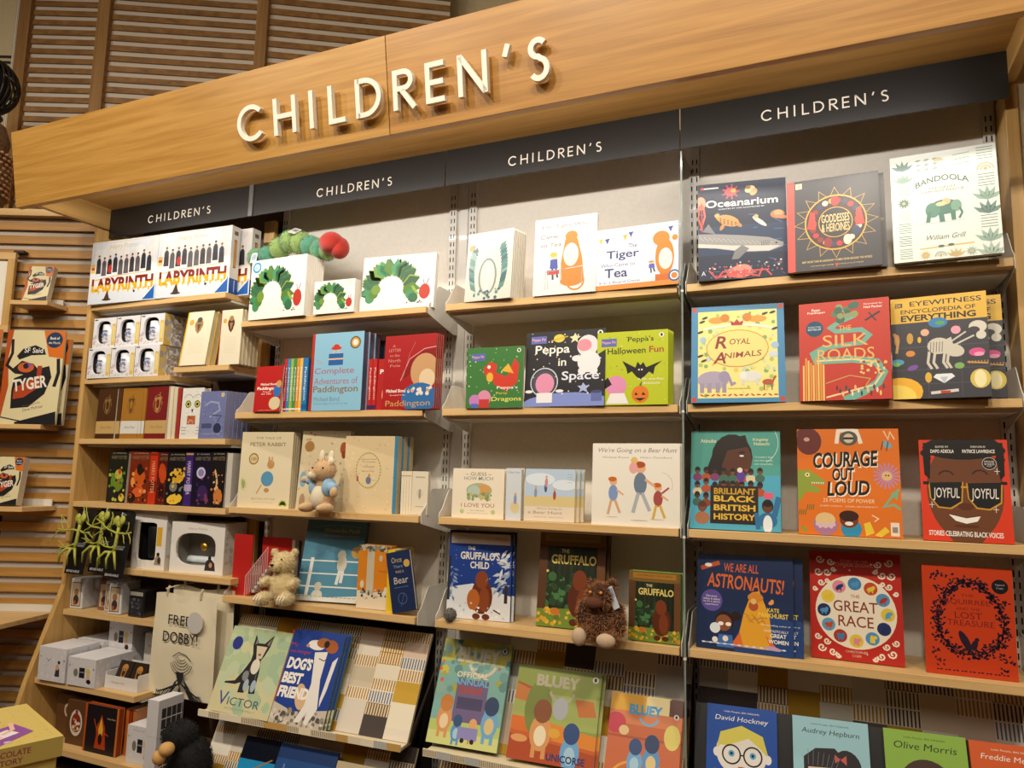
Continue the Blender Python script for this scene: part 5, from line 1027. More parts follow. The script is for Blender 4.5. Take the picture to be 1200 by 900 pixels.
def a_dog(a):
    a.R(0,0,1,1,'#1f3f94').R(0,0,.035,1,'#c03020').P([(0,.78),(.4,.86),(1,.8),(1,1),(0,1)],'#c8bcac').scat(60,(.02,.84,.98,.99),(.02,.045),['#9a8c7c','#5a524c','#d8cec0','#7a746c'],6)
    w_ = '#e9e4de'
    a.P([(.52,.22),(.75,.2),(.74,.5),(.82,.8),(.7,.98),(.64,.96),(.66,.84),(.56,.96),(.46,.96),(.56,.8),(.6,.55)],w_).E(.52,.14,.16,.055,w_,-4).E(.64,.11,.13,.055,'#a8622c').E(.8,.14,.12,.07,'#a85a28',-20).E(.7,.12,.05,.04,K).P([(.88,.3),(.96,.24),(.9,.6),(.84,.78),(.82,.7)],w_).E(.36,.155,.03,.02,'#c08a80').L([(.62,.28),(.72,.3),(.76,.28)],.014,'#6a3a24').E(.47,.7,.1,.14,'#d8b48c',15)
    a.T('My',.12,.16,.14,.05,'#b83a50').T('no-longer',.26,.235,.38,.05,'#b83a50')
    a.T("DOG'S",.3,.36,.46,.13,W,.05,.1).T('BEST',.24,.52,.38,.12,W,.05,.1).T('FRIEND',.32,.67,.56,.12,W,.05,.1)
book(pose('dog', lean=22, y=-.10, yaw=2), 'dark blue book with tall white dog on the slanted tray, front copy', a_dog, .009, 3, '#5f7a34', short='dark blue dog book', spine='L', pages='#7a9a3c', shift=(.009, 0))
def a_l1(a): a.R(0,0,1,.35,'#0f1524').R(0,.35,1,1,'#2496d0').E(.62,.75,.1,.2,'#d8a03c').E(.6,.62,.08,.06,'#c8605c').L([(.4,.5),(.9,.3)],.03,'#a87a4c')
def a_l2(a): a.R(0,0,1,1,'#24508f').R(0,0,1,.22,'#1c3a70').E(.5,.75,.25,.2,'#3f70b0').leaf(.42,.6,.2,95,'#8a94b0').leaf(.6,.6,.2,85,'#8a94b0').ring(.42,.85,.1,.01,'#c8d4e4').ring(.66,.85,.1,.01,'#c8d4e4').L([(.15,.3),(.2,.8)],.03,'#5a88c0')
def a_l3(a): a.R(0,0,1,1,'#c0b090').O(.72,.6,.3,'#9a3428').scat(50,(.45,.3,.99,.9),(.01,.016),['#d8b8a0'],3,keep=lambda u,v: ((u-.72)/.28)**2+((v-.6)/.3)**2 < 1).T('Little',.32,.2,.3,.07,'#8a6a44').E(.25,.35,.12,.05,'#a88a5c')
book((-1.78, -.14, -1.968, .175, .235, 2, 26), 'glossy bright blue book with dark top, leftmost on the lowest tray', a_l1, .012, 1, '#0f1524', m=FOIL)
book((-1.60, -.14, -1.968, .27, .235, 2, 26), 'deep blue book with pale line drawing in the middle of the lowest tray', a_l2, .012, 1, '#1c3a70')
book((-1.32, -.14, -1.968, .25, .215, 2, 26), 'beige book with dotted red ball, rightmost on the lowest tray', a_l3, .012, 1, '#b0a080')
# ------------------------------------------------------------------ left bay: boxes, books and gifts
def carton(name, label, x, y, z, w, h, d, col, art=None, side=None, top=None, yaw=0, lean=0, group=None, cat='box', bevel=.0012, sidex='R'):
    t = thing(name, label, cat, (x, y, z+.0003+d*math.sin(R(lean))), (-R(lean), 0, R(yaw)), group)
    MB().box(0, w, 0, d, 0, h).build('carton', mat(col, .5, coat=.1), t, bevel=bevel)
    if art: a = Art(w, h); art(a); put('front_print', a.mesh('front_print'), t)
    if side:
        a = Art(d, h); side(a); o = put('side_print', a.mesh('side_print'), t, (w, 0, 0)); o.rotation_euler = (0, 0, PI/2)
    if top:
        a = Art(w, d); top(a); o = put('top_print', a.mesh('top_print'), t, (0, 0, h)); o.rotation_euler = (-PI/2, 0, 0)
    return t
def figures(a, v, h, n, x0, x1, seed=1):
    r = random.Random(seed)
    for i in range(n):
        u = x0+(x1-x0)*(i+.5)/n; dv = r.uniform(-.04, .02); c = r.choice(['#2a2a30', '#3a3438', '#25252c', '#5a5458'])
        a.P([(u-.036, v+h+dv), (u-.03, v+.3*h+dv), (u-.014, v+.18*h+dv), (u+.014, v+.18*h+dv), (u+.03, v+.3*h+dv), (u+.038, v+h+dv)], c).E(u, v+.1*h+dv, .014, .022, '#c8a088').E(u, v+.05*h+dv, .015, .016, r.choice(['#3a2a20', '#7a4a28', '#1f1a1a']))
def a_board(a):
    a.R(0,0,1,1,'#e4e0da').scat(40,(0,0,1,1),(.05,.1),['#dcd8d4','#e8e6e2','#d9dde2'],3).R(0,.02,1,.028,'#cfc8bc').R(0,.78,1,1,'#d4dbe6')
    for q in range(9): a.R(.04+q*.11,.05,.043+q*.11,.5,'#d0c8bc')
    a.T('Harry Potter',.49,.11,.42,.1,'#c8bca4',.0,.1)
    figures(a,.24,.30,10,.08,.92,3); a.E(.30,.45,.03,.07,'#b0342c').R(.01,.36,.07,.5,'#d8b45c').R(.015,.41,.065,.45,'#b0342c').L([(.08,.62),(.35,.575),(.9,.55)],.012,'#c8b48c')
    a.T('LABYRINTH',.5,.70,.92,.21,'#e0a818',.045); a.clip = (0,0,1,.705); a.T('LABYRINTH',.5,.70,.92,.21,'#7a2018',.045); a.clip = (0,0,1,1)
    for q in range(12): a.P([(.06+q*.075,.785),(.1+q*.075,.785),(.08+q*.075,.83+.03*(q%2))],'#e8b41c')
    a.P([(.24,.935),(.29,.79),(.33,.935)],'#4a3628').E(.285,.94,.07,.018,'#4a3628').O(.69,.84,.015,'#2a2a2a').P([(.82,.985),(.985,.985),(.985,.76)],'#2460b0').L([(.84,.95),(.975,.78)],.01,'#f0f0f0')
def a_boards(a): a.R(0,0,1,1,'#dcd8d0').R(0,.78,1,1,'#1f54a0').P([(0,.7),(1,.78),(0,.8)],'#1f54a0').L([(.5,.8),(.5,.97)],.05,'#e8e8e8').R(.3,.08,.75,.16,'#5a4a3c').T('LABYRINTH',.55,.42,.9,.32,'#8a2a1c',.03) if 0 else a.R(0,0,1,1,'#dcd8d0').R(0,.78,1,1,'#1f54a0').R(.3,.07,.75,.13,'#6a5a4c').R(.35,.2,.65,.62,'#9a3a20').R(.4,.22,.6,.6,'#d89a3c').L([(.6,.8),(.6,.97)],.06,'#e8e8e8')
gb = 'white board game boxes on the left bay'
for i, (x, y, lb) in enumerate(((-3.020, -.022, 'front left white board game box with red and yellow lettering'), (-2.562, -.006, 'front right white board game box with red and yellow lettering'), (-3.012, .055, 'rear left white board game box behind the front pair'), (-2.50, .072, 'rear right white board game box, edge showing behind the front pair'))):
    carton('board_game_box', lb, x, y, .147, .452, .326, .056, '#e4e0da', a_board, a_boards, yaw=2.5 if i < 2 else 1, group=gb, cat='board game')
# windowed cartons: a real opening in the front, dark inside
def window_carton(name, label, x, y, z, w, h, d, col, cx, cz, rx, rz, p=4, yaw=0, group=None, inner=None, art=None, side=None, incol='#4a4440', cat='box', film=False):
    t = thing(name, label, cat, (x, y, z+.0003), (0, 0, R(yaw)), group); N = 32; mb = MB(); vs = []; fs = []
    angs = sorted([2*PI*i/N for i in range(N)]+[math.atan2(sz-cz, sx-cx) % (2*PI) for sx in (0, w) for sz in (0, h)])
    n = len(angs)
    for a in angs:
        c, s = math.cos(a), math.sin(a); k = (abs(c/rx)**p+abs(s/rz)**p)**(-1/p)
        ts = [q for q in (((w-cx)/c if c > 1e-9 else -cx/c if c < -1e-9 else 9), ((h-cz)/s if s > 1e-9 else -cz/s if s < -1e-9 else 9))]; q = min(ts)
        vs += [(cx+q*c, 0, cz+q*s), (cx+k*c, 0, cz+k*s), (cx+k*c, .012, cz+k*s)]
    for i in range(n):
        j = (i+1) % n; fs += [(3*i, 3*j, 3*j+1, 3*i+1), (3*i+1, 3*j+1, 3*j+2, 3*i+2)]
    mb.add(vs, fs)
    mb.add([(0,0,0),(w,0,0),(w,d,0),(0,d,0),(0,0,h),(w,0,h),(w,d,h),(0,d,h)], [(0,3,2,1),(4,5,6,7),(1,2,6,5),(2,3,7,6),(3,0,4,7)])
    mb.build('carton', mat(col, .5, coat=.1), t)
    MB().add([(.002,.006,.002),(w-.002,.006,.002),(w-.002,d*.8,.002),(.002,d*.8,.002),(.002,.006,h-.002),(w-.002,.006,h-.002),(w-.002,d*.8,h-.002),(.002,d*.8,h-.002)], [(0,1,2,3),(4,7,6,5),(1,5,6,2),(2,6,7,3),(3,7,4,0)]).build('insert', mat(incol, .7), t)
    if inner: inner(t)
    if art: a = Art(w, h); art(a); put('front_print', a.mesh('front_print'), t)
    if side:
        a = Art(d, h); side(a); o = put('side_print', a.mesh('side_print'), t, (w, 0, 0)); o.rotation_euler = (0, 0, PI/2)
    return t
CER = mat('#dfe2ea', .2, 0, coat=.6)
def mug(t):
    m = MB().lathe([(0, 0), (.044, 0), (.047, .01), (.047, .092), (.044, .094), (.042, .09), (.040, .02), (0, .016)], (.070, .056, .030), 24).build('mug', CER, t, True)
    a = Art(.06, .06); a.T('Potter',.5,.25,.8,.2,'#2a3050',.02,.1).E(.3,.6,.14,.14,'#7a88b0').E(.68,.58,.14,.14,'#8a98c0').P([(.45,.45),(.6,.45),(.52,.7)],'#5a6aa0').scat(12,(.15,.75,.85,.95),(.03,.06),['#8a98c0','#c8b0c0'],2)
    put('mug_print', a.mesh('mug_print'), m, (.040, .0075, .045))
def a_mugbox(a): a.R(.03,.04,.17,.075,'#2a3038').R(.83,.22,.98,.93,'#e0c060').R(.86,.3,.95,.8,'#ecd88c').scat(30,(.05,.86,.8,.97),(.01,.025),['#c0bcc8','#d0c8b8'],3).scat(8,(.03,.6,.12,.85),(.03,.05),['#d8b4b8','#c8c0cc'],5)
def a_mugside(a):
    a.R(0,0,.25,1,'#e0c060').scat(60,(.05,.05,.95,.95),(.04,.09),['#c8bca8','#b0a490','#d8d0c0','#a8a0b0'],2)
    for q in range(3): a.ring(.5,.2+.3*q,.2,.03,'#a09480')
wh = .155
for r_ in range(2):
    for i in range(3):
        lbl = f'{("bottom","top")[r_]} {("left","middle","right")[i]} white mug box of the six stacked in two rows of three'
        window_carton('mug_box', lbl, -2.995+i*.163+r_*.004, -.008+r_*.012+i*.004, -.232+r_*(wh+.001), .158, wh-.001, .17, '#dcdce2', .074, .080, .052, .058, 3, 1.5, 'white mug boxes', mug, a_mugbox, a_mugside, '#5c4e48')
def a_crest(c1, c2):
    def f(a):
        a.R(0,0,1,1,'#e8dfc6').E(.5,.25,.16,.1,c1).P([(.34,.22),(.66,.22),(.6,.36),(.5,.42),(.4,.36)],c1).P([(.42,.24),(.58,.24),(.5,.38)],c2).E(.5,.16,.1,.05,c2).O(.2,.2,.09,'#d8a84c')
        for q in range(9): a.L([(.22,.5+q*.035),(.78,.5+q*.035)],.007,'#c8bc9c')
    return f
book(pose('cr1'), 'cream yellow-edged book with golden crest leaning on the upper short shelf', lambda a: (a_crest('#a8824c','#5a5048')(a), a.R(0,0,.05,1,'#e0b830')), .03, 2, '#e0b830', short='cream crest book, yellow edged', pages='#d8c8a0', spine='L')
book(pose('cr2'), 'cream book with dark red crest and red left edge, in front of a deep row', lambda a: (a_crest('#5a2c24','#a8824c')(a), a.R(0,0,.035,1,'#b02a2a')), .022, 5, '#d8ccb0', short='cream red-crest book', spine='L', pages='#cdbf9c')
def a_house(bg, band, ink):
    def f(a):
        a.R(0,0,1,1,bg).R(0,.65,1,.9,band).T('Harry Potter',.55,.78,.6,.07,'#8a7a5c',.0,.1)
        r = random.Random(5)
        a.ring(.52,.33,.2,.02,ink,.17).E(.52,.3,.12,.1,ink).P([(.36,.2),(.68,.2),(.62,.42),(.52,.5),(.42,.42)],ink).E(.52,.33,.08,.09,bg).scat(30,(.28,.1,.76,.52),(.015,.03),[ink,bg],3)
    return f
def a_spine(bg, band): return lambda a: a.R(0,0,1,1,bg).R(0,.65,1,.9,band)
book(pose('brn', w=.135, x=-2.915), 'dark brown paperback with gold crest, leftmost on the crest book shelf', a_house('#4a2c18','#c8a468','#8a6a3c'), .03, 1, '#4a2c18', hard=False, name='paperback_book')
spine_book(-2.778, .012, -.535, .026, .247, .13, '#5a3a1c', 'brown crest book spine next to the leftmost brown paperback', None, art=a_spine('#54341c','#c8a468'))
book(pose('tan', w=.118, x=-2.748), 'mustard paperback with dark crest and white band on the crest book shelf', a_house('#a8742c','#dcdad4','#5a4424'), .03, 1, '#a8742c', hard=False, name='paperback_book')
for i in range(2): spine_book(-2.628+i*.022, .014, -.535, .02, .247, .13, '#b8842c', ('left' if not i else 'right')+' mustard spine between the mustard and red crest books', None, art=a_spine('#a8742c','#dcdad4'))
book(pose('red', w=.145, x=-2.580), 'dark red paperback with gold crest and tan band on the crest book shelf', a_house('#7a1f20','#c8a468','#b08a4c'), .03, 1, '#8a2020', hard=False, name='paperback_book')
for i in range(3): spine_book(-2.430+i*.026, .015, -.535, .022, .250-.004*i, .13, ('#d8ccb0','#d0c4a8','#9a3028')[i], f'{("first","second","third")[i]} pale spine right of the dark red crest book', None, hard=True)
def a_owl(a):
    a.R(0,0,1,1,'#e2e0da').scat(40,(.02,.02,.98,.98),(.02,.05),['#d4d2cc','#ecebe6'],3)
    for u in (.3,.72): a.O(u,.32,.13,'#2a2a20').O(u,.32,.10,'#c8c84c').O(u,.32,.055,K)
    a.P([(.46,.42),(.56,.42),(.51,.5)],K).arc(.3,.24,.2,20,160,.02,'#8a8884').arc(.72,.24,.2,20,160,.02,'#8a8884').R(.3,.55,.68,.72,'#b8623c').scat(8,(.32,.57,.66,.7),(.03,.05),['#8a4a2c','#d8a080'],2)
    for v in (.78,.84,.9): a.L([(.05,v),(.28,v)],.015,'#6a6864').L([(.75,v),(.95,v)],.015,'#6a6864')
book(pose('owl'), 'white book with green-eyed owl face on the crest book shelf', a_owl, .04, 1, '#dcdad4')
def a_blug(a):
    a.R(0,0,1,1,'#7078a8').scat(90,(.02,.02,.98,.98),(.01,.03),['#6068a0','#8890b8','#7880b4'],3).O(.85,.08,.07,'#c8b888').L([(.2,.3),(.4,.22),(.7,.25),(.78,.4),(.5,.5),(.4,.55)],.05,'#9aa4c8').L([(.45,.5),(.85,.52),(.7,.65)],.03,'#4a5280').O(.72,.78,.15,'#2f3350').R(.1,.68,.5,.78,'#4a5078').T('HARRY POTTER',.5,.9,.7,.04,'#a8b0d0')
book(pose('blug'), 'blue-grey paperback with winding pale shape, right end of the crest book shelf', a_blug, .02, 6, '#646c9c', hard=False, short='blue-grey paperback', name='paperback_book', pages='#8a88a0', shift=(.006, 0))
# row of dark illustrated paperbacks
def a_dark(bg, blobs, seed):
    def f(a):
        a.R(0,0,1,1,bg).T('J.K. ROWLING',.5,.04,.7,.03,'#b8b0a0').T('HARRY POTTER',.5,.12,.8,.07,'#8a7a5c',.0,.1)
        for u,v,rx,ry,c in blobs: a.E(u,v,rx,ry,c,10,9)
        a.scat(24,(.08,.3,.92,.95),(.03,.08),[b[4] for b in blobs]+[bg],seed)
    return f
z4_ = -.8445
book(pose('r4a', z=z4_), 'paperback with green glowing cover, leftmost on the dark paperback shelf', a_dark('#22221a',[(.5,.6,.35,.2,'#6a8a2c'),(.55,.45,.2,.1,'#b8b84c'),(.3,.8,.2,.12,'#2a2a20'),(.6,.4,.08,.06,'#c84a2c'),(.8,.9,.15,.08,'#d8c84c')],2), .035, 1, '#1f1f18', hard=False, name='paperback_book')
book(pose('r4b', z=z4_), 'paperback with orange fiery cover, second on the dark paperback shelf', a_dark('#7a2c14',[(.5,.5,.3,.2,'#c85a1c'),(.5,.35,.15,.12,'#2a1a14'),(.5,.78,.3,.1,'#d8602c'),(.2,.6,.1,.1,'#e89a4c'),(.2,.9,.2,.1,'#2a1a14')],3), .04, 1, '#8a2c14', hard=False, name='paperback_book')
spine_book(-2.540, .028, z4_, .048, .245, .15, '#c8381c', 'bright red thick spine on the dark paperback shelf', 'HARRY POTTER', '#e0a070', art=lambda a: a.R(0,0,1,1,'#c8381c').R(0,.55,1,.75,'#7a2414').R(0,.02,1,.06,'#8a2414'))
book((-2.490, .030, z4_, .060, .245, 2, .8), 'narrow view of a red and black paperback beside the bright red spine', a_dark('#5a1a14',[(.5,.4,.4,.2,'#c84a1c'),(.5,.75,.3,.15,'#2a1410')],4), .04, 1, '#3a1410', hard=False, name='paperback_book')
book((-2.428, .026, z4_, .118, .245, 3, .8), 'black paperback with yellow dragon-like swirl on the dark paperback shelf', a_dark('#17161c',[(.4,.4,.25,.05,'#e0b43c'),(.6,.5,.3,.08,'#d8a02c'),(.4,.65,.2,.1,'#7a7a70'),(.5,.88,.4,.1,'#e8c040')],5), .045, 1, '#17161c', hard=False, name='paperback_book')
spine_book(-2.306, .024, z4_, .046, .248, .15, '#3f2470', 'purple thick spine on the dark paperback shelf', 'HARRY POTTER', '#c8c0e0', art=lambda a: a.R(0,0,1,1,'#3f2470').R(0,.6,1,.72,'#a89ac8').R(0,.02,1,.05,'#c8a04c'))
book((-2.258, .022, z4_, .108, .248, 3, .8), 'dark purple paperback with pale roundel on the dark paperback shelf', lambda a: (a_dark('#17132a',[(.6,.75,.3,.15,'#3a2458'),(.8,.85,.1,.1,'#7a3a5c')],6)(a), a.O(.45,.38,.24,'#c8c0dc').O(.45,.38,.16,'#8a80b0')), .045, 1, '#17132a', hard=False, name='paperback_book')
book((-2.148, .020, z4_, .086, .250, 3, .8), 'dark paperback with pale flame shape, right end of the dark paperback shelf', a_dark('#1a1418',[(.45,.6,.12,.3,'#d8b080'),(.6,.8,.3,.15,'#c87a3c'),(.3,.5,.1,.15,'#2a1a1c')],7), .05, 1, '#1a1418', hard=False, name='paperback_book')
MBp = thing('page_block_book', 'thick grey-paged book at the right end of the dark paperback shelf', 'book', (-2.062, .03, z4_)); MB().box(0, .003, 0, .17, 0, .25).build('case', mat('#17161c', .5), MBp); MB().box(.003, .034, 0, .17, .002, .246).build('pages', mat('#b8b2a8', .8), MBp)
# three hanging packs with bendy green twig toys
CARD = mat('#121114', .4, coat=.3); TW = mat('#a3a53e', .6, var=.3, bscale=60); TWO = mat('#c88a4c', .6)
def twig(t, seed, s=1.0):
    r = random.Random(seed); mb = MB()
    def br(p, ang, l, rad, lev):
        pts = [Vector(p)]; a = ang
        for i in range(5):
            a += r.uniform(-.35, .35); pts.append(pts[-1]+Vector((math.cos(a), r.uniform(-.25, .1), math.sin(a)))*l/5)
        mb.tube(pts, rad, 6, rad*.55)
        if lev:
            for k in range(3): br(pts[2+k], a+r.choice((-1, 1))*r.uniform(.5, 1.1), l*.55, rad*.6, lev-1)
    c = Vector((.075, -.03, .20))
    mb.tube([c+Vector((0, 0, .05)), c, c+Vector((.012, -.008, -.05)), c+Vector((0, 0, -.09))], .008, 8)
    mb.ell(c+Vector((-.016, -.006, .062)), (.017, .009, .022)).ell(c+Vector((.02, -.006, .064)), (.017, .009, .022)); mb.ell(c+Vector((0, 0, .045)), (.016, .012, .018))
    for a, l in ((PI*.95, .12), (PI*.1, .08)): br(c, a, l*s, .0055, 1)
    for dx, a in ((-.03, -PI*.62), (0, -PI*.5), (.03, -PI*.38)):
        p = c+Vector((0, 0, -.085)); mb.tube([p, p+Vector((dx, -.02, .0)), p+Vector((dx*1.8, -.03, -.03)), p+Vector((dx*2.0, -.02, -.075))], .008, 8, .004)
    br(c+Vector((0, 0, -.06)), -PI*.85, .10, .005, 1)
    mb.build('twig_toy', TW, t, True)
for i, (x, y, lb) in enumerate(((-2.965, -.052, 'leftmost'), (-2.832, -.030, 'middle'), (-2.700, -.050, 'rightmost'))):
    t = thing('hanging_toy_pack', f'{lb} of three black hanging packs with a bendy green twig toy', 'toy', (x, y, -1.185 if i != 1 else -1.17), (-R(9), 0, 0), 'black packs with twig toys')
    MB().box(0, .130, 0, .003, 0, .305).build('backing_card', CARD, t, bevel=.001)
    MB().tube([(.065, .0, .29), (.065, -.02, .30), (.065, -.02, .285)], .0022, 6).build('hang_tab', METALW, t)
    a = Art(.130, .305); a.T('FANTASTIC BEASTS',.5,.17,.6,.05,'#5a5a60').R(.15,.52,.8,.535,'#8a8a90').T('BENDABLE',.5,.56,.5,.035,'#c8c8cc',.01).T('BENDABLE',.45,.955,.7,.035,'#c8c8cc',.02).T('Wizarding',.4,.05,.3,.03,'#8a8a90')
    put('front_print', a.mesh('front_print'), t); twig(t, 11+i, 1.3)
    MB().tube([(.065, -.004, .292), (.065, .04, .300), (.065, .10, .3)], .002, 6).build('hook', METALW, t)
# white window boxes
def in1(t): MB().lathe([(0,0),(.03,0),(.034,.01),(.04,.15),(.036,.16),(0,.16)], (.085, .06, .04)).build('tumbler', mat('#151518', .3), t, True)
window_carton('window_box', 'tall white window box with dark tumbler beside the hanging packs', -2.618, .03, -1.145, .205, .272, .12, '#dedbd6', .088, .128, .058, .088, 12, 3, None, in1, lambda a: a.T('Harry Potter',.5,.12,.5,.05,'#b8b0a8').R(.73,.28,.88,.6,'#e0b030').P([(.7,.92),(.72,.8),(.8,.74),(.88,.8),(.9,.92)],'#a88a6c').O(.8,.74,.045,'#2a2420').E(.84,.84,.05,.06,'#3a3a44'), lambda a: a.scat(20,(.1,.1,.9,.9),(.05,.1),['#d0ccc6'],1), '#17161a')
def in2(t):
    MB().tube([(.07,.05,.055),(.11,.045,.055),(.19,.045,.055),(.23,.05,.055)], .018, 12).build('case_roll', mat('#c8d4dc', .4), t, True); MB().ell((.148,.05,.115), (.02,.012,.02)).build('gold_disc', mat('#c89a3c', .3, .8), t, True)
    MB().box(.2,.24,.07,.075,.12,.17).build('yellow_card', mat('#e0a82c', .5), t)
window_carton('window_box', 'wide white window box with gold disc and rolled case, right of the tall one', -2.372, .034, -1.145, .300, .228, .15, '#dedbd6', .142, .108, .112, .072, 3, 5, None, in2, lambda a: a.T('Harry Potter',.5,.13,.36,.06,'#b8b0a8').P([(.66,.93),(.68,.76),(.75,.68),(.84,.78),(.86,.93)],'#3a3438').O(.75,.68,.03,'#2a2420').E(.77,.82,.03,.05,'#c89a7c'), lambda a: a.scat(30,(.1,.1,.9,.9),(.04,.08),['#ccc8c2','#d8d4ce'],1), '#a8a49c')
# small blister packs
def blister(x, y, col, lb, dark=False):
    t = thing('blister_pack', lb, 'toy', (x, y, -1.3645), (0, 0, R(8 if not dark else 0)), 'small boxed gifts under the hanging packs')
    w, h, d = (.075, .145, .13) if not dark else (.10, .125, .12)
    q = [(0, 0), (w, 0), (w, d*.85), (w*.85, d), (w*.15, d), (0, d*.85)]
    MB().prism([(px, py, 0) for px, py in q], None, (0, 0, h)).build('shell', mat(col, .3, coat=.5), t, bevel=.006)
    a = Art(w, h)
    if dark: a.R(.08,.08,.92,.22,'#a8a49c').R(.1,.3,.9,.95,'#2a2a30').scat(20,(.15,.35,.85,.9),(.04,.08),['#5a5a60','#3a3a42'],2)
    else: a.R(.12,.12,.88,.92,'#6a5a4c').R(.16,.15,.84,.89,'#c8b090').E(.5,.45,.18,.12,'#8a6a50').E(.5,.7,.22,.16,'#3a3438').E(.4,.8,.1,.08,'#b0522c')
    put('front_print', a.mesh('front_print'), t)
blister(-3.005, .02, '#d0d2d8', 'leftmost small white bubble pack under the hanging packs'); blister(-2.86, .06, '#8a5a4a', 'brown bubble pack second from the left under the hanging packs')
blister(-2.80, .05, '#c4c6cc', 'pale grey bubble pack third from the left under the hanging packs'); blister(-2.725, .012, '#d0d2d8', 'small white bubble pack left of the black gift box')
blister(-2.60, .02, '#1a191d', 'small black gift box with grey label beside the tote bag', True)
# tote bags
def tote(x, y, z, lb, art):
    t = thing('tote_bag', lb, 'bag', (x, y, z), (0, 0, 0), 'cream cotton tote bags'); n = 14; vs = []; W_, H_ = .368, .435
    for sgn in (-1, 1):
        for j in range(n+1):
            for i in range(n+1):
                u, v = i/n, j/n; bul = .012*math.sin(PI*u)*math.sin(PI*min(1, v*1.05))+.006*noise.noise((u*3, v*3, sgn))
                vs.append((u*W_*(1+.04*(1-v))-.01*(1-v), sgn*bul+.0, v*H_+.006*math.sin(u*9)*(v > .95)))
    N = (n+1)**2; fs = [(j*(n+1)+i, j*(n+1)+i+1, (j+1)*(n+1)+i+1, (j+1)*(n+1)+i) for j in range(n) for i in range(n)]
    fs += [tuple(N+k for k in q[::-1]) for q in fs]
    MB().add(vs, fs).build('bag_body', mat('#dfd4b8', .95, 0, .6, 900, var=.06), t, True)
    for q in (.07, .27): MB().tube([(q, 0, H_-.01), (q+.005, -.004, H_+.02), (q+.01, 0, H_+.035)], .006, 6).build('handle', mat('#c8ba9c', .95), t)
    MB().tube([(.09, -.03, H_+.028), (.09, .05, H_+.034), (.09, .12, H_+.034)], .0025, 6).build('hanging_hook', METALW, t)
    if art: a = Art(W_, H_); art(a); put('bag_print', a.mesh('bag_print', MATTE), t, (0, -.020, 0))
def a_tote(a):
    a.T('FREE',.47,.24,.36,.095,K,.005).T('DOBBY!',.50,.41,.56,.105,K,.005).O(.72,.245,.125,'#c8c4c0')
    r = random.Random(2)      # plain line drawing of a knotted draped cloth
    a.P([(.47,.74),(.60,.74),(.58,.83),(.53,.88)],K)
    for q in range(9): a.L([(.55,.84),(.48-q*.035,.88+.01*q),(.42-q*.03,.94),(.34-q*.02,.99)],.008 if q % 2 else .014,K)
    for q in range(9): a.L([(.55,.84),(.62+q*.03,.88+.01*q),(.68+q*.025,.94),(.76+q*.02,.99)],.014 if q % 2 else .008,K)
    a.P([(.36,.99),(.46,.84),(.52,.80),(.44,.92),(.42,.99)],K).P([(.80,.99),(.68,.86),(.60,.80),(.66,.92),(.72,.99)],K).P([(.5,.99),(.55,.86),(.6,.99)],K)
    for q in range(6): a.arc(.55,.62-.012*q,.18-.02*q,-165+4*q,-15-6*q,.008,K)
    a.L([(.40,.60),(.50,.55),(.62,.57),(.70,.62)],.010,K)
tote(-2.385, -.012, -1.668, 'cream cotton tote bag with black printed slogan, in front', a_tote)
tote(-2.345, .045, -1.640, 'plain cream tote bag hanging behind the printed one', None)
# cube boxes on the lower shelf
def a_cube(seed):
    def f(a):
        a.R(0,0,1,1,'#d8d6da').scat(26,(.03,.03,.97,.97),(.02,.05),['#cfcdd3','#e2e1e6'],seed)
        if seed % 2: a.O(.36,.4,.02,K,8).O(.3,.36,.015,K,8).O(.42,.36,.015,K,8).P([(.62,.84),(.66,.6),(.78,.6),(.8,.84)],'#3a3640').E(.7,.56,.06,.09,'#d8a888').O(.75,.42,.045,'#1f1c20')
        else: a.E(.3,.54,.08,.14,'#7a7868').R(.42,.34,.62,.7,'#1f1f26').R(.44,.48,.6,.52,'#8a8aa0').E(.74,.45,.09,.1,'#d8c060').P([(.68,.85),(.7,.55),(.8,.55),(.82,.85)],'#d8b49c').E(.78,.8,.08,.08,'#1f1c20')
        a.O(.07,.3,.02,'#6a6870',8).O(.93,.35,.025,'#5a6a90',8)
    return f
sh = lambda a: a.R(0,0,1,1,'#d2d0d6').scat(20,(.05,.05,.95,.95),(.03,.06),['#c4c2ca','#dedde2'],3).R(.4,.4,.6,.5,'#a8a6b0')
carton('cube_box', 'white cube gift box at the left end of the lower left shelf', -2.978, -.125, -1.6595, .178, .150, .17, '#dad8dc', a_cube(1), sh, yaw=2, group='white cube gift boxes')
carton('cube_box', 'white cube gift box behind the left end one, top visible', -2.975, .062, -1.6595, .178, .150, .17, '#dad8dc', a_cube(1), sh, yaw=1, group='white cube gift boxes')
carton('cube_box', 'white cube gift box second from the left on the lower left shelf', -2.785, -.118, -1.6595, .175, .123, .20, '#dad8dc', a_cube(2), sh, yaw=2, group='white cube gift boxes')
carton('cube_box', 'white gift box beneath the tall upright one at the back of the lower left shelf', -2.80, .093, -1.6595, .16, .10, .15, '#dad8dc', a_cube(2), sh, yaw=1, group='white cube gift boxes')
carton('cube_box', 'white gift box on top of another at the back beside the brown packs', -2.80, .092, -1.5588, .158, .155, .14, '#dad8dc', a_cube(2), sh, yaw=1, group='white cube gift boxes')
carton('picture_book_box', 'white sleeved box standing behind the brown packs', -2.60, .13, -1.6595, .15, .2, .05, '#d0ccc4', lambda a: a.T('Wizarding',.4,.3,.5,.1,'#8a8480').R(.6,.5,.9,.8,'#5a4438'))
t = thing('display_tray_box', 'open white display tray holding two brown packs', 'box', (-2.592, -.075, -1.6592), (0, 0, R(1.5)))
MB().box(0,.2,0,.004,0,.055).box(0,.2,.14,.144,0,.09).box(0,.004,.004,.14,0,.07).box(.196,.2,.004,.14,0,.07).box(.004,.196,.004,.14,0,.004).build('tray_walls', mat('#d8d6d4', .5), t)
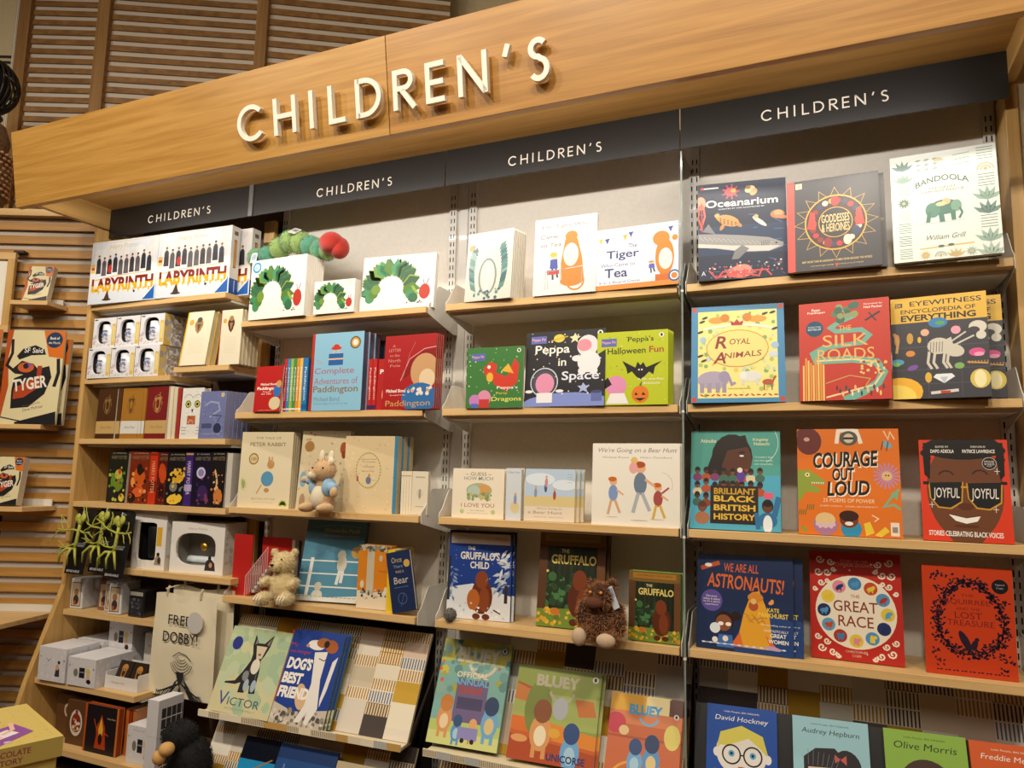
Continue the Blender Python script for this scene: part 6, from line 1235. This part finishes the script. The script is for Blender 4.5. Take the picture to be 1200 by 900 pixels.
a = Art(.2,.055); a.T('Wizarding World',.4,.5,.4,.2,'#a09890'); put('tray_print', a.mesh('tray_print'), t)
for i in range(2):
    a = Art(.085,.105); a.R(0,0,1,1,'#2c1f18').E(.5,.3,.22,.16,'#b8803c').P([(.3,.3),(.7,.3),(.65,.7),(.5,.85),(.35,.7)],'#a8702c').E(.5,.5,.12,.15,'#3a2418').O(.5,.4,.04,'#d8a860')
    k = thing('brown_pack', ('left' if not i else 'right')+' brown pack with gold emblem in the white display tray', 'box', (-2.580+i*.092, -.045, -1.649), (-R(22), 0, 0), 'brown packs in the white tray')
    MB().box(0,.085,0,.03,0,.105).build('carton', mat('#2c1f18', .5), k, bevel=.002); put('front_print', a.mesh('front_print'), k)
# lowest shelf
def a_brown(badge):
    def f(a):
        a.R(0,0,1,1,'#5f3d22').R(.93,0,1,1,'#8a5a2c')
        if badge: a.E(.5,.5,.32,.30,'#d8d0c4').P([(.24,.34),(.76,.34),(.7,.66),(.5,.78),(.3,.66)],'#d8d0c4').E(.5,.5,.25,.22,'#8a2c24').scat(16,(.32,.36,.68,.66),(.04,.07),['#c8a04c','#e0d8c8','#8a2c24'],2).O(.5,.25,.07,'#8a2c24')
        else: a.E(.6,.36,.17,.16,'#c8bca8').E(.6,.36,.1,.1,'#6a4a2c')
    return f
z8 = -1.9245
carton('gift_box', 'brown gift box with small badge, leftmost on the lowest left shelf', -2.935, -.045, z8, .125, .19, .12, '#5f3d22', a_brown(0), group='brown gift boxes')
carton('gift_box', 'brown gift box with crest badge beside the flame book', -2.800, -.09, z8, .125, .19, .12, '#5f3d22', a_brown(1), yaw=1, group='brown gift boxes')
def a_flame(a):
    a.R(0,0,1,1,'#17141a').R(0,0,.05,1,'#b8501c').R(.95,0,1,1,'#c8702c').E(.5,.52,.13,.2,'#c84a14').P([(.5,.18),(.62,.45),(.68,.9),(.34,.9),(.4,.45)],'#b03c14').P([(.5,.25),(.57,.5),(.55,.62),(.45,.62),(.43,.5)],'#e8b43c').E(.5,.7,.06,.12,'#1a1216').L([(.4,.55),(.28,.3)],.02,'#c84a14').L([(.6,.55),(.74,.6)],.02,'#c84a14').T('Harry Potter',.8,.25,.25,.05,'#c8b89c')
book((-2.648, -.115, z8, .205, .20, 1, .8), 'black book with orange flame cover on the lowest left shelf', a_flame, .03, 1, '#b8601c', pages='#8a3c1c')
for i in range(3): spine_book(-2.440+i*.022, -.075, z8, .018, .195, .12, ('#b8601c','#8a3018','#a86a3c')[i], f'{("orange","dark red","tan")[i]} spine right of the flame book', None, hard=True)
def a_gridside(a):
    a.R(0,0,1,1,'#cfcdd2').R(.12,.22,.98,.98,'#3a3438')
    for q in range(5): a.R(.12+q*.2,.22,.14+q*.2,.98,'#d8d6da')
    for q in range(3): a.R(.12,.22+q*.3,.98,.25+q*.3,'#d8d6da')
carton('gift_box', 'white square gift box with printed animal in front on the lowest left shelf', -2.372, -.118, z8, .148, .152, .11, '#dad8dc', lambda a: (a_cube(2)(a), a.T('Wizarding',.5,.12,.6,.07,'#a8a6ac')), sh, yaw=1, group='white gift boxes on the lowest left shelf')
for i in range(2): carton('gift_box', ('lower' if not i else 'upper')+' of two stacked tall white boxes with gridded side', -2.205, -.170, z8+i*.146, .062, .145, .13, '#dad8dc', lambda a: a.R(0,0,1,1,'#d4d2d6'), a_gridside, yaw=1, group='white gift boxes on the lowest left shelf')
# ------------------------------------------------------------------ soft toys: one continuous body each, parts in other cloth
def plush(parent, name, mb, m, vox=.004, parts=1):
    o = mb.build(name, m, parent, True); r = o.modifiers.new('remesh', 'REMESH'); r.mode = 'VOXEL'; r.voxel_size = vox; r.use_smooth_shade = True
    s = o.modifiers.new('smooth', 'SMOOTH'); s.factor = .6; s.iterations = 4; return o
def fur(parent, els, m, n, L_, seed=1, wdt=.0012, clump=0):      # short pile standing out of the listed ellipsoids
    r = random.Random(seed); mb = MB(); ar = [q[1][0]*q[1][2]+q[1][0]*q[1][1] for q in els]; tot = sum(ar)
    for (c, rr), a_ in zip(els, ar):
        for i in range(int(n*a_/tot)):
            d = Vector((r.gauss(0,1), r.gauss(0,1), r.gauss(0,1))).normalized(); p = Vector(c)+Vector((d.x*rr[0], d.y*rr[1], d.z*rr[2]))
            nn = Vector((d.x/rr[0], d.y/rr[1], d.z/rr[2])).normalized()
            inside = any(sum(((p[k]-c2[k])/(r2_[k]*.96))**2 for k in range(3)) < 1 for c2, r2_ in els if c2 is not c)
            if inside: continue
            g = (nn+Vector((r.uniform(-.5,.5), r.uniform(-.5,.5), r.uniform(-.9,.1)))*.8).normalized()*L_*r.uniform(.6,1.2); s = nn.orthogonal().normalized(); s.rotate(Matrix.Rotation(r.uniform(0,6.3),3,nn)); s *= wdt
            mb.add([p-s, p+s, p+g], [(0, 1, 2)])
    o = mb.build('fur', m, parent); o['kind'] = 'stuff'; return o
def els2mb(els):
    mb = MB()
    for c, rr in els: mb.ell(c, rr)
    return mb
# long green segmented toy lying on the stack (plain, without a face)
t = thing('soft_toy', 'long green segmented soft toy with red end lying on the white book stack', 'soft toy', (-2.03, .10, .279), (0, 0, R(-3)))
GR = [mat('#6fae7a', .95, 0, .8, 500, var=.2, sheen=.5), mat('#9fbf6c', .95, 0, .8, 500, var=.2, sheen=.5), mat('#5fa88a', .95, 0, .8, 500, var=.2, sheen=.5)]
segs = [(.00,.045,.045,0),(.07,.045,.048,2),(.14,.075,.05,1),(.205,.10,.052,1),(.27,.085,.052,1),(.33,.06,.05,2),(.385,.04,.047,2),(.43,.03,.043,1)]
for i, (x, z, r_, g) in enumerate(segs): MB().ell((x, 0, z+.005), (r_*.95, r_, r_)).build('body_segment', GR[g], t, True)
sg_ = [((x, 0, z+.005), (r_*.95, r_, r_)) for x, z, r_, g in segs]
fur(t, sg_[::2], GR[1], 2600, .009); fur(t, sg_[1::2], GR[2], 2600, .009)
MB().ell((.475, -.03, .055), (.058, .05, .05)).ell((.505, -.01, .035), (.045, .045, .05)).build('red_end', mat('#b82c1c', .95, 0, .8, 500, sheen=.4), t, True)
a = Art(.045,.05); a.R(0,0,1,1,'#e4e0d8').R(.2,.2,.8,.6,'#8a8a90'); o = put('cloth_label', a.mesh('cloth_label'), t, (.235, -.055, .13)); o.rotation_euler = (-R(50), R(20), 0)
a = Art(.04,.05); a.R(0,0,1,1,'#e4e4e8').E(.5,.5,.35,.35,'#a8bcd0'); o = put('cloth_label', a.mesh('cloth_label'), t, (.01, -.052, .01)); o.rotation_euler = (-R(10), 0, 0)
TAN = mat('#c9a477', .95, 0, .8, 600, var=.1, sheen=.5); CRM = mat('#dccfb4', .95, 0, .8, 600, var=.08, sheen=.5); EYE = mat('#0f0e10', .1)
# tan rabbit in a pale blue knitted jacket
t = thing('soft_toy', 'tan rabbit soft toy in pale blue jacket sitting on the third shelf', 'soft toy', (-1.468, -.035, -.8355), (0, 0, R(-8)))
body = [((0,0,.06),(.052,.042,.062)),((0,.002,.115),(.036,.034,.04)),((.008,-.008,.168),(.052,.045,.045)),((-.02,-.03,.155),(.034,.03,.03)),((-.052,-.035,.018),(.024,.045,.02)),((.05,-.035,.018),(.024,.045,.02))]
plush(t, 'body', els2mb(body), TAN)
plush(t, 'left_ear', els2mb([((-.018,.002,.225),(.015,.009,.03))]), CRM, .003); plush(t, 'right_ear', els2mb([((.035,.002,.222),(.015,.009,.03)),((.042,-.006,.205),(.016,.01,.016))]), CRM, .003)
plush(t, 'muzzle', els2mb([((-.02,-.042,.15),(.026,.022,.02))]), CRM, .003); plush(t, 'belly', els2mb([((0,-.018,.062),(.038,.034,.05))]), CRM)
MB().ell((.035,-.042,.178),.0045).ell((-.015,-.05,.178),.0045).build('eyes', EYE, t, True)
JK = mat('#8fb2cf', .95, 0, .6, 900, var=.1)
plush(t, 'jacket', els2mb([((-.036,-.006,.1),(.024,.036,.042)),((.038,-.006,.1),(.024,.036,.042)),((-.06,-.012,.125),(.03,.02,.018)),((.066,-.015,.1),(.024,.022,.022))]), JK, .003)
plush(t, 'paws', els2mb([((-.094,-.014,.13),(.02,.016,.015)),((.084,-.024,.082),(.018,.016,.022))]), TAN, .003)
fur(t, body[:4], TAN, 2600, .006)
# cream bear
t = thing('soft_toy', 'cream teddy bear sitting beside the red book and blue fence book', 'soft toy', (-1.668, -.012, -1.2185), (0, 0, R(18)))
BR = mat('#d3bd8a', .95, 0, .8, 600, var=.1, sheen=.5)
body = [((0,0,.068),(.058,.05,.07)),((0,-.002,.165),(.05,.046,.046)),((-.018,-.04,.155),(.026,.026,.022)),((-.045,.004,.205),(.016,.01,.017)),((.042,.006,.208),(.016,.01,.017)),((-.058,-.05,.026),(.03,.055,.028)),((.04,-.055,.026),(.03,.052,.028)),((-.06,-.03,.09),(.02,.045,.022)),((.06,-.03,.085),(.02,.045,.022))]
plush(t, 'body', els2mb(body), BR); fur(t, body, BR, 5200, .006)
MB().ell((-.024,-.066,.162),(.008,.006,.006)).build('nose', EYE, t, True); MB().ell((-.034,-.05,.182),.0035).ell((.008,-.048,.184),.0035).build('eyes', EYE, t, True)
for cx in (-.06, .038):
    for k in range(3): MB().tube([(cx-.018+k*.012,-.103,.012), (cx-.014+k*.012,-.111,.03), (cx-.008+k*.012,-.103,.046)], .0022, 5).build('paw_stitch', mat('#f0e8d8', .8), t)
# brown shaggy toy (plain, no horns or tusks)
t = thing('soft_toy', 'shaggy brown soft toy with pale feet sitting on the fourth middle shelf', 'soft toy', (-.285, -.03, -1.2185), (0, 0, R(-4)))
SH = mat('#a0683a', .95, 0, .8, 300, var=.35, sheen=.2); DK = mat('#3f2412', .95, 0, .8, 300, var=.3)
body = [((0,0,.062),(.052,.045,.06)),((0,-.01,.145),(.05,.046,.045)),((-.062,-.012,.08),(.02,.022,.05)),((.066,-.01,.075),(.02,.022,.055)),((-.04,-.045,.025),(.024,.045,.022)),((.045,-.05,.02),(.024,.045,.02)),((-.035,.0,.185),(.014,.01,.014)),((.04,.0,.188),(.016,.01,.016))]
plush(t, 'body', els2mb(body), DK); fur(t, body, SH, 9000, .014, 3, .0011)
plush(t, 'muzzle', els2mb([((-.008,-.05,.132),(.034,.02,.022))]), mat('#5a321c', .95, 0, .8, 400), .003)
plush(t, 'left_foot', els2mb([((-.046,-.088,.024),(.026,.02,.03))]), mat('#b8a084', .95, 0, .8, 500), .003); plush(t, 'right_foot', els2mb([((.05,-.094,.022),(.034,.02,.024))]), mat('#b8a084', .95, 0, .8, 500), .003)
MB().ell((-.02,-.055,.165),.006).ell((.018,-.056,.166),.006).build('eyes', mat('#c8782c', .2), t, True)
a = Art(.028,.075); a.R(0,0,1,1,'#c8d0d8').R(.1,.1,.9,.5,'#8aa0b8'); o = put('paper_tag', a.mesh('paper_tag'), t, (.055,-.03,.11)); o.rotation_euler = (0, R(-28), R(-20))
# grey pompom
t = thing('pompom', 'small grey wool pompom on the fourth middle shelf by the blue snowy book', 'ornament', (-.884, .004, -1.2185)); mb = MB().ell((0,0,.024),.023)
mb.build('ball', mat('#6a6660', .95, 0, 1, 300, var=.3), t, True); fur(t, [((0,0,.024),(.023,.023,.023))], mat('#7a766e', .95), 700, .005)
# black toy with tan feet on the lowest shelf
t = thing('soft_toy', 'black soft toy with tan snout and feet on the lowest left shelf', 'soft toy', (-1.945, -.215, -1.9245), (0, 0, R(-10)))
BK_ = mat('#070608', .9, 0, .8, 400); TN = mat('#c89a5c', .8, 0, .5, 400)
body = [((.02,.02,.10),(.095,.08,.10)),((-.01,-.01,.20),(.07,.065,.06))]
plush(t, 'body', els2mb(body), BK_); fur(t, body, BK_, 5000, .01, 5)
plush(t, 'snout', els2mb([((.040,-.095,.185),(.03,.03,.026)),((.018,-.11,.155),(.026,.026,.028))]), TN, .003)
for nm, q in (('left_paw', (.02,-.105,.092)), ('right_paw', (.075,-.105,.085))): plush(t, nm, els2mb([(q,(.022,.02,.024)),((q[0]-.012,q[1]-.014,q[2]-.008),(.012,.012,.014)),((q[0]+.014,q[1]-.014,q[2]-.008),(.012,.012,.014))]), TN, .003)
for nm, q in (('left_foot', (-.03,-.10,.014)), ('right_foot', (.075,-.105,.016))): plush(t, nm, els2mb([(q,(.03,.024,.014))]), TN, .003)
# red pop-up book with a stair railing
t = thing('pop_up_book', 'tall open red book with pink paper stair railing at the left of the fourth shelf', 'book', (-1.995, .045, -1.2182), (0, 0, R(4)))
RD = mat('#b01a16', .5)
MB().box(-.005,.095,.0,.004,0,.262).build('left_board', RD, t)
MB().box(.08,.235,.085,.089,0,.248).build('right_board', RD, t); MB().box(.235,.25,.089,.12,0,.24).build('page_block', mat('#c8b898', .8), t)
MB().box(.246,.262,.12,.124,0,.235).build('rear_board', mat('#1c2440', .5), t)
PK = mat('#d8a0a0', .6)
def rail(x0, z0, x1, z1, y, n):
    mb = MB().tube([(x0, y, z0), (x1, y, z1)], .0022, 6)
    mb.build('handrail', PK, t)
    for i in range(n+1):
        u = i/n; x, z = x0+(x1-x0)*u, z0+(z1-z0)*u; MB().box(x-.0013, x+.0013, y-.0013, y+.0013, max(0, (z1-z0)*u*.55), z).build('baluster', PK, t)
rail(.075, .085, .185, .215, -.01, 12); rail(.03, .07, .07, .14, .02, 7)
MB().prism([(.075, .03, 0), (.19, .03, 0), (.19, .03, .13)], None, (0, .04, 0)).build('stair', mat('#8a1a18', .6), t)
mbs = MB()
for i in range(6): mbs.box(.12+i*.012, .132+i*.012, -.02, .03, .02+i*.018, .03+i*.018)
mbs.build('stair_treads', mat('#b8b4ac', .6), t)
# ------------------------------------------------------------------ slatted wall: shelves, novels, frame, ornaments
def wshelf(lb, s0, s1, z, d, th=.024, over=0):
    t = thing('wall_shelf', lb, 'shelf', (0, 0, 0)); t.location = wl(0, 0, 0); t.rotation_euler = (0, 0, A24)
    MB().prism([(s0, -.002-.02, z), (s1+over, -.022, z), (s1, -d, z), (s0, -d, z)], None, (0, 0, -th)).build('board', OAKX, t, bevel=.0015)
    MB().box(s0+.02, s1+over-.02, -.03, -.020, z, z+.035).build('back_lip', METALW, t); return t
wshelf('small oak wall shelf highest on the slatted wall, holding one novel', -.60, -.40, .198, .165, over=.02)
wshelf('oak wall shelf under the large eye poster book', -1.5, -.36, -.462, .18)
wshelf('oak wall shelf under the lower of the two small novels', -1.5, -.40, -.885, .20, over=.065)
wshelf('deep oak wall shelf with book pile near the lower left edge', -1.5, -.37, -1.43, .50, over=.09)
def a_tyg(a):
    a.R(0,0,1,1,'#e0d4a8').P([(0,0),(.1,0),(.06,.3),(.12,.6),(.04,1),(0,1)],'#b8501c').P([(.62,0),(1,0),(1,.3),(.75,.28)],'#d8701c').O(.82,.1,.14,'#1f3456').T('Book of',.82,.08,.16,.03,W,.02).T('the Month',.82,.13,.2,.025,W)
    a.P([(.2,.28),(.3,.2),(.5,.16),(.66,.2),(.7,.26),(.45,.27),(.25,.32)],K).T('SF Said',.48,.215,.32,.055,W,.01)
    a.L([(.1,.1),(.12,.25),(.05,.38),(.2,.45)],.05,K).P([(.15,.42),(.3,.33),(.5,.36),(.6,.42),(.4,.48),(.2,.47)],K).E(.38,.40,.14,.055,'#c8602c').O(.38,.385,.05,'#2a1a2c').O(.44,.37,.03,'#7a5ab0')
    a.P([(.2,.52),(.55,.42),(.78,.38),(.84,.5),(.75,.68),(.5,.82),(.2,.84),(.18,.65)],K).P([(.22,.62),(.6,.5),(.66,.6),(.4,.72),(.22,.74)],'#b0441c').P([(.58,.38),(.66,.38),(.66,.52),(.58,.54)],'#a83c1c')
    a.T('TYGER',.48,.57,.58,.13,'#ece6d8',.03,.0,10).L([(.92,.3),(.95,.45),(.9,.6)],.06,K).P([(.3,.98),(.98,.86),(1,1),(.3,1)],K).L([(.05,.93),(.4,.97),(.75,.93)],.02,K).T('Illustrated by',.55,.79,.3,.025,'#5a5048',0,0,14).T('Dave McKean',.58,.83,.34,.03,'#5a5048',0,0,14)
def wbook(lb, s, off, z, w, h, lean, t_, short=None, n=1, hard=False, art=a_tyg, yawx=0):
    p = wl(s, off, z); return book((p.x, p.y, z, w, h, 24+yawx, lean), lb, art, t_, n, '#e0d4a8', hard, group='novels on the slatted wall' if n == 1 else None, name='novel', short=short)
wbook('small novel with orange eye cover on the highest wall shelf', -.568, .125, .198, .135, .205, 12, .035)
wbook('large novel display book with orange eye cover on the middle wall shelf, front copy', -.60, .165, -.462, .305, .50, 2, .012, n=1)
wbook('second large orange novel display book cut off by the left edge', -.90, .17, -.462, .27, .50, 2, .012)
wbook('cream-edged novel display book standing behind the large eye cover copy', -.59, .135, -.462, .31, .46, 2, .02)
wbook('small novel with orange eye cover on the lower wall shelf', -.60, .165, -.885, .145, .25, 8, .045)
for i, (c, w_) in enumerate((('#d8cdb0', .26), ('#b8c0b0', .25), ('#e0d8c4', .2))):
    p = wl(-.78, .40-.02*i, -1.43); t = thing('book', f'{("bottom","middle","top")[i]} book lying in the pile on the deep wall shelf', 'book', (p.x, p.y, -1.4297+i*.032), (0, 0, A24+R(4*i)), 'books lying on the deep wall shelf')
    MB().box(0, w_, 0, .19, 0, .003).box(0, w_, 0, .19, .027, .03).box(0, .003, 0, .19, .003, .027).build('case', mat(c, .5), t); MB().box(.003, w_-.003, .003, .187, .003, .027).build('pages', PAPER, t)
t = thing('framed_picture', 'oak framed picture with white mount at the far left on the slatted wall', 'frame', (0, 0, 0)); p = wl(-1.2, .05, 0); t.location = p; t.rotation_euler = (0, 0, A24)
for (x0, x1, z0, z1) in ((0, .54, .445, .485), (0, .54, .04, .08), (0, .04, .08, .445), (.50, .54, .08, .445)): MB().box(x0, x1, -.02, 0, z0, z1).build('frame_bar', OAKX if x1-x0 > .1 else OAKZ, t, bevel=.001)
MB().box(.04, .50, -.006, -.002, .08, .445).build('mount', WHITE, t); MB().box(.52, .575, -.01, .03, .487, .500).build('hanging_rail', BLACK, t)
# ornaments on the wall ledge, cut by the left edge
pb = wl(-1.0, -.02, 0)
t = thing('basket_figure', 'patterned brown and white woven owl ornament on the wall ledge', 'ornament', (pb.x, pb.y, .745))
MB().lathe([(0,0),(.13,0),(.155,.10),(.165,.25),(.14,.38),(.15,.43),(.12,.52),(0,.56)], (0,0,0), 28).build('body', mat('#8a6a4c', .9, 0, 1, 60, var=.5), t, True)
cc = MB()
for i in range(9):
    for j in range(26): a_ = 2*PI*(j+.5*(i % 2))/26; rr = .162; cc.ell((rr*math.cos(a_), rr*math.sin(a_), .10+i*.03), (.012, .012, .010), None, 6, 4)
o = cc.build('woven_beads', mat('#b88a6a', .8), t, True); o['kind'] = 'stuff'
MB().ell((.06,-.125,.46), (.05,.03,.05)).build('white_face_disc', mat('#ddd6c8', .8), t, True); MB().ell((.07,-.152,.46), .014).build('eye', mat('#5a4020', .3), t, True)
MB().lathe([(0,.56),(.09,.56),(.10,.575),(.09,.59),(0,.59)]).build('black_stand', BLACK, t)
t = thing('wicker_ball', 'large dark wicker ball on top of the woven owl ornament', 'ornament', (pb.x, pb.y, .745+.592))
wbm = mat('#1f1814', .5, var=.3); k = 0
for i in range(16):
    a_ = PI*i/16; MB().tube([(.165*math.cos(b)*math.cos(a_), .165*math.cos(b)*math.sin(a_), .165+.165*math.sin(b)) for b in (2*PI*q/28 for q in range(29))], .006, 5).build('cane', wbm, t, True)
MB().ell((0,0,.165), .125).build('inner_ball', mat('#0f0c0a', .8), t, True)
# ------------------------------------------------------------------ yellow gift box in the foreground on a small table
t = thing('gift_box', 'yellow chocolate gift box with purple and white picture, in the lower left foreground', 'box', (-1.072, -1.462, -1.15), (0, 0, R(-20)))
YL = mat('#c9b260', .5, coat=.1)
MB().box(0, .250, -.262, 0, -.034, 0).build('lid', YL, t, bevel=.002); MB().box(.006, .244, -.256, -.006, -.22, -.030).build('base_carton', YL, t, bevel=.002)
a = Art(.250, .262); a.R(0,0,1,1,'#cfb968').scat(70,(.02,.02,.98,.98),(.006,.012),['#b89a34','#c8ac44'],3,.4)
a.P([(.5,.18),(.75,.12),(.99,.42),(.98,.72),(.86,.6),(.74,.5),(.6,.42)],'#8a4a9c').P([(.6,.25),(.72,.2),(.9,.5),(.8,.55)],'#e4e2ea').P([(.3,.35),(.6,.3),(.85,.62),(.7,.9),(.35,.8)],'#dedce6').scat(40,(.4,.3,.9,.85),(.012,.03),['#e8c0b8','#b8b4cc','#f0eef2','#d8a8b0','#8a4a9c'],5).L([(.45,.2),(.62,.22),(.7,.3)],.03,'#e8b8a8').E(.54,.9,.09,.12,'#9c3a8c').E(.54,.9,.06,.08,'#b05aa0')
for q in range(30): a.L([(.05+q*.03,.04+.1*(q%3)),(.065+q*.03,.05+.1*(q%3))],.003,'#8a7a3c')
o = put('lid_print', a.mesh('lid_print'), t, (-.30, -.262, 0)); o.rotation_euler = (-PI/2, 0, 0); o.location = (0, -.262, 0)
a = Art(.262, .034); a.R(0,0,1,1,'#c9b260').T('CHARLIE AND THE CHOCOLATE',.47,.34,.68,.30,'#9c3a5c',.02).T('FACTORY',.66,.74,.22,.28,'#9c3a5c',.02)
o = put('lid_lettering', a.mesh('lid_lettering'), t, (.250, -.262, -.034)); o.rotation_euler = (0, 0, PI/2)
t = thing('display_table', 'small oak display table under the yellow gift box', 'table', (-.98, -1.62, 0), (0, 0, R(-19.8)))
t.location.z = 0; tz = H-1.371
MB().box(-.32, .2, -.2, .2, tz-.03, tz).build('table_top', OAKX, t, bevel=.002)
for x in (-.30, .15):
    for y in (-.17, .15): MB().box(x, x+.03, y, y+.03, 0, tz-.03).build('leg', OAKZ, t)
